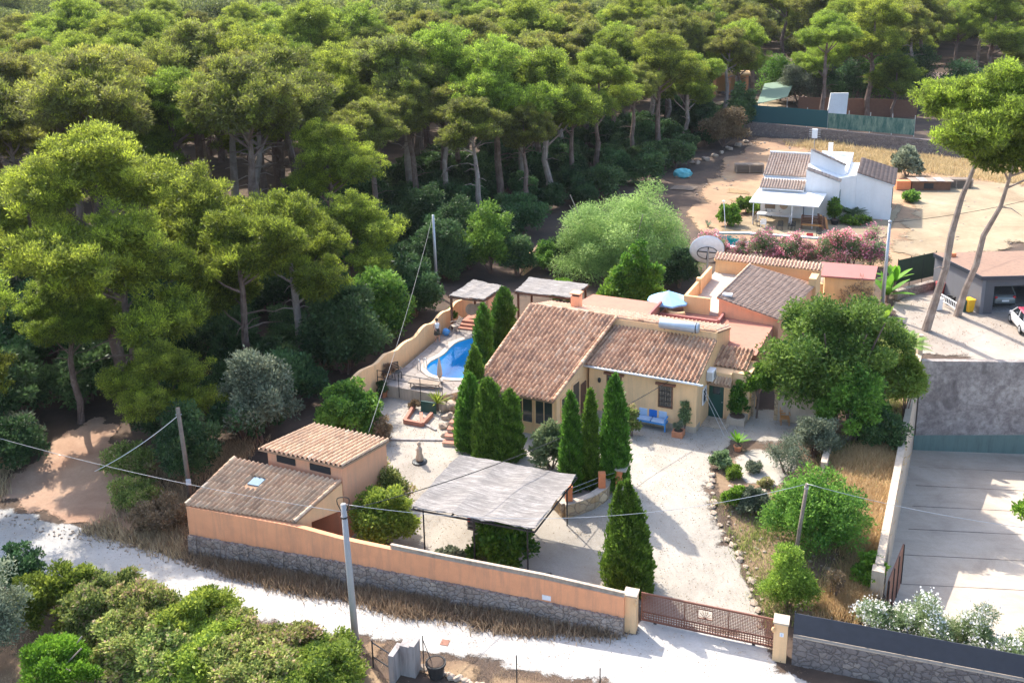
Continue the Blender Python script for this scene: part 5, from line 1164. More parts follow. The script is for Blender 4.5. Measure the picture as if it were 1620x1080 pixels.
def rosette_parts(seed, L, n=22, width=.16, up=.7, leaflets=True, droop=.6, trunk=.3):
    """palm, cycad, yucca or banana: arching leaves from one crown"""
    rr_ = random.Random(seed); mb = MB(); tn = []
    for i in range(n):
        a = 6.2832 * i / n + rr_.uniform(-.2, .2); el = rr_.uniform(.15, 1.0) * up + .15; pts = []; K = 7
        for k in range(K + 1):
            t = k / K; h = L * (t * math.cos(el) ) ; z = L * (t * math.sin(el) - droop * t * t * .6); pts.append(Vector((math.cos(a) * h, math.sin(a) * h, z + trunk)))
        side = Vector((-math.sin(a), math.cos(a), 0)); ti = rr_.uniform(.3, .8)
        if leaflets:
            for k in range(1, 22):
                t = k / 22; f_ = t * K; j = min(K - 1, int(f_)); p = pts[j].lerp(pts[j + 1], f_ - j); d = (pts[j + 1] - pts[j]).normalized(); wl = width * L * math.sin(math.pi * min(.97, t * .9 + .1)) * 2.2
                for s_ in (-1, 1):
                    e = p + side * s_ * wl + d * wl * .5 + Vector((0, 0, -wl * .25)); mb.add([p - d * .018 * L, p + d * .018 * L, e], [(0, 1, 2)]); tn.append(ti)
        for k in range(K):
            ww = width * L * (.12 if leaflets else math.sin(math.pi * (k / K * .85 + .12))); w2 = width * L * (.1 if leaflets else math.sin(math.pi * ((k + 1) / K * .85 + .12)))
            mb.add([pts[k] - side * ww, pts[k] + side * ww, pts[k + 1] + side * w2, pts[k + 1] - side * w2], [(0, 1, 2, 3)]); tn.append(ti)
    me_ = mb.mesh('fronds'); at_ = me_.attributes.new('tint', 'FLOAT', 'FACE'); at_.data.foreach_set('value', np.array(tn, np.float32))
    m2 = MB(); m2.tube([(0, 0, -.15), (0, 0, trunk)], [.1 * L ** .5, .08 * L ** .5], 8); return me_, m2.mesh('trunk')
def flowers_mesh(seed, src, n, size):
    rg = np.random.default_rng(seed); me_ = src; N = len(me_.vertices); co = np.empty(N * 3, np.float32); me_.vertices.foreach_get('co', co); co = co.reshape(-1, 3)
    c = co.mean(0); w_ = np.linalg.norm((co - c) / (co.std(0) + 1e-6), axis=1); w_ = np.where((w_ > 1.5) & (co[:, 2] > co[:, 2].max() * .3), 1.0, 0.0); w_ /= w_.sum(); hub = co[rg.choice(N, max(6, n // 9), p=w_)]
    P = hub[rg.integers(0, len(hub), n)] + rg.normal(0, size * 1.1, (n, 3)); P = c + (P - c) * 1.03; S = size * rg.uniform(.7, 1.3, n)
    return leaf_mesh('flowers', P, unit(rg.normal(size=(n, 3))) + np.array([0, 0, .5]), S, .9, rg.random(n), rg, True)
LF = {}
LF['pine'] = leafmat('pine_needles', (.095, .095, .045), (.40, .46, .05), .5)
LF['pine2'] = leafmat('brighter_pine_needles', (.075, .11, .025), (.42, .55, .05), .52)
LF['pinegrey'] = leafmat('grey_green_pine_needles', (.13, .115, .07), (.38, .40, .12), .45)
LF['cypress'] = leafmat('cypress_foliage', (.03, .085, .012), (.14, .29, .03), .35)
LF['cypressdark'] = leafmat('dark_cypress_foliage', (.01, .03, .02), (.03, .075, .045), .15)
LF['pepper'] = leafmat('pepper_tree_leaves', (.09, .19, .045), (.33, .50, .15), .45)
LF['bright'] = leafmat('bright_leaves', (.04, .12, .014), (.20, .38, .035), .45)
LF['lime'] = leafmat('lime_green_leaves', (.07, .22, .015), (.24, .52, .04), .5)
LF['mid'] = leafmat('mid_green_leaves', (.03, .10, .015), (.20, .37, .05), .42)
LF['hedgebrown'] = leafmat('browned_hedge_leaves', (.16, .14, .06), (.46, .44, .16), .4, dry=(.60, .42, .28))
LF['pinefar'] = leafmat('far_pine_needles', (.07, .09, .035), (.32, .38, .07), .38)
LF['carob'] = leafmat('carob_leaves', (.045, .12, .02), (.27, .42, .07), .42)
LF['yellowgreen'] = leafmat('yellow_green_leaves', (.09, .16, .02), (.36, .46, .06), .45)
LF['hedge'] = leafmat('browning_hedge_leaves', (.10, .15, .035), (.44, .50, .12), .42, dry=(.52, .38, .22))
LF['dark'] = leafmat('dark_maquis_leaves', (.02, .055, .02), (.10, .19, .06), .32)
LF['olive'] = leafmat('olive_grey_leaves', (.09, .12, .075), (.28, .33, .21), .35)
LF['oleander'] = leafmat('oleander_leaves', (.09, .15, .05), (.36, .46, .22), .42)
LF['dry'] = leafmat('dry_twigs', (.14, .09, .05), (.36, .26, .15), .3)
LF['pinkfl'] = leafmat('pink_flowers', (.65, .08, .18), (.92, .50, .52), .35)
LF['whitefl'] = leafmat('white_flowers', (.75, .72, .66), (.85, .83, .78), .3)
LF['straw'] = leafmat('straw', (.48, .32, .14), (.82, .64, .34), .4)
LF['fieldstraw'] = leafmat('field_straw', (.34, .24, .12), (.60, .46, .26), .35)
LF['weeds'] = leafmat('dry_weeds', (.20, .135, .085), (.56, .42, .27), .35)
BK, BP = M['bark'], M['barkpale']
# ---- pines
PV = [pine_parts(101, 13, 4.4, 120, 72000, .42), pine_parts(102, 15, 4.6, 130, 80000, .55, bare=10), pine_parts(103, 12, 3.8, 90, 58000, .36), pine_parts(104, 16, 4.2, 110, 70000, .62, (.8, .3), bare=12), pine_parts(105, 11, 4.6, 110, 70000, .32), pine_parts(106, 14, 3.4, 90, 58000, .6, (-.6, .4), bare=12), pine_parts(107, 17, 5.2, 150, 90000, .42)]
PH = [13, 15, 12, 16, 11, 14, 17]
pines = []
def place_pine(px, py, top, var, label=None, group=None, mat='pine', rz=None, seed=0, bark=None, pt=None):
    p = pt or gp(px, py); H = height_to(p.x, p.y, p.z, top) if top is not None else None
    rr_ = random.Random(seed); s_ = (H / PH[var]) if H else rr_.uniform(.85, 1.15)
    o = tree_from(PV[var], 'pine_tree', label or 'tall pine in the dense wood', 'pine', p, (LF[mat], bark or BK), rz if rz is not None else rr_.uniform(0, 6.28), s_, group)
    pines.append((p.x, p.y)); return o
G_ = 'pines of the wood'
note = [ # base px, base py, crown top py, variant, label
 (195, 640, 192, 6, 'broad bright topped pine in the front row at left, crown nearest the left edge clearing'),
 (-45, 752, 440, 6, 'pine at the left edge shading the dirt track and road'),
 (262, 722, 545, 4, 'low dark pine at the wood edge left of the shed'),
 (128, 668, 430, 1, 'dense pine over the back of the dirt track'),
 (-150, 830, 300, 6, 'pine beyond the left edge standing beside the road'),
 (-160, 770, 330, 1, 'pine standing beyond the left edge whose shade falls on the road'),
 (225, 668, 330, 2, 'leafy low pine over the far end of the dirt track'),
 (75, 560, 262, 1, 'dense pine at the far left edge below the big bright crown'),
 (330, 560, 268, 4, 'low spreading bright pine leaning out right of the biggest crown'),
 (395, 610, 330, 2, 'pine with bare dark trunk standing behind the grey olive bush'),
 (478, 588, 300, 0, 'pine with pale forked trunk and wide flat crown beside the dark thicket'),
 (560, 500, 305, 4, 'wide bright crown at the right end of the front row of pines'),
 (650, 330, 50, 5, 'slim tall pine with twin bare pinkish trunk above the grey pole'),
 (662, 345, 118, 3, 'thin bare trunked pine just right of the twin trunk'),
 (728, 300, 92, 3, 'tall pine with a pale trunk and broken side branches'),
 (790, 330, 60, 1, 'tall dark pine in the middle of the wood edge above the pergolas'),
 (865, 320, 75, 0, 'broad dark pine behind the pale green pepper tree'),
 (945, 285, 70, 6, 'large dark crowned pine at the wood edge left of the red dirt'),
 (1040, 250, 50, 1, 'dark pine overhanging the red dirt clearing'),
 (1085, 232, 80, 0, 'right hand pine of the dark wood edge beside the clearing'),
 (95, 300, 75, 1, 'pine with pale bare stem high at the far left'),
 (600, 372, 150, 3, 'bare trunked pine rising behind the dark thicket'),
 (705, 345, 130, 5, 'slender bare stemmed pine between the twin trunk and the broken branched pine'),
 (760, 372, 150, 5, 'slender pine with dead side branches behind the small reed shelter'),
 (835, 350, 160, 3, 'bare stemmed pine above the wide reed pergola'),
 (905, 300, 110, 1, 'dark bare trunked pine behind the crown of the pepper tree'),
 (1000, 262, 95, 3, 'bare trunked pine above the board pile at the wood edge'),
 (530, 430, 190, 1, 'tall bare trunked pine left of the grey pole'),
 (1163, 170, 30, 5, 'thin dark trunked pine left of the green tarpaulin'),
 (1190, 168, 5, 3, 'tall pine with leaning pale trunk by the orange porch'),
 (1300, 195, 15, 6, 'tall pine with twin pale trunks left of the white panel'),
 (1372, 185, -10, 1, 'large dark pine behind the reed fence'),
 (1412, 186, 85, 4, 'small rounded pine standing in front of the reed fence'),
 (1455, 160, -20, 3, 'tall pine left of the tiled house'),
 (1560, 165, -25, 6, 'big dark pine at the top right corner'),
 (300, 420, 105, 6, 'wide olive toned pine behind the biggest crown'),
 (450, 330, 90, 1, 'tall broad pine in the second row left of the twin trunks'),
]
for i, (x, y, t_, v_, lab) in enumerate(note): place_pine(x, y, t_, v_, lab, None, ('pine2' if y > 400 and x < 600 else 'pine'), seed=i * 7 + 1, bark=(BP if 'pale' in lab or 'pink' in lab else BK))
# the two leaning pines right of the garden
def lean_pine(px, py, cx, cy, H_, CR, label, seed):
    p = gp(px, py); dx_ = at(cx, cy, p.z + H_ * .92); lean = (dx_.x - p.x, dx_.y - p.y)
    pr = pine_parts(seed, H_, CR, 130, 80000, .80, lean, bare=2, tr=.66, le=1.0); o = tree_from(pr, 'pine_tree', label, 'pine', p, (LF['pine2'], BP)); pines.append((p.x, p.y)); return o
lean_pine(1463, 522, 1580, 150, 19.0, 4.2, 'left of the two leaning tall pines with long bare trunks beside the garage', 201)
lean_pine(1513, 499, 1632, 196, 16.6, 4.0, 'right of the two leaning tall pines with long bare trunks beside the garage', 202)
conif = [gp(77, 104), gp(122, 104), gp(142, 103)]
forest_px = [(-170, 8), (-170, 600), (-100, 640), (-20, 640), (40, 660), (110, 625), (200, 625), (280, 690), (330, 690), (420, 640), (520, 600), (560, 570), (620, 500), (670, 455), (720, 415), (800, 405), (828, 380), (870, 320), (960, 300), (1040, 270), (1085, 225), (1170, 200), (1165, 178), (1100, 158), (1120, 140), (1262, 140), (1285, 172), (1440, 172), (1475, 132), (1640, 150), (1760, 170), (1760, 8)]
rgF = random.Random(42); cand = []
Y_ = 52.0
while Y_ < 560:
    st = 6.6 if Y_ < 110 else (7.4 if Y_ < 190 else (8.8 if Y_ < 300 else 12.5)); X_ = -Y_ * .68 - 10
    while X_ < Y_ * .66:
        x, y = X_ + rgF.uniform(-.42, .42) * st, Y_ + rgF.uniform(-.42, .42) * st; q_ = PX(x, y, T(x, y))
        if inside(q_, forest_px) and not any(abs(x - c.x) < 6.5 and -26 < y - c.y < 6 for c in conif) and not (q_[1] > 405 and q_[0] > 520) and not (q_[1] > 330 and q_[0] > 830) and not q_[1] > 470 and all((x - a) ** 2 + (y - b) ** 2 > (st * .72) ** 2 for a, b in pines): cand.append((x, y))
        X_ += st
    Y_ += st * .95
cand.sort(key=lambda p: p[1])
near, far = cand[:255], cand[255:]
print('pines', len(near), 'far', len(far), near[-1])
protos = {}
for i, (x, y) in enumerate(near):
    edge = PX(x, y, 0)[1] > (330 if PX(x, y, 0)[0] < 520 else 225); v_ = rgF.choice((1, 3, 5)) if edge else rgF.randrange(7); mt = rgF.choice(['pine', 'pine', 'pine2', 'pinegrey'] if y < 100 else ['pine', 'pinegrey', 'pine2']); key = (v_, mt)
    s_ = rgF.uniform(.82, 1.1) * (1.22 if edge else 1.12); hz = 1.0
    if key not in protos:
        protos[key] = o = tree_from(PV[v_], 'pine_tree', 'green pine standing in the dense wood behind the farmhouse', 'pine', (x, y, T(x, y)), (LF[mt], BK), rgF.uniform(0, 6.28), s_ * hz, G_)
    else:
        o = copy_tree(protos[key]); o.location = (x, y, T(x, y)); o.rotation_euler = (0, 0, rgF.uniform(0, 6.28)); o.scale = (s_ * hz,) * 3
# far wood as one mass
def bake(parts_list, places, name, label, mat, cat):
    Vs, nf, tn = [], 0, []
    for (x, y, z, v_, s_, a) in places:
        me_ = parts_list[v_]; n_ = len(me_.vertices); co = np.empty(n_ * 3, np.float32); me_.vertices.foreach_get('co', co); co = co.reshape(-1, 3) * s_
        c_, n2 = math.cos(a), math.sin(a); Vs.append(np.stack([co[:, 0] * c_ - co[:, 1] * n2 + x, co[:, 0] * n2 + co[:, 1] * c_ + y, co[:, 2] + z], 1))
        f_ = np.empty(len(me_.polygons), np.float32); me_.attributes['tint'].data.foreach_get('value', f_); tn.append(np.clip(f_ + rgF.uniform(-.3, .25), 0, 1))
    V_ = np.concatenate(Vs); o = link(name, np_mesh(name, V_, np.arange(len(V_)), np.full(len(V_) // 3, 3), np.concatenate(tn)), mat); return tag(o, label, cat, kind='stuff')
FV = [pine_parts(301 + i, 14, 5.2, 34, 11000, .3, size=.34, asp=.5, rc=(.6, 1.2))[0] for i in range(4)]
bake(FV, [(x, y, T(x, y) + far_hill(x, y), rgF.randrange(4), rgF.uniform(.85, 1.4), rgF.uniform(0, 6.28)) for x, y in far], 'distant_wood', 'distant pine wood filling the hillside at the top', LF['pinefar'], 'wood')
# dark cypress like conifers high at left
for x, y, t_, lab in ((77, 104, 4, 'tall dark spire conifer high at the upper left'), (122, 104, 20, 'dark narrow conifer right of the tall spire'), (142, 103, 12, 'smaller dark conifer, third of the group at the upper left')):
    p = gp(x, y); H_ = height_to(p.x, p.y, p.z, t_); tree_from(cypress_parts(x, H_, H_ * .15, 12000, .42, k=5), 'conifer_tree', lab, 'conifer', p, (LF['cypressdark'], BK), group='dark conifers on the far slope', names=('foliage', 'trunk'))

# ---- cypresses in the garden
cy = [(798, 566, 456, 1.0, 14000, 'stout round topped cypress left of the chimney by the pool', None), (766, 590, 482, .78, 9000, 'slim pointed cypress at the right edge of the pool', None), (752, 668, 548, .62, 9000, 'narrow ragged cypress between pool and big roof', None),
 (745, 712, 592, .8, 12000, 'leftmost cypress of the clump below the pool steps', None), (775, 722, 600, .95, 15000, 'bushy cypress in the middle of the clump above the carport', None), (806, 728, 618, .92, 14000, 'rightmost low cypress of the clump above the carport', None),
 (903, 775, 622, .58, 12000, 'left cypress of the three before the farmhouse door', None), (934, 772, 616, .42, 9000, 'slender middle cypress of the three before the farmhouse', None), (972, 770, 594, .8, 16000, 'widest cypress, right of the three before the farmhouse wall', None), (866, 668, 622, .3, 2500, 'small slim cypress against the big roof eave', None)]
for x, y, t_, r_, n_, lab, _ in cy:
    p = gp(x, y); H_ = height_to(p.x, p.y, p.z, t_); tree_from(cypress_parts(x, H_, r_ * 1.02, int(n_ * 1.6), .18, k=3 + int(r_ * 5)), 'cypress_tree', lab, 'cypress', p, (LF['cypress'], BK), group='cypresses in the farmhouse garden', names=('foliage', 'trunk'))
p = gp(992, 930); H_ = height_to(p.x, p.y, p.z, 762)
tree_from(cypress_parts(992, H_, 1.2, 44000, .15, prof=([0, .05, .3, .55, .72, .84, .9, 1], [.85, .97, 1, .86, .62, .34, .16, .04]), k=9), 'cypress_tree', 'broad dense cypress with a thin spike top just inside the gate', 'cypress', p, (LF['cypress'], BK), names=('foliage', 'trunk'))
# ---- big broadleaved trees
def at_tree(parts, name, label, cat, px, py, mats, dz=0, group=None, rz=0, names=('foliage', 'stem'), z=None):
    p = gp(px, py) if z is None else at(px, py, z); p.z += dz; return tree_from(parts, name, label, cat, p, mats, rz, 1, group, names)
def big_tree(seed, rx, ry, H, n, size, ncl, base, asp=.35, up=.1, rc=.3, thick=.25, low=.6):
    cr, _ = bush_parts(seed, rx, ry, (H - base) * .62, n, size, ncl, asp, up, .9, rc=rc, low=low, stems=0); N = len(cr.vertices); co = np.empty(N * 3, np.float32); cr.vertices.foreach_get('co', co); co = co.reshape(-1, 3); co[:, 2] += base; cr.vertices.foreach_set('co', co.ravel()); cr.update()
    mb = MB(); rr_ = random.Random(seed); mb.tube([(0, 0, -.4), (.1, .05, base * .6), (0, 0, base + .4)], [thick * 1.2, thick, thick * .8], 8)
    for i in range(9):
        a = 6.28 * i / 9 + rr_.uniform(-.3, .3); e = Vector((math.cos(a) * rx * .65, math.sin(a) * ry * .65, base + (H - base) * rr_.uniform(.3, .75))); mb.tube([(0, 0, base * .7), Vector((e.x * .4, e.y * .4, base + .6)), e], [thick * .55, thick * .35, .03], 6)
    return cr, mb.mesh('trunk')
pr = big_tree(401, 6.6, 4.8, 9.4, 120000, .2, 170, .3, asp=.3, up=-.2, rc=.19, low=.9)
at_tree(pr, 'pepper_tree', 'huge rounded feathery pale green tree between the wood and the far pool', 'tree', 982, 432, (LF['pepper'], BP), names=('crown', 'trunk'))
pr = big_tree(402, 4.1, 3.0, 8.6, 90000, .2, 110, 1.7, asp=.5, up=.1, rc=.24)
at_tree(pr, 'carob_tree', 'large dense dark green tree beside the arched wall and orange chair', 'tree', 1318, 664, (LF['carob'], BK), names=('crown', 'trunk'))
pr = big_tree(403, 1.9, 1.7, 5.2, 16000, .13, 30, 1.0, asp=.45, rc=.3)
at_tree(pr, 'shrub_tree', 'loose reddish green tree right of the large dense tree', 'tree', 1392, 640, (LF['hedge'], BK), names=('crown', 'trunk'))
pr = big_tree(404, 2.7, 2.2, 3.8, 26000, .2, 34, .5, asp=.7, rc=.3)
at_tree(pr, 'fig_tree', 'bright green fig tree behind the chimney terrace', 'tree', 988, 487, (LF['bright'], BK), names=('crown', 'trunk'))
at_tree(big_tree(407, 1.15, .7, 3.5, 10000, .14, 26, 1.9, asp=.6, rc=.26, thick=.06), 'climbing_bush', 'leafy bright green climber crowning the left side of the arched opening', 'bush', 1196, 662, (LF['bright'], BK), names=('crown', 'trunk'))
BU = [ # name,label,px,py(base),rx,ry,rz,n,size,mat, asp
 ('bush', 'big rounded dark and yellow green bush right of the drive behind the leaning timber pole', 1292, 862, 2.35, 2.1, 2.5, 52000, .1, 'mid', .35),
 ('bush', 'yellow green fine leaved bush beside the right gate pillar', 1246, 958, 1.1, 1.05, 2.1, 22000, .09, 'yellowgreen', .3),
 ('bush', 'pale wispy bush above the white gravel rockery', 1245, 748, 1.3, 1.2, 1.5, 5200, .1, 'olive', .2),
 ('bush', 'sprawling pale olive bush below the large dense tree', 1290, 722, 1.6, 1.1, 1.7, 12000, .1, 'olive', .3),
 ('bush', 'bright green low rose bush at the left end of the rockery', 1163, 804, .62, .55, .9, 6000, .09, 'bright', .5),
 ('bush', 'grey green low bush beside the bright rose bush', 1190, 812, .75, .6, 1.0, 7000, .09, 'olive', .5),
 ('bush', 'small green plant with red flowers at the corner of the rockery', 1140, 742, .55, .5, .75, 4200, .09, 'oleander', .5),
 ('bush', 'silvery low cushion plant in the middle of the rockery gravel', 1192, 748, .5, .45, .45, 2500, .08, 'olive', .3),
 ('bush', 'small red tinged succulent clump on the rockery gravel', 1212, 770, .45, .35, .35, 2000, .08, 'hedgebrown', .4),
 ('bush', 'low yellow green spiky plants on the rockery edge', 1160, 756, .45, .4, .5, 2500, .1, 'yellowgreen', .3),
 ('bush', 'bright green bush between the timber post and the orange wall of the shed', 612, 862, 1.6, 1.15, 2.3, 26000, .11, 'yellowgreen', .5),
 ('bush', 'leafy bright green bush under the front edge of the carport', 795, 898, 1.45, 1.1, 2.1, 17000, .13, 'bright', .6),
 ('bush', 'scrubby vine spilling along the inner side of the orange wall', 716, 890, 1.7, .4, .55, 8000, .09, 'olive', .5),
 ('bush', 'olive brown bush against the pink side wall of the shed', 612, 800, 1.35, 1.2, 1.7, 17000, .1, 'hedge', .35),
 ('bush', 'brownish bush behind the shed ridge by the court', 604, 700, .7, .7, 1.2, 7000, .09, 'dry', .3),
 ('bush', 'large fresh green bush behind the shed at the court edge', 556, 690, 1.9, 1.6, 2.4, 26000, .12, 'mid', .5),
 ('bush', 'tall olive grey bush at the wood edge left of the fresh green bush', 412, 700, 2.0, 1.8, 4.3, 30000, .13, 'olive', .35),
 ('bush', 'grey green bush behind the timber pole by the shed', 300, 760, 1.7, 1.5, 3.4, 20000, .12, 'dark', .35),
 ('bush', 'white flowering lemon bush below the big tiled roof', 872, 742, 1.1, 1.0, 2.0, 9000, .12, 'oleander', .5),
 ('bush', 'round green shrub in a planter beside the green farmhouse door', 1166, 664, .55, .5, 1.75, 8000, .09, 'mid', .5),
 ('bush', 'slim pot plant climbing the farmhouse wall right of the window', 1083, 683, .3, .25, 1.6, 2500, .1, 'oleander', .3),
 ('bush', 'flowering shrub against the farmhouse wall behind the widest cypress', 1000, 690, .45, .4, 1.5, 3500, .09, 'hedge', .4),
 ('bush', 'dark thicket at the wood edge left of the pool wall', 548, 590, 2.7, 2.3, 4.6, 40000, .15, 'dark', .45),
 ('bush', 'mid green thicket behind the dark thicket', 600, 545, 2.4, 2.2, 4.2, 28000, .15, 'mid', .45),
 ('bush', 'dark bush between the wavy wall and the grey pole', 655, 500, 2.2, 2.0, 3.0, 22000, .15, 'dark', .45),
 ('bush', 'leafy green tree like bush behind the small reed shelter', 775, 432, 2.6, 2.2, 4.4, 26000, .16, 'mid', .4),
 ('bush', 'dark green bush left of the small reed shelter', 700, 440, 2.4, 2.0, 3.6, 22000, .16, 'dark', .4),
 ('bush', 'dark bush in the gap between the two reed roofed shelters', 818, 436, 1.7, 1.4, 3.0, 14000, .14, 'dark', .4),
 ('bush', 'tall dark green bush right of the slim steel pole', 728, 418, 2.3, 2.0, 4.2, 20000, .15, 'dark', .4),
 ('bush', 'mid green bush in front of the short wavy wall', 868, 428, 1.6, 1.3, 2.0, 11000, .14, 'mid', .4),
 ('bush', 'dark bush at the wood edge above the slim steel pole', 680, 395, 2.6, 2.2, 4.6, 22000, .16, 'dark', .4),
 ('bush', 'dark bush under the pepper tree by the wide pergola', 900, 425, 2.0, 1.6, 2.6, 14000, .15, 'dark', .4),
 ('bush', 'small green plants by the courtyard pergola beside the chimney', 888, 478, 1.2, .8, 1.4, 8000, .14, 'bright', .5),
 ('bush', 'dark shrub left of the blue umbrella', 1075, 455, 1.4, 1.2, 2.4, 12000, .14, 'dark', .4),
 ('bush', 'low vine edging the terracotta deck', 1008, 494, 1.9, .5, 4.0, 14000, .13, 'bright', .6),
 ('bush', 'yellow green conifer bush beside the narrow concrete wall', 1430, 660, .95, .9, 3.6, 18000, .13, 'yellowgreen', .25),
 ('bush', 'dark low bush in the shade left of the narrow wall', 1385, 705, 1.6, 1.3, 1.6, 14000, .12, 'dark', .4),
 ('bush', 'dense dark green bush filling the shade under the large tree', 1345, 700, 1.9, 1.5, 3.4, 26000, .12, 'mid', .5),
 ('bush', 'bright green young shrub in the dry grass near the yard gate', 1375, 920, .85, .8, .9, 6000, .1, 'bright', .45),
 ('bush', 'tall dead brown weed in the dry grass', 1320, 950, .4, .4, 1.3, 900, .1, 'dry', .25),
 ('bush', 'twiggy leafless bush beside the bread oven', 1350, 500, 1.5, 1.2, 2.4, 2600, .16, 'dry', .12),
 ('bush', 'dark plum coloured bush at the left end of the far stone wall', 1146, 232, 3.2, 2.4, 4.2, 15000, .22, 'dry', .3),
 ('bush', 'dark green bush beside the tarpaulin at the wood corner', 1172, 212, 2.6, 2.2, 5.2, 14000, .24, 'dark', .4),
 ('bush', 'round clipped bush left of the white house awning', 1152, 358, 1.0, 1.0, 1.7, 8000, .13, 'bright', .5),
 ('bush', 'low dark green hedge left of the white house awning', 1180, 338, 1.5, .8, 1.3, 7000, .14, 'mid', .5),
 ('bush', 'grey green fig bush behind the right wing of the white house', 1434, 280, 2.0, 1.6, 2.7, 8000, .22, 'olive', .7),
 ('bush', 'small round bush on the sandy ground right of the white house', 1441, 320, 1.1, 1.0, .9, 4500, .14, 'mid', .4),
 ('bush', 'small tree in a pot beside the white house corner', 1319, 352, .7, .7, 2.0, 3500, .14, 'mid', .5),
 ('bush', 'low planting round the cycad before the white house', 1350, 357, 2.1, .7, .7, 5000, .13, 'mid', .4),
 ('bush', 'scrubby bush at the foot of the wood beside the dirt track', 205, 755, 1.5, 1.2, 1.5, 8000, .12, 'hedge', .3),
 ('bush', 'dark bush at the left edge beyond the dirt track', 15, 740, 2.2, 1.6, 2.2, 14000, .13, 'dark', .4),
 ('bush', 'small grey green shrub at the left edge of the dirt track', 30, 712, 1.3, 1.2, 1.7, 9000, .12, 'olive', .35),
 ('bush', 'dry brown scrub between the dirt track and the shed', 255, 835, 1.7, 1.1, 1.1, 9000, .11, 'dry', .25),
 ('bush', 'yellowing scrub beside the end of the shed', 212, 800, 1.5, 1.1, 1.2, 7000, .11, 'hedge', .25),
 ('bush', 'dark shrub standing at the left end of the roadside hedge', 42, 955, .95, .9, 2.4, 11000, .1, 'dark', .45),
 ('olive_tree', 'silvery olive tree cut by the lower left edge of the photo', -8, 1060, 1.6, 1.4, 4.0, 22000, .1, 'olive', .3),
]
for i, (nm, lab, x, y, rx, ry, rz_, n_, sz, mt, asp) in enumerate(BU):
    at_tree(bush_parts(500 + i, rx, ry, rz_, int(n_ * .75), sz * 1.45, ncl=int(30 + n_ / 450), asp=min(.7, asp * 1.35), rc=.23), nm, lab, 'olive tree' if nm == 'olive_tree' else 'bush', x, y, (LF[mt], BK), rz=0)
for i, (x, y, t_, lab, mt) in enumerate([(1262, 168, 100, 'rounded olive green bush left of the twin pale trunks', 'olive'), (1232, 160, 88, 'leafy green bush behind the green tarpaulin', 'mid'), (1345, 172, 95, 'dark bushy growth right of the twin pale trunks', 'dark'), (1395, 172, 70, 'dark leafy growth behind the middle of the reed fence', 'mid'), (1440, 168, 60, 'dark growth behind the right end of the reed fence', 'dark'), (1290, 165, 75, 'grey green growth behind the left end of the reed fence', 'olive'), (1520, 180, 95, 'dark shrubs beside the tiled house', 'dark'), (1590, 185, 100, 'mid green shrubs at the far right edge', 'mid')]):
    p = gp(x, y); H_ = height_to(p.x, p.y, p.z, t_); at_tree(bush_parts(650 + i, 4.2, 3.2, H_ * .75, 12000, .34, 34, .45), 'bush', lab, 'bush', x, y, (LF[mt], BK))
# undergrowth shrubs through the wood, tree shade put into darker leaf colours
UV = [bush_parts(700 + i, 1.9, 1.8, 2.4, 11000, .22, 40, .5, rc=.26) for i in range(4)]
band = [(-120, 560), (-100, 690), (-20, 700), (60, 690), (110, 645), (200, 640), (250, 730), (290, 740), (420, 690), (500, 640), (560, 570), (610, 530), (670, 470), (730, 432), (815, 412), (860, 350), (960, 320), (1050, 290), (1090, 240), (1160, 222), (1150, 190), (1050, 190), (850, 230), (650, 280), (500, 330), (300, 420), (0, 470)]
up_ = {}; cnt = 0; taken = []
for k in range(9000):
    if cnt >= 190: break
    px_, py_ = rgF.uniform(-120, 1160), rgF.uniform(190, 740)
    if not inside((px_, py_), band): continue
    p = gp(px_, py_)
    if any((p.x - a) ** 2 + (p.y - b) ** 2 < 8 for a, b in taken): continue
    taken.append((p.x, p.y)); v_ = rgF.randrange(4); mt = rgF.choice(['dark', 'dark', 'dark', 'mid']); s_ = rgF.uniform(.7, 1.35); cnt += 1
    if (v_, mt) not in up_:
        up_[(v_, mt)] = tree_from(UV[v_], 'undergrowth_shrub', 'dark shrub growing under the pines of the wood', 'shrub', p, (LF[mt], BK), 0, s_, 'shrubs under the pines', ('foliage', 'stem'))
    else:
        o = copy_tree(up_[(v_, mt)]); o.location = p; o.rotation_euler = (0, 0, rgF.uniform(0, 6.28)); o.scale = (s_,) * 3
# roadside hedge, individual shrubs
HV = [bush_parts(740 + i, 2.6, 1.7, 2.15, 26000, .17, 110, .5, tv=.28, rc=.17) for i in range(3)]
hl = ['leftmost shrub of the browning roadside hedge', 'second shrub of the roadside hedge from its left end', 'third shrub of the roadside hedge from its left end', 'browning middle shrub of the roadside hedge', 'sparse shrub of the hedge beside the sunny road', 'hedge shrub with a bright leafy top near the grey pole', 'hedge shrub wrapped round the foot of the concrete pole']
for i in range(7):
    x = 105 + i * 67; y = 987 + i * 17; o = at_tree(HV[i % 3], 'hedge_shrub', hl[i], 'hedge shrub', x, y, (LF[['yellowgreen', 'hedge', 'hedge', 'hedgebrown', 'hedge', 'hedge', 'bright'][i]], BK), rz=i * 1.3, group='shrubs of the roadside hedge', names=('foliage', 'stem')); o.scale = (.95, .9, .92 - .25 * (i == 4) - .2 * (i == 5) - .35 * (i == 6))
for i in range(6):
    x = 215 + i * 56; y = 1056 + i * 15; o = at_tree(HV[(i + 1) % 3], 'hedge_shrub', 'green shrub in the near row of the roadside hedge, ' + ['left end', 'second along', 'third along', 'behind the dead stump', 'above the fence post', 'nearest the concrete pillars'][i], 'hedge shrub', x, y, (LF[['hedge', 'bright', 'hedge', 'mid', 'hedge', 'bright'][i]], BK), rz=i * 2.1, group='shrubs of the roadside hedge', names=('foliage', 'stem')); o.scale = (.95, .95, .78)
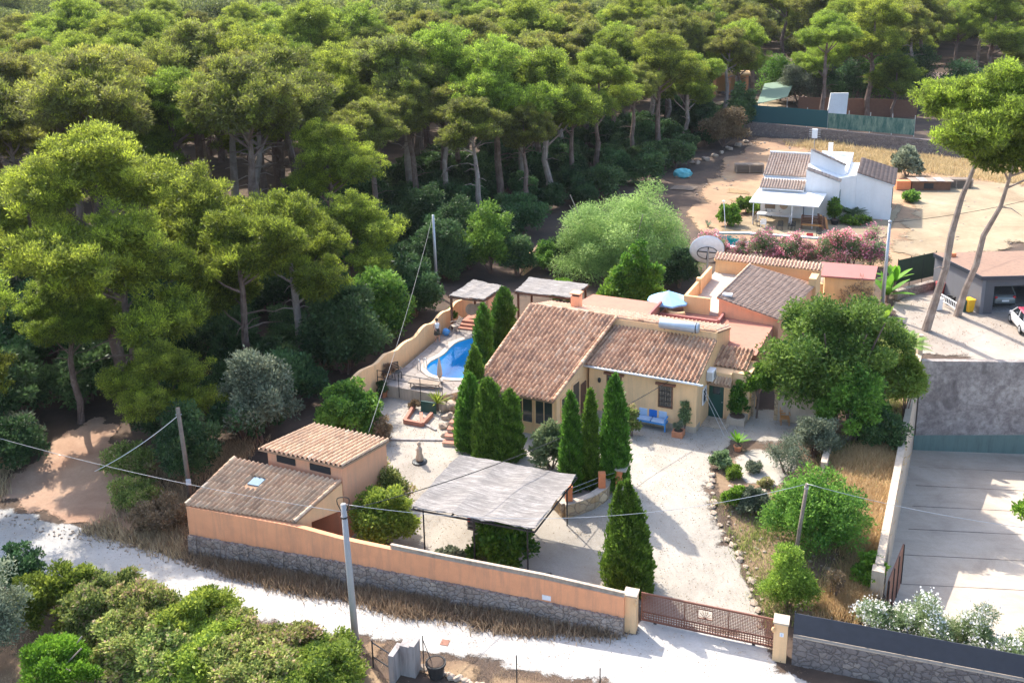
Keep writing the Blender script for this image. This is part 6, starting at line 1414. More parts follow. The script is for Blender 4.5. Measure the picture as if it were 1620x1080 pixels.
# bright feathery tree lower left
pr = big_tree(405, 1.8, 1.3, 2.8, 26000, .13, 26, 1.0, asp=.4, up=.3, rc=.3, thick=.07)
at_tree(pr, 'young_tree', 'vivid lime green feathery young tree at the lower left', 'tree', 98, 1102, (LF['lime'], BP), names=('crown', 'trunk'))
# oleanders
OV = [bush_parts(760 + i, 1.45, 1.2, 2.3, 9500, .16, 22, .3) for i in range(3)]; OF = [flowers_mesh(770 + i, OV[i][0], 1700, .13) for i in range(3)]
ol = [(1132, 408, 'leftmost pink oleander beside the satellite dish'), (1172, 412, 'second pink oleander from the satellite dish'), (1208, 416, 'pink oleander above the tiled coping, third from the dish'), (1243, 419, 'fourth pink oleander along the far pool'), (1277, 421, 'fifth pink oleander, left of the red roofed store'), (1312, 424, 'deep pink oleander behind the red roofed store'), (1346, 424, 'tall pink oleander behind the right end of the red roof'), (1377, 424, 'rightmost pale pink oleander by the grey pole')]
for i, (x, y, lab) in enumerate(ol):
    p = gp(x, y); o = tree_from((OV[i % 3][0], OV[i % 3][1], OF[i % 3]), 'oleander', lab, 'oleander', p, (LF['oleander'], BK, LF['pinkfl']), i * 1.1, (.95, .62, 1.0, 1.05, .72, 1.0, 1.12, 1.0)[i], 'pink oleanders along the far pool', ('foliage', 'stem', 'flowers')); o.scale.z *= (.92 if i < 5 else 1.05)
WV = [bush_parts(780 + i, 1.2, .9, 1.9, 12000, .12, 24, .28) for i in range(2)]; WFl = [flowers_mesh(785 + i, WV[i][0], 1400, .09) for i in range(2)]
for i, (x, y, lab) in enumerate([(1408, 1022, 'leftmost white oleander beside the yard gate'), (1455, 1030, 'second white oleander behind the dark screen fence'), (1505, 1046, 'middle white oleander behind the dark screen fence'), (1556, 1060, 'fourth white oleander behind the dark screen fence'), (1610, 1074, 'white oleander at the lower right corner')]):
    p = at(x, y, -1.2); tree_from((WV[i % 2][0], WV[i % 2][1], WFl[i % 2]), 'oleander', lab, 'oleander', p, (LF['oleander'], BK, LF['whitefl']), i * 1.7, 1.0, 'white oleanders behind the screen fence', ('foliage', 'stem', 'flowers'))
# rosettes
def ros(px, py, label, L, n, seed, mat='mid', width=.16, leaflets=True, up=.8, droop=.6, trunk=.3, name='palm', cat='palm', z=None, s=1):
    p = gp(px, py) if z is None else at(px, py, z); return tree_from(rosette_parts(seed, L, n, width, up, leaflets, droop, trunk), name, label, cat, p, (LF[mat], BK), 0, s, None, ('fronds', 'trunk'))
ros(1346, 352, 'dark cycad before the white house wall', 2.1, 26, 801, 'dark', .1, trunk=.7, name='cycad', cat='cycad')
ros(1428, 585, 'fan palm beside the end of the narrow concrete wall', 1.9, 24, 802, 'mid', .09, trunk=1.6)
ros(1403, 478, 'banana plant with broad bright leaves beside the grey pole', 2.4, 10, 803, 'lime', .14, False, 1.3, .4, .6, 'banana_plant', 'banana plant')
ros(1414, 462, 'smaller banana plant behind the grey pole', 2.0, 9, 804, 'lime', .14, False, 1.3, .4, .9, 'banana_plant', 'banana plant')
ros(1398, 515, 'low banana plant under the grey pole', 1.7, 9, 805, 'bright', .15, False, 1.2, .5, .4, 'banana_plant', 'banana plant')
ros(692, 650, 'spiky green yucca beside the cellar entrance', 1.0, 30, 806, 'yellowgreen', .05, False, 1.3, .3, .5, 'yucca', 'yucca')
ros(1167, 712, 'potted aloe standing on the rockery gravel', .8, 16, 807, 'lime', .09, False, 1.2, .2, .45, 'aloe_plant', 'aloe')
ros(1120, 300 + 60, 'small agave in the red dirt', .8, 12, 808, 'olive', .1, False, 1.0, .2, .1, 'agave', 'agave')
# tree leaning in at the right edge
pr = big_tree(406, 1.7, 1.5, 5.6, 7000, .2, 22, 3.0, asp=.5, rc=.22, thick=.08)
at_tree(pr, 'young_tree', 'sparse bright green tree leaning in at the right edge over the yard', 'tree', 1648, 905, (LF['bright'], BK), z=-3.4, names=('crown', 'trunk'))
# ---- grass, stones and litter
def scatter_stones(name, label, px, n, r0, r1, mat, seed):
    rg = random.Random(seed); poly = gpoly(px); xs = [p.x for p in poly]; ys = [p.y for p in poly]; mb = MB(); k = 0
    while k < n:
        x, y = rg.uniform(min(xs), max(xs)), rg.uniform(min(ys), max(ys))
        if inside((x, y), poly): k += 1; r = rg.uniform(r0, r1) * rg.random() ** .5 + r0 * .3; mb.ball((x, y, T(x, y) + .06 + r * .1), r * 1.2, r, r * .6, 5, 4, .25, rg)
    return tag(mb.build(name, mat), label, 'stones', kind='stuff')
scatter_stones('loose_stones', 'loose stones scattered over the dry garden bed', [(1222, 1000), (1190, 930), (1165, 870), (1135, 790), (1225, 785), (1330, 720), (1430, 700), (1400, 880), (1380, 985), (1260, 985)], 420, .03, .12, M['rock'], 1)
scatter_stones('loose_stones', 'loose stones along both verges of the white road', [(-60, 800), (290, 872), (600, 945), (985, 1000), (980, 1012), (600, 972), (290, 898), (-60, 815)], 500, .02, .08, M['rock'], 2)
scatter_stones('loose_stones', 'stones scattered over the far field and red dirt', [(1090, 330), (1120, 272), (1190, 222), (1440, 245), (1700, 270), (1700, 400), (1500, 415), (1420, 395), (1440, 300), (1250, 240), (1150, 300)], 420, .06, .2, M['rock'], 3)
def litter(name, label, px, n, size, mat, seed):
    rg = random.Random(seed); poly = gpoly(px); xs = [p.x for p in poly]; ys = [p.y for p in poly]; Pn = []
    while len(Pn) < n:
        cx_, cy_ = rg.uniform(min(xs), max(xs)), rg.uniform(min(ys), max(ys)); s_ = rg.uniform(.15, .9)
        if inside((cx_, cy_), poly):
            for _ in range(rg.randint(2, 22)): x, y = cx_ + rg.gauss(0, s_), cy_ + rg.gauss(0, s_); Pn.append((x, y, T(x, y) + .09 + rg.random() * .02))
    A = np.array(Pn); g2 = np.random.default_rng(seed); N = len(A); D = g2.normal(size=(N, 3)); D[:, 2] *= .15
    return tag(link(name, leaf_mesh(name, A, D, size * g2.uniform(.5, 1.5, N), .5, g2.random(N), g2, True), mat), label, 'leaf litter', kind='stuff')
litter('leaf_litter', 'fallen leaves and needles on the gravel court and drive', [(600, 640), (720, 640), (760, 760), (900, 860), (1010, 975), (1215, 1015), (1150, 840), (1130, 740), (1190, 680), (1290, 690), (1290, 660), (1000, 660), (930, 790), (760, 900), (640, 880), (600, 800)], 9000, .055, LF['dry'], 11)
litter('leaf_litter', 'fallen leaves and twigs along the white road', [(-60, 810), (290, 890), (600, 968), (985, 1012), (1222, 1035), (1300, 1080), (1100, 1100), (600, 1010), (300, 950), (-60, 870)], 2600, .05, LF['dry'], 12)
litter('leaf_litter', 'fallen leaves drifting over the concrete yard edge and parking ground', [(1415, 480), (1480, 456), (1620, 480), (1620, 560), (1463, 560), (1420, 540)], 900, .08, LF['dry'], 13)
def grass(name, label, polys, n, h, mat, seed, zoff=0.0, asp=.12, clump=.25, cat='grass'):
    rg = random.Random(seed); Pn = []; polys = [gpoly(p) for p in polys]; ar = []
    for p in polys: ar.append(abs(sum(p[i].x * p[(i + 1) % len(p)].y - p[(i + 1) % len(p)].x * p[i].y for i in range(len(p)))) / 2)
    for poly, A in zip(polys, ar):
        m = int(n * A / sum(ar) / 9); xs = [p.x for p in poly]; ys = [p.y for p in poly]; k = 0
        while k < m:
            x, y = rg.uniform(min(xs), max(xs)), rg.uniform(min(ys), max(ys))
            if inside((x, y), poly) and rg.random() < .15 + .85 * max(0, math.sin(x * .9 + 2 * math.sin(y * .7)) * math.sin(y * 1.1 + 1.5 * math.sin(x * .8)) + .45):
                k += 1; hh_ = rg.uniform(.3, 1.5)
                for _ in range(9): a, b = x + rg.gauss(0, clump), y + rg.gauss(0, clump); Pn.append((a, b, T(a, b) + zoff, hh_))
    A = np.array(Pn); g2 = np.random.default_rng(seed); N = len(A); D = g2.normal(size=(N, 3)) * .45; D[:, 2] = 1
    o = link(name, leaf_mesh(name, A[:, :3], D, h * A[:, 3] * g2.uniform(.6, 1.3, N), asp, g2.random(N), g2, False), mat); return tag(o, label, cat, kind='stuff')
grass('dry_grass', 'golden dry grass filling the garden strip beside the narrow wall', [[(1300, 735), (1390, 705), (1418, 700), (1402, 770), (1380, 870), (1365, 975), (1290, 990), (1330, 900), (1340, 800)]], 60000, .3, LF['straw'], 1, .05)
grass('dry_weeds', 'brown dry weeds along the foot of the orange wall', [[(290, 872), (600, 938), (985, 998), (980, 1006), (800, 1000), (600, 964), (430, 925), (300, 890)]], 42000, .32, LF['weeds'], 2, .02)
grass('garden_weeds', 'low mixed weeds in the garden bed right of the drive', [[(1215, 1000), (1190, 930), (1165, 870), (1145, 820), (1128, 790), (1225, 785), (1330, 700), (1410, 580), (1432, 610), (1378, 880), (1362, 985), (1255, 985)]], 26000, .22, LF['hedge'], 3, .04)
grass('field_grass', 'golden grass over the far field', [[(1240, 228), (1300, 222), (1440, 246), (1700, 272), (1700, 300), (1500, 282), (1430, 268), (1370, 264), (1300, 244)]], 26000, .4, LF['fieldstraw'], 4, .1, .2, .6)
grass('verge_grass', 'dry tufts along the near edge of the road', [[(590, 1016), (680, 1034), (860, 1073), (1100, 1124), (1100, 1180), (800, 1110), (660, 1070), (560, 1040)], [(-60, 1000), (60, 1000), (300, 1060), (500, 1110), (400, 1200), (-60, 1200)]], 16000, .13, LF['weeds'], 5, .02)
grass('forest_litter_plants', 'dry undergrowth along the foot of the wood', [[(-60, 800), (0, 790), (30, 720), (60, 680), (0, 660), (-60, 660)], [(190, 780), (240, 730), (300, 720), (430, 690), (400, 715), (300, 780), (300, 860), (250, 850), (200, 810)], [(130, 842), (290, 885), (280, 855), (180, 815)]], 30000, .35, LF['weeds'], 6, .02)
# ------------------------------------------------------------------ objects
def bench_set():
    p = gp(1031, 676); o = thing('garden_bench', 'blue painted garden bench with pale cushions against the cream farmhouse wall', 'bench', p, R(-25), None, 1.22); W_ = 1.45
    mb = MB(); mb.box(-W_ / 2, W_ / 2, -.3, .25, .36, .42); mb.build('seat', M['blue_paint'], o)
    mb = MB(); mb.bar((-W_ / 2, .3, .88), (W_ / 2, .3, .88), .05, .07); mb.bar((-W_ / 2, .27, .5), (W_ / 2, .27, .5), .04, .05)
    for i in range(13): x = -W_ / 2 + .05 + i * (W_ - .1) / 12; mb.bar((x, .27, .5), (x, .3, .86), .02, .04)
    mb.build('backrest', M['blue_paint'], o)
    for s_ in (-1, 1):
        mb = MB(); x = s_ * (W_ / 2 - .02); mb.bar((x, -.3, .62), (x, .3, .62), .06, .04); mb.bar((x, -.28, .4), (x, -.28, .6), .05); mb.build('armrest', M['blue_paint'], o)
        for y in (-.27, .26): MB().bar((x, y, 0), (x, y, .37), .055).build('leg', M['blue_paint'], o)
    for i, (x, m_) in enumerate(((-.47, 'cushion'), (0, 'blue_dark'), (.47, 'cushion'))):
        MB().box(x - .2, x + .2, .14, .25, .46, .84).build('cushion', M[m_], o, bevel=.04)
    for x in (-.36, .36): MB().box(x - .34, x + .34, -.28, .13, .421, .5).build('seat_cushion', M['cushion'], o, bevel=.03)
bench_set()
def pot(px, py, label, r, h, mat, square=False, z=None, group=None, name='plant_pot', cat='plant pot'):
    p = gp(px, py) if z is None else at(px, py, z); o = thing(name, label, cat, p, R(-25), group)
    if square: MB().block([(-r, -r), (r, -r), (r, r), (-r, r)], 0, h).build('pot', mat, o)
    else: MB().lathe([(r * .72, 0), (r * .95, h * .85), (r * 1.08, h * .86), (r * 1.08, h), (r * .92, h), (r * .88, h * .88), (0, h * .86)], (0, 0, 0), 18).build('pot', mat, o, False)
    MB().lathe([(0, h * 1.005), (r * .85, h * 1.002)], (0, 0, 0), 14).build('soil', M['ground'], o)
    return o
pot(1073, 690, 'square terracotta planter with a small shrub at the corner of the farmhouse', .3, .38, M['terra_pot'], True)
at_tree(bush_parts(901, .28, .28, .45, 1500, .08, 10, .4), 'pot_plant', 'small grey green plant growing in the square terracotta planter', 'plant', 1073, 690, (LF['olive'], BK), dz=.36)
pot(1167, 714, 'terracotta pot holding the aloe on the rockery', .22, .35, M['terra_pot'])
pot(1166, 668, 'pale stone planter under the round shrub by the green door', .5, .42, M['palestone'], True)
pot(690, 1068, 'big black plastic plant pot beside the concrete pillars', .38, .62, M['black'], z=-1.05)
pot(607, 628, 'terracotta pot at the left end of the terrace wall', .28, .5, M['terra_pot'])
pot(1320, 357, 'dark pot beside the white house corner', .38, .6, M['black']); pot(1361, 358, 'small orange pot beside the cycad', .2, .35, M['terra_pot'])
pot(872, 796, 'upturned clay urn beside the curved stone wall', .22, .45, M['terra_pot'])
# chairs
def chair(px, py, label, mat, rz, name='chair', z=None, s=1.0, group=None, high=.95, relax=0.0, seatmat=None):
    p = gp(px, py) if z is None else at(px, py, z); o = thing(name, label, 'chair', p, rz, group, s)
    MB().box(-.24, .24, -.24, .22, .42, .46).build('seat', seatmat or mat, o)
    mb = MB(); mb.bar((-.23, .24, .46), (-.23, .30 + relax, high), .04); mb.bar((.23, .24, .46), (.23, .30 + relax, high), .04)
    for k in range(5): t = .55 + k * .1 * (high - .5) / .45; mb.bar((-.23, .25 + relax * (t - .46) / .5, t), (.23, .25 + relax * (t - .46) / .5, t), .02, .07)
    mb.build('backrest', seatmat or mat, o)
    for sx in (-1, 1):
        for sy in (-.22, .22): MB().bar((sx * .22, sy, 0), (sx * .22, sy, .42), .04).build('leg', mat, o)
        MB().bar((sx * .26, -.22, .66), (sx * .26, .27, .66), .045, .03).build('armrest', mat, o)
    return o
chair(1241, 671, 'honey wooden reclining armchair by the arched garden wall', M['chairwood'], R(-8), high=1.1, relax=.15)
chair(720, 524, 'cream lounge chair on the pool terrace beside the woman', M['deckpale'], R(-60), z=DECK, high=.95, relax=.2)
chair(628, 598, 'thin metal chair near the left corner of the pool terrace', M['metal_dark'], R(30), z=DECK)
chair(668, 582, 'light garden chair beside the pool ladder', M['metal_grey'], R(-70), z=DECK) if False else None
# folded parasol, covered dark pot plants on the terrace
o = thing('folded_parasol', 'folded cream parasol standing at the front edge of the pool', 'parasol', at(696, 604, DECK), 0)
MB().lathe([(.03, 0), (.03, .35)], seg=8).build('pole', M['metal_grey'], o); MB().lathe([(.1, .3), (.17, .5), (.13, 1.0), (.06, 1.45), (.015, 1.6)], seg=12).build('canopy', M['deckpale'], o, True); MB().lathe([(.22, 0), (.2, .08), (0, .1)], seg=14).build('base', M['concrete'], o)
o = thing('sun_lounger', 'weathered flat sun lounger lying behind the terrace railing', 'sun lounger', at(672, 612, DECK), R(-14))
MB().box(-.95, .95, -.3, .3, .28, .34).build('seat', M['woodpale'], o)
for x in (-.8, .8):
    for y in (-.25, .25): MB().bar((x, y, 0), (x, y, .28), .05).build('leg', M['woodpale'], o)
at_tree(bush_parts(902, .5, .4, .8, 3000, .1, 12, .3), 'pot_plant', 'dark spiky plant at the left end of the terrace railing', 'plant', 612, 600, (LF['dry'], BK), z=DECK)
at_tree(bush_parts(903, .45, .45, .7, 3000, .1, 12, .4), 'pot_plant', 'small green plant below the terrace wall in a terracotta pot', 'plant', 604, 634, (LF['dark'], BK), dz=.3)
at_tree(bush_parts(904, .5, .4, .8, 3000, .1, 12, .4), 'pot_plant', 'bushy plant at the foot of the shelter steps', 'plant', 716, 508, (LF['mid'], BK), z=DECK)
at_tree(bush_parts(905, .45, .4, .55, 2500, .09, 10, .4), 'bush', 'brownish shrub above the cellar entrance', 'bush', 657, 648, (LF['dry'], BK))
o = thing('laundry_bag', 'pale blue bag slumped on the terrace beside the lounge chair', 'bag', at(706, 530, DECK)); MB().ball((0, 0, .22), .26, .2, .27, 12, 8, .18, random.Random(4)).build('bag', M['blue_paint'], o, True); MB().tube([(-.12, 0, .42), (0, 0, .56), (.12, 0, .42)], .015, 6).build('handle', M['cushion'], o)
# small animal like garden statue
o = thing('garden_statue', 'small stone statue on a round base standing in the gravel court', 'statue', gp(664, 731), R(20))
MB().lathe([(.42, 0), (.4, .08), (.3, .12), (0, .13)], seg=16).build('base', M['metal_dark'], o); MB().lathe([(.2, .13), (.22, .3), (.14, .55), (.17, .75), (.12, .9), (.05, .95), (.1, 1.02), (.11, 1.12), (.06, 1.2), (0, 1.22)], seg=12).build('figure', M['palestone'], o, True)
# umbrella with table
pu = HF.l2w(*HF.loc(1058, 466, 4.1)); o = thing('garden_umbrella', 'open pale blue garden umbrella over the courtyard behind the farmhouse', 'umbrella', (pu.x, pu.y, 1.75))
mb = MB(); K = 8; rU = 1.4
for k in range(K):
    a0, a1 = 6.2832 * k / K, 6.2832 * (k + 1) / K; e0, e1 = Vector((rU * math.cos(a0), rU * math.sin(a0), 2.0)), Vector((rU * math.cos(a1), rU * math.sin(a1), 2.0)); tp = Vector((0, 0, 2.62)); am = (a0 + a1) / 2
    m_ = Vector((rU * .95 * math.cos(am), rU * .95 * math.sin(am), 2.06)); md = tp.lerp(m_, .5) + Vector((0, 0, -.03)); s0_ = tp.lerp(e0, .5); s1_ = tp.lerp(e1, .5)
    mb.add([tp, s0_, md, s1_, e0, m_, e1], [(0, 1, 2), (0, 2, 3), (1, 4, 5, 2), (2, 5, 6, 3)]); dn = Vector((0, 0, -.12)); mb.add([e0, m_, e1, e1 + dn, m_ + dn, e0 + dn], [(0, 1, 4, 5), (1, 2, 3, 4)])
o2 = mb.build('canopy', flat('sky_blue_canvas', (.26, .48, .72), .8), o); m_ = o2.modifiers.new('s', 'SOLIDIFY'); m_.thickness = .012
MB().tube([(0, 0, -1.7), (0, 0, 2.65)], .03, 8).build('pole', M['plastic_white'], o); MB().lathe([(.3, -1.2), (.28, -1.1), (0, -1.05)], seg=14).build('base', M['concrete'], o)
# satellite dish
pd = at(1119, 397, 3.7); o = thing('satellite_dish', 'very large white satellite dish on the tiled coping at the courtyard corner', 'satellite dish', pd)
axd = Vector((.10, .95, .34)).normalized(); rD = 1.32
prof = [(rD * t, .35 * t * t) for t in (0, .15, .3, .45, .6, .75, .9, 1.0)]
me_ = MB().lathe(prof, (0, 0, -.1), 36, axd); o2 = me_.build('bowl', M['plastic_white'], o, True); m_ = o2.modifiers.new('s', 'SOLIDIFY'); m_.thickness = .03
Rm = Vector((0, 0, 1)).rotation_difference(axd).to_matrix(); dc_ = Vector((0, 0, -.1))
mb = MB(); ringp = [dc_ + Rm @ Vector((.78 * math.cos(6.2832 * k / 28), .78 * math.sin(6.2832 * k / 28) * .72, -.12)) for k in range(29)]; mb.tube(ringp, .035, 6, False)
mb.tube([dc_ + Rm @ Vector((0, -.6, -.14)), dc_ + Rm @ Vector((0, .6, -.14))], .04, 6); mb.tube([dc_ + Rm @ Vector((-.78, -.1, -.14)), dc_ + Rm @ Vector((.78, -.1, -.14))], .05, 6); mb.build('mount_ring', M['metal_dark'], o)
MB().tube([dc_ + Rm @ Vector((0, -.4, -.2)), Vector((0, -.2, -1.0)), Vector((0, -.2, -3.9))], .07, 8).build('mast', M['metal_grey'], o)
# poles
def pole(px, py, top, label, mat, r0, r1, lean_px=None, name='utility_pole', kind=''):
    p = gp(px, py); H_ = height_to(p.x, p.y, p.z, top); o = thing(name, label, 'pole', p)
    e = Vector((0, 0, H_))
    if lean_px is not None: w_ = at(lean_px, top, p.z + H_); e = Vector((w_.x - p.x, w_.y - p.y, H_))
    MB().tube([(0, 0, -.5), e * .5, e], [r0, (r0 + r1) / 2, r1], 10).build('shaft', mat, o, True); return o, p + e
P1, t1 = pole(563, 1012, 797, 'round grey concrete pole with cable loops standing in the roadside hedge', M['concpole'], .15, .11, 543)
mb = MB(); 
for s_ in (-1, 1): mb.tube([t1 - P1.location + Vector((s_ * .25 * math.sin(k / 8 * 3.14), 0, -.5 + .1 * k + .25 * math.sin(k / 8 * 3.14))) for k in range(9)], .02, 6)
mb.build('cable_loop', M['black'], P1)
MB().lathe([(.14, 0), (.14, .06)], t1 - P1.location + Vector((0, 0, -.6)), 12).build('bracket', M['metal_dark'], P1)
P2_, t2 = pole(692, 468, 340, 'slim pale steel pole standing at the wood edge above the pool', M['metal_grey'], .13, .09, 685)
P3_, t3 = pole(1394, 500, 352, 'tall pale steel pole right of the red roofed store', M['metal_grey'], .16, .09, 1408)
MB().ball(t3 - P3_.location + Vector((0, 0, .05)), .14, .14, .12).build('lamp_head', M['metal_grey'], P3_, True)
P4_, t4 = pole(303, 792, 645, 'grey timber pole with a small box left of the shed', M['woodpole'], .13, .1, 281)
mb = MB(); mb.box(-.12, .12, -.18, -.1, 1.0, 1.3); mb.build('junction_box', M['plastic_white'], P4_); MB().tube([(t4 - P4_.location) * .93 + Vector((-.15, 0, 0)), (t4 - P4_.location) * .93 + Vector((.15, 0, 0))], .03, 6).build('insulator', M['metal_grey'], P4_)
P5_, t5 = pole(1253, 908, 765, 'leaning grey timber pole rising out of the bushes right of the drive', M['woodpole'], .09, .08, 1277)
MB().lathe([(.1, 0), (.1, .08)], (t5 - P5_.location) * .95, 10).build('clamp', M['metal_grey'], P5_)
P6_, t6 = pole(1148, 365, 318, 'thin white garden lamp post on the patio of the white house', M['plastic_white'], .04, .035, 1145, 'lamp_post'); MB().ball(t6 - P6_.location, .16, .16, .06).build('lamp_head', M['plastic_white'], P6_, True)
def wire(name, label, a, b, sag, r=.02, mat=None, n=28):
    pts_ = [a.lerp(b, i / n) - Vector((0, 0, sag * 4 * (i / n) * (1 - i / n))) for i in range(n + 1)]; o = MB().tube(pts_, r, 5).build(name, mat or M['metal_grey'], None, True); return tag(o, label, 'cable')
wire('overhead_cable', 'overhead cable crossing the left side of the photo to the concrete pole', Vector((-38, 49, 6.0)), t1 + Vector((0, 0, -.35)), .9, .013, M['concpole'])
wall_pt = HF.l2w(-1.6, -.05, 2.9)
wire('overhead_cable', 'black cable rising from the concrete pole over the carport to the farmhouse wall', t1 + Vector((0, 0, -.3)), wall_pt, .75, .02, M['black'])
wire('overhead_cable', 'pale cable from the shed ridge up to the pole at the wood edge', at(583, 684, 3.2), t2, .5, .009, M['concpole'])
wire('stay_cable', 'left pale stay cable running down from the farmhouse corner to the ground', HF.l2w(.1, 1.0, 2.2), gp(1146, 690), 0, .009, M['plastic_white'], 2)
wire('stay_cable', 'right pale stay cable running down from the farmhouse corner to the ground', HF.l2w(.12, 1.1, 2.3), gp(1152, 686), 0, .009, M['plastic_white'], 2)
wire('overhead_cable', 'thin cable from the leaning timber pole across the concrete yard', t5, Vector((31, 37, 2.0)), .8, .012)
wire('overhead_cable', 'thin cable between the leaning timber pole and the concrete pole', t5, t1, 1.1, .010, M['metal_grey'])
wire('overhead_cable', 'thin cable from the tall steel pole to the right over the sandy ground', t3, Vector((62, 92, 7.5)), 1.2, .02, M['black'])
wire('overhead_cable', 'pale cable from the timber pole by the shed down to the track', t4 + Vector((0, 0, -.4)), at(150, 745, .2), .2, .02, M['plastic_white'])
# concrete gate pillars at the bottom
cpl = thing('concrete_pillars', 'stepped grey block pillars of the plot gateway at the bottom of the photo', 'pillar', at(628, 1075, -1.1), R(-20))
MB().box(-.2, .02, -.25, .55, -.6, 1.25).build('pillar', M['concrete'], cpl); MB().box(.021, .42, .3, .75, -.6, 1.35).build('pillar', M['concrete'], cpl); MB().box(.421, .64, .31, .85, -.6, 1.42).build('pillar', M['concrete'], cpl)
mb = MB()
for z in (.45, 1.1): mb.tube([(-.2, 0, z), (-1.2, .35, z + .06)], .025, 6)
mb.tube([(-1.2, .35, 0), (-1.2, .35, 1.25)], .03, 6); mb.build('rail', M['metal_dark'], cpl)
for i, (x, y, t_, lab) in enumerate([(671, 1062, 1005, 'thin iron fence post with a stay beside the black pot'), (818, 1096, 1036, 'thin iron fence post left of centre at the bottom'), (949, 1120, 1056, 'thin iron fence post at the bottom right of centre')]):
    p = at(x, y, -1.05); H_ = height_to(p.x, p.y, p.z, t_); o = thing('fence_post', lab, 'fence post', p, group='thin iron fence posts'); MB().tube([(0, 0, -.2), (0, 0, H_)], .025, 6).build('post', M['metal_dark'], o)
    if i == 0: MB().tube([(0, 0, H_ * .9), (.5, -.25, .1)], .018, 6).build('stay', M['metal_dark'], o)
p = at(262, 1082, -1.05); o = thing('fence_post', 'weathered wooden fence post before the near hedge row', 'fence post', p); MB().tube([(0, 0, -.2), (.02, 0, 1.35)], [.06, .05], 8).build('post', M['woodpole'], o)
p = at(340, 1092, -1.05); o = thing('tree_stump', 'dead forked branch stump standing in front of the hedge', 'stump', p); MB().tube([(0, 0, -.2), (-.15, 0, .6), (-.45, .1, 1.35)], [.13, .11, .07], 8).build('trunk', M['barkpale'], o, True); MB().tube([(-.1, 0, .5), (-.7, 0, 1.0), (-.95, 0, 1.1)], [.08, .06, .04], 8).build('branch', M['barkpale'], o, True)
mb = MB(); rg = random.Random(8)
for i in range(46):
    t = i / 45; x, y = 668 + t * 230, 1060 + t * 68 + rg.uniform(-5, 5)
    rs = rg.uniform(.1, .19)
    if i < 44: rock('rock', 'rounded stone in the low edging below the road verge', x, y, (rs * 1.2, rs, rs * .8), M['rock'], rs * .3, 'stones edging the plot below the road', 100 + i)
p = gp(704, 1017); o = tag(MB().box(-.17, .17, -.17, .17, 0, .012).build('drain_cover', M['rust']), 'small brown drain cover set in the white road', 'drain cover'); o.location = p + Vector((0, 0, .035)); o.rotation_euler.z = R(-15)
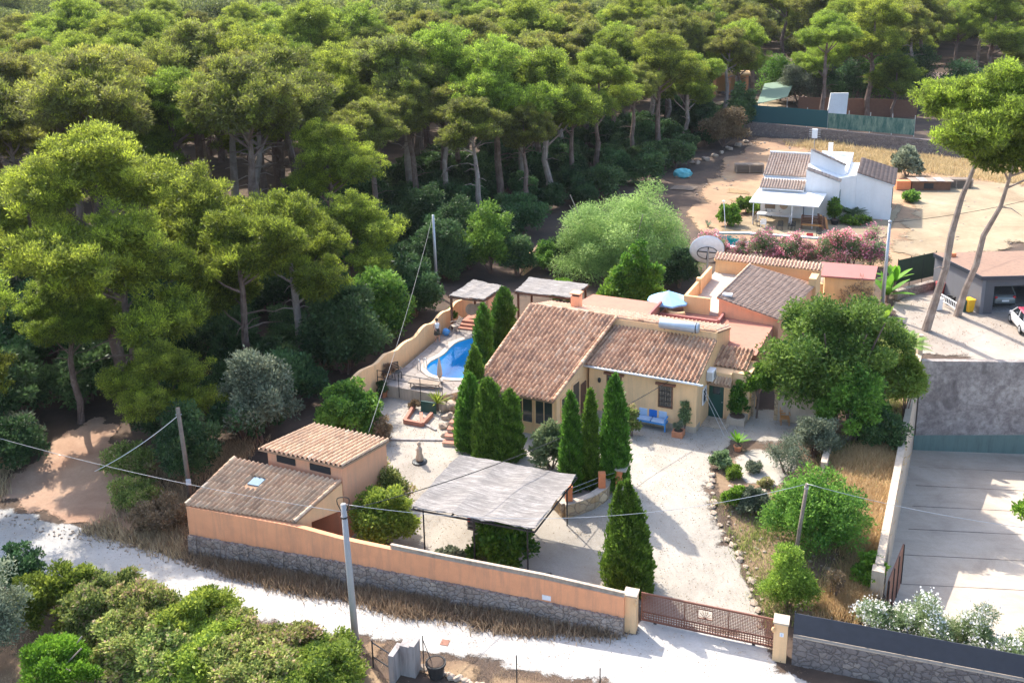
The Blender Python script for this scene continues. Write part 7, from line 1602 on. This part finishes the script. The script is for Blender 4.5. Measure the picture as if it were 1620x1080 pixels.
# ---- vehicles
def car(label, p, rz, paint, Lc=4.3, Wc=1.78, Hc=1.5, roofm=None, rearled=True, name='parked_car', kind='hatch'):
    o = thing(name, label, 'car', p, rz)
    # sections along x from rear (-) to front (+): x, floor z, belt z, half width, roof z (0 = bonnet)
    body = [(-.5, .38, .80, .78, .80), (-.47, .28, .92, .90, .92), (-.36, .22, .98, .97, .98), (-.1, .2, .97, 1.0, .97), (.15, .2, .96, 1.0, .96), (.32, .22, .90, .98, .90), (.44, .26, .78, .92, .78), (.5, .36, .62, .78, .62)]
    vs = []; fs = []; K = 10
    for (x, zf, zb, hw, _) in body:
        w_ = Wc / 2 * hw; zf_, zb_ = zf * 1.0, zb * Hc / 1.5
        for (a, b) in ((-.86, 0), (-1, .18), (-1.0, .55), (-.95, .86), (-.78, 1.0), (.78, 1.0), (.95, .86), (1.0, .55), (1, .18), (.86, 0)): vs.append((x * Lc, a * w_, zf_ + (zb_ - zf_) * b))
    n = len(body)
    for i in range(n - 1):
        for k in range(K): k2 = (k + 1) % K; fs.append((i * K + k, i * K + k2, (i + 1) * K + k2, (i + 1) * K + k))
    fs += [tuple(range(K - 1, -1, -1)), tuple(range((n - 1) * K, n * K))]
    mb = MB().add(vs, fs); mb.build('body', paint, o, True)
    zb = .94 * Hc / 1.5; zr = Hc; gx = [(-.47, -.40), (-.38, -.31), (.10, .06), (.27, .13)]
    def cab(x0, x1, w0, w1, z0, z1):
        return [(x0 * Lc, -w0, z0), (x1 * Lc, -w0, z0), (x1 * Lc, w0, z0), (x0 * Lc, w0, z0)]
    wb, wt_ = Wc / 2 * .93, Wc / 2 * .74
    base = [(-.455 * Lc, -wb * .92, zb), (.27 * Lc, -wb * .95, zb), (.27 * Lc, wb * .95, zb), (-.455 * Lc, wb * .92, zb)]; top = [(-.36 * Lc, -wt_, zr - .05), (.08 * Lc, -wt_, zr - .05), (.08 * Lc, wt_, zr - .05), (-.36 * Lc, wt_, zr - .05)]
    MB().hexa(base + top).build('windows', M['carglass'], o, bevel=.03)
    MB().hexa([(q_[0] * 1.0, q_[1] * 1.02, q_[2] - .012) for q_ in top] + [(q_[0] * .93 - .02, q_[1] * .88, zr) for q_ in top]).build('roof', roofm or paint, o, bevel=.02)
    mb = MB()
    for s_ in (-1, 1):
        for bx_, tx in ((-.455, -.36), (-.12, -.12), (.27, .08)): mb.bar((bx_ * Lc, s_ * wb * .96, zb), (tx * Lc, s_ * (wt_ + .01), zr - .05), .07, .05)
    mb.build('window_pillars', paint, o)
    for sx in (-.31, .31):
        for s_ in (-1, 1):
            wo = MB().lathe([(.12, 0), (.31, .01), (.33, .05), (.33, .17), (.3, .2), (0, .2)], (sx * Lc, s_ * (Wc / 2 + .01), .33), 18, (0, -s_, 0)).build('wheel', M['black'], o, False)
            MB().lathe([(0, 0), (.18, .005), (.2, .03)], (sx * Lc, s_ * (Wc / 2 + .022), .33), 10, (0, -s_, 0)).build('rim', M['metal_grey'], wo)
    for s_ in (-1, 1):
        MB().ball((-.487 * Lc, s_ * Wc * .37, .84 * Hc / 1.5), .06, .13, .11).build('tail_light', flat('red_lens', (.5, .02, .02), .2), o, True)
        MB().ball((.46 * Lc, s_ * Wc * .36, .66 * Hc / 1.5), .1, .14, .08).build('headlight', M['plastic_white'], o, True)
        MB().ball((.17 * Lc, s_ * (Wc / 2 + .08), 1.0), .07, .1, .07).build('mirror', paint, o, True)
    MB().box(-.508 * Lc, -.5 * Lc, -.26, .26, .6, .71).build('number_plate', M['plastic_white'], o)
    MB().box(-.512 * Lc, -.47 * Lc, -Wc * .4, Wc * .4, .34, .46).build('bumper', M['black'] if kind == 'suv' else paint, o, bevel=.02)
    return o
def paint(n_, c): 
    t = NT(n_); t.col(c); t.rough(.35); t.b.inputs['Coat Weight'].default_value = .6; t.b.inputs['Metallic'].default_value = .1; return t.m
white_p, red_p, grey_p, dark_p = paint('white_car_paint', (.75, .75, .76)), paint('red_fabric_roof', (.45, .03, .06)), paint('silver_grey_car_paint', (.16, .18, .18)), paint('dark_car_paint', (.04, .04, .045))
car('silver grey estate car parked inside the open anthracite garage', GF.l2w(u_d0 + 1.35, 3.1, .02), R(91), grey_p, 4.5, 1.82, 1.62, kind='suv')
pc = at(1618, 512, .08); car('small white car with red roof cut by the right edge of the photo', Vector((pc.x - .2, pc.y - .9, .08)), R(80), white_p, 3.55, 1.63, 1.49, red_p)
pc = gp(757, 820); car('dark car parked under the reed matting carport', Vector((-.9, 43.9, T(-.9, 43.9))), R(68), dark_p, 4.2, 1.75, 1.45)
# things by the garage
p = at(1493, 478, .1); o = thing('ladder', 'white aluminium ladder leaning along the grey garage wall', 'ladder', GF.l2w(dx * .55 - .25, yb_ * .62, .05), 0)
a, b = Vector((0, .1, 1.15)), Vector((1.9, -3.0, .35)); a, b = at(1489, 465, .9) - o.location, at(1513, 479, .9) - o.location
mb = MB(); mb.bar(a, b, .05, .07); mb.bar(a - Vector((0, 0, .45)), b - Vector((0, 0, .45)), .05, .07); mb.build('rail', M['plastic_white'], o)
for k in range(9): q_ = a.lerp(b, (k + .5) / 9); MB().bar(q_, q_ - Vector((0, 0, .45)), .035).build('rung', M['plastic_white'], o)
p = at(1532, 493, .07); o = thing('wheelie_bin', 'yellow wheeled bin leaning by the garage corner', 'bin', p, R(15)); MB().hexa([(-.22, -.25, .05), (.22, -.25, .05), (.22, .25, .05), (-.22, .25, .05), (-.28, -.32, .95), (.28, -.32, .95), (.28, .34, .95), (-.28, .34, .95)]).build('bin', flat('yellow_plastic', (.75, .42, .02), .5), o, bevel=.03)
MB().box(-.3, .3, -.35, .36, .951, 1.02).build('lid', flat('yellow_plastic_lid', (.70, .38, .02), .5), o)
for x in (-.25, .25): MB().lathe([(0, 0), (.12, 0), (.12, .05), (0, .05)], (x, .3, .12), 12, (1, 0, 0)).build('wheel', M['black'], o)
p = at(1524, 492, .07); o = thing('rubbish_bin', 'dark green bin beside the yellow bin', 'bin', p); MB().lathe([(.22, 0), (.3, .8), (.32, .82), (.3, .9), (0, .95)], seg=14).build('bin', M['green_door'], o, False); MB().lathe([(0, .96), (.06, .97), (.04, 1.0), (0, 1.0)], seg=8).build('handle', M['black'], o)
p = at(1503, 481, .07); o = thing('tyre_stack', 'black tyres heaped against the garage wall', 'tyres', p)
for k in range(3): 
    mb = MB(); mb.tube([(.28 * math.cos(6.2832 * j / 16), .28 * math.sin(6.2832 * j / 16), .11 + k * .21) for j in range(17)], .1, 8, False); mb.build('tyre', M['black'], o, True)
p = at(1486, 466, .07); o = thing('rubbish_bin', 'red bin behind the left leaning pine', 'bin', p); MB().lathe([(.26, 0), (.34, .95), (.36, 1.0), (0, 1.08)], seg=14).build('bin', flat('red_plastic', (.45, .03, .03), .5), o, False)
p = at(1482, 489, .07); o = thing('storage_box', 'white plastic box standing right of the left leaning pine', 'box', p, R(5)); MB().box(-.3, .3, -.25, .25, 0, .85).build('box', M['plastic_white'], o, bevel=.02); MB().box(-.32, .32, -.27, .27, .851, .9).build('lid', M['plastic_white'], o)
# white house patio furniture
tb = thing('dining_table', 'long pale garden table under the white awning', 'table', L_w := WFr.l2w(*(WFr.loc(1224, 350, 0.1))), wang)
MB().box(-1.6, 1.6, -.5, .5, .7, .75).build('tabletop', M['plastic_white'], tb)
for x in (-1.5, 1.5):
    for y in (-.42, .42): MB().bar((x, y, 0), (x, y, .7), .07).build('leg', M['plastic_white'], tb)
chs = [(1197, 357, 'leftmost garden chair at the long white table', 'woodpale', 40), (1207, 361, 'white chair at the near left corner of the long table', 'plastic_white', 170), (1233, 364, 'dark framed chair in front of the long table', 'metal_dark', 180), (1252, 364, 'dark framed chair at the right end of the long table', 'metal_dark', 200), (1216, 343, 'chair behind the left half of the long table', 'metal_dark', 0), (1236, 343, 'chair behind the right half of the long table', 'metal_dark', 5), (1297, 377, 'lone dark metal chair at the pool edge', 'metal_dark', 10)]
for x, y, lab, m_, a in chs: chair(x, y, lab, M[m_], R(a), z=.1)
o = thing('pallet_screen', 'brown slatted wooden settle in front of the white house', 'bench', WFr.l2w(*WFr.loc(1284, 362, 0.1)), wang)
MB().box(-1.0, 1.0, -.25, .3, .35, .42).build('seat', M['chairwood'], o)
mb = MB()
for k in range(5): mb.box(-1.0, 1.0, .3, .34, .45 + k * .16, .56 + k * .16)
mb.build('backrest', M['wood'], o)
for x in (-.95, .95): MB().box(x - .04, x + .04, -.25, .36, 0, 1.25).build('side_frame', M['wood'], o)
o = thing('leaning_boards', 'stack of brown boards leaning beside the slatted settle', 'boards', WFr.l2w(*WFr.loc(1303, 362, 0.1)), wang)
for k in range(4): MB().hexa([(k * .22 - .4, -.2 + .05 * k, 0), (k * .22 - .2, -.2 + .05 * k, 0), (k * .22 - .2, -.14 + .05 * k, 0), (k * .22 - .4, -.14 + .05 * k, 0), (k * .22 - .7, .4, 1.35 - .1 * k), (k * .22 - .5, .4, 1.35 - .1 * k), (k * .22 - .5, .46, 1.35 - .1 * k), (k * .22 - .7, .46, 1.35 - .1 * k)]).build('board', M['chairwood' if k % 2 else 'wood'], o)
o = thing('crate', 'red plastic crate on the patio beside the lone chair', 'crate', at(1281, 374, .12), R(-15), None, .65); MB().box(-.45, .45, -.3, .3, 0, .05).build('bottom', flat('red_crate', (.5, .04, .04), .5), o)
mb = MB(); mb.box(-.45, .45, -.3, -.27, .05, .4); mb.box(-.45, .45, .27, .3, .05, .4); mb.box(-.45, -.42, -.27, .27, .05, .4); mb.box(.42, .45, -.27, .27, .05, .4); mb.build('side', bpy.data.materials['red_crate'], o)
# log stacks and pallets in the field
def stack(px, py, label, w_, d_, h_, n_, mat, rz=0):
    p = gp(px, py, .08); o = thing('pallet_stack', label, 'pallets', p, rz)
    for k in range(n_):
        mb = MB(); z = k * h_ / n_
        for j in range(6): mb.box(-w_ / 2, w_ / 2, -d_ / 2 + j * d_ / 6, -d_ / 2 + j * d_ / 6 + d_ / 9, z + h_ / n_ * .7, z + h_ / n_)
        for j in (-1, 0, 1): mb.box(j * w_ * .45 - .05, j * w_ * .45 + .05, -d_ / 2, d_ / 2, z, z + h_ / n_ * .7)
        mb.build('pallet', mat, o)
stack(1185, 272, 'low stack of weathered pallets on the red dirt', 3.4, 1.2, 1.0, 6, M['woodpale'], R(-6)); stack(1510, 296, 'row of weathered pallets right of the log shelter', 3.6, 1.2, 1.0, 6, M['woodpale'], R(-8))
o = thing('log_shelter', 'low makeshift wood store with sheets on its roof right of the white house', 'wood store', gp(1470, 299, .1), R(-6))
MB().box(-2.0, 2.0, -.7, .7, 0, 1.0).build('stacked_wood', M['wood'], o)
for k in range(5): MB().box(-2.2 + k * .9, -1.35 + k * .9, -.95, .95, 1.02 + .03 * (k % 2), 1.07 + .03 * (k % 2)).build('roof_sheet', M['concrete' if k % 2 else 'woodpale'], o)
MB().box(-.8, .2, -.73, -.7, .2, .8).build('opening', M['dark'], o)  # dark plate, painted shade of a gap in the wood
MB().box(-3.6, -2.1, -.5, .5, 0, .95).build('brick_pile', M['brickorange'], o)
o = thing('tarpaulin_heap', 'turquoise wrapped heap on the red dirt at the wood edge', 'heap', gp(1080, 280, .05)); MB().ball((0, 0, .4), 1.1, .7, .65, 12, 8, .12, random.Random(3)).build('tarpaulin', flat('turquoise_sheet', (.10, .40, .45), .6), o); MB().box(-.9, .9, -.5, .5, 0, .2).build('pallet', M['woodpale'], o)
o = thing('board_pile', 'pale boards lying on the red dirt near the pepper tree', 'boards', gp(1078, 300, .08), R(-20))
for k in range(4): MB().box(-1.3 + .1 * k, 1.3 + .1 * k, k * .28, k * .28 + .2, .05 * k, .05 * k + .05).build('board', M['woodpale'], o)
for i in range(12): rock('rock', 'rough stone heaped along the wood edge of the red dirt', 1095 + i * 7.5 + (i * 37 % 5), 262 - i * 3.2 + (i * 53 % 7) - 3, (.38 + .03 * (i % 4), .35, .3), M['rock'], .2, 'stones heaped at the wood edge', 300 + i)
# ---- woman on the terrace
def person(p, rz):
    o = thing('person', 'woman in white top and dark skirt standing by the wavy pool wall', 'person', p, rz)
    skin = NT('skin'); skin.col((.55, .30, .21)); skin.rough(.6)
    J = {'pel': (0, 0, .92, .13, .10), 'waist': (0, 0, 1.06, .115, .085), 'chest': (0, -.01, 1.26, .14, .10), 'neck': (0, 0, 1.40, .05, .05), 'head0': (0, -.01, 1.47, .06, .065), 'head': (0, -.015, 1.56, .085, .1), 'top': (0, 0, 1.64, .06, .07),
         'sl': (-.17, 0, 1.34, .05, .05), 'el': (-.24, .02, 1.08, .038, .038), 'wl': (-.16, -.17, .98, .026, .026), 'sr': (.17, 0, 1.34, .05, .05), 'er': (.23, .0, 1.08, .038, .038), 'wr': (.14, -.2, 1.02, .026, .026),
         'hl': (-.09, 0, .86, .09, .09), 'kl': (-.1, -.03, .48, .055, .055), 'al': (-.1, .04, .09, .035, .035), 'tl': (-.11, -.1, .03, .035, .025), 'hr': (.09, 0, .86, .09, .09), 'kr': (.12, -.06, .48, .055, .055), 'ar': (.14, 0, .09, .035, .035), 'tr': (.16, -.14, .03, .035, .025)}
    E_ = [('pel', 'waist'), ('waist', 'chest'), ('chest', 'neck'), ('neck', 'head0'), ('head0', 'head'), ('head', 'top'), ('chest', 'sl'), ('sl', 'el'), ('el', 'wl'), ('chest', 'sr'), ('sr', 'er'), ('er', 'wr'), ('pel', 'hl'), ('hl', 'kl'), ('kl', 'al'), ('al', 'tl'), ('pel', 'hr'), ('hr', 'kr'), ('kr', 'ar'), ('ar', 'tr')]
    for s_, w_ in (('l', 'wl'), ('r', 'wr')):
        wx, wy, wz = J[w_][:3]; sg = -1 if s_ == 'l' else 1; J['palm' + s_] = (wx * .92, wy - .07, wz - .01, .03, .022); E_.append((w_, 'palm' + s_))
        for f_ in range(4): J[f'f{s_}{f_}'] = (wx * .92 + (f_ - 1.5) * .02, wy - .125, wz - .03 - .004 * f_, .0085, .0085); J[f'g{s_}{f_}'] = (wx * .92 + (f_ - 1.5) * .021, wy - .165 + .008 * abs(f_ - 1), wz - .055, .0075, .0075); E_ += [('palm' + s_, f'f{s_}{f_}'), (f'f{s_}{f_}', f'g{s_}{f_}')]
        J['th' + s_] = (wx * .92 - sg * .05, wy - .09, wz - .01, .009, .009); E_.append(('palm' + s_, 'th' + s_))
    names = list(J); me_ = bpy.data.meshes.new('body'); me_.from_pydata([J[k][:3] for k in names], [(names.index(a), names.index(b)) for a, b in E_], []); b = link('body', me_, skin.m, o)
    m_ = b.modifiers.new('skin', 'SKIN'); sv = me_.skin_vertices[0].data
    for i, k in enumerate(names): sv[i].radius = J[k][3:5]; sv[i].use_root = (k == 'pel')
    b.modifiers.new('sub', 'SUBSURF').levels = 1; b.modifiers['sub'].render_levels = 1
    MB().ball((0, .01, 1.6), .105, .12, .11, 14, 9).build('hair', flat('dark_brown_hair', (.035, .018, .012), .6), o, True)
    mb = MB()
    for s_ in (-1, 1): mb.ball((s_ * .032, -.105, 1.565), .011, .008, .009, 8, 6)
    mb.build('eyes', M['black'], o); mb = MB(); mb.ball((0, -.118, 1.54), .013, .018, .02, 8, 6); mb.build('nose', skin.m, o); MB().ball((0, -.108, 1.505), .024, .008, .007, 8, 6).build('mouth', flat('lips', (.42, .12, .1), .5), o)
    MB().lathe([(.135, 0), (.14, .1), (.165, .22), (.17, .3), (.12, .38)], (0, -.005, 1.0), 18).build('top', M['plastic_white'], o, True)
    MB().lathe([(.225, 0), (.2, .2), (.17, .38), (.135, .46)], (0, -.005, .56), 20).build('skirt', flat('dark_olive_skirt', (.07, .06, .045), .9), o, True)
person(at(692, 541, DECK), R(20))
# ------------------------------------------------------------------ faint summer haze
hz = MB().box(-640, 640, -12, 640, -9, 62).build('haze', None); hz['kind'] = 'stuff'
t = bpy.data.materials.new('haze'); t.use_nodes = True; t.node_tree.nodes.clear(); vo = t.node_tree.nodes.new('ShaderNodeVolumePrincipled'); ou = t.node_tree.nodes.new('ShaderNodeOutputMaterial')
vo.inputs['Color'].default_value = (.86, .90, 1.0, 1); vo.inputs['Density'].default_value = .00007; vo.inputs['Anisotropy'].default_value = .2
t.node_tree.links.new(vo.outputs[0], ou.inputs['Volume']); hz.data.materials.append(t)
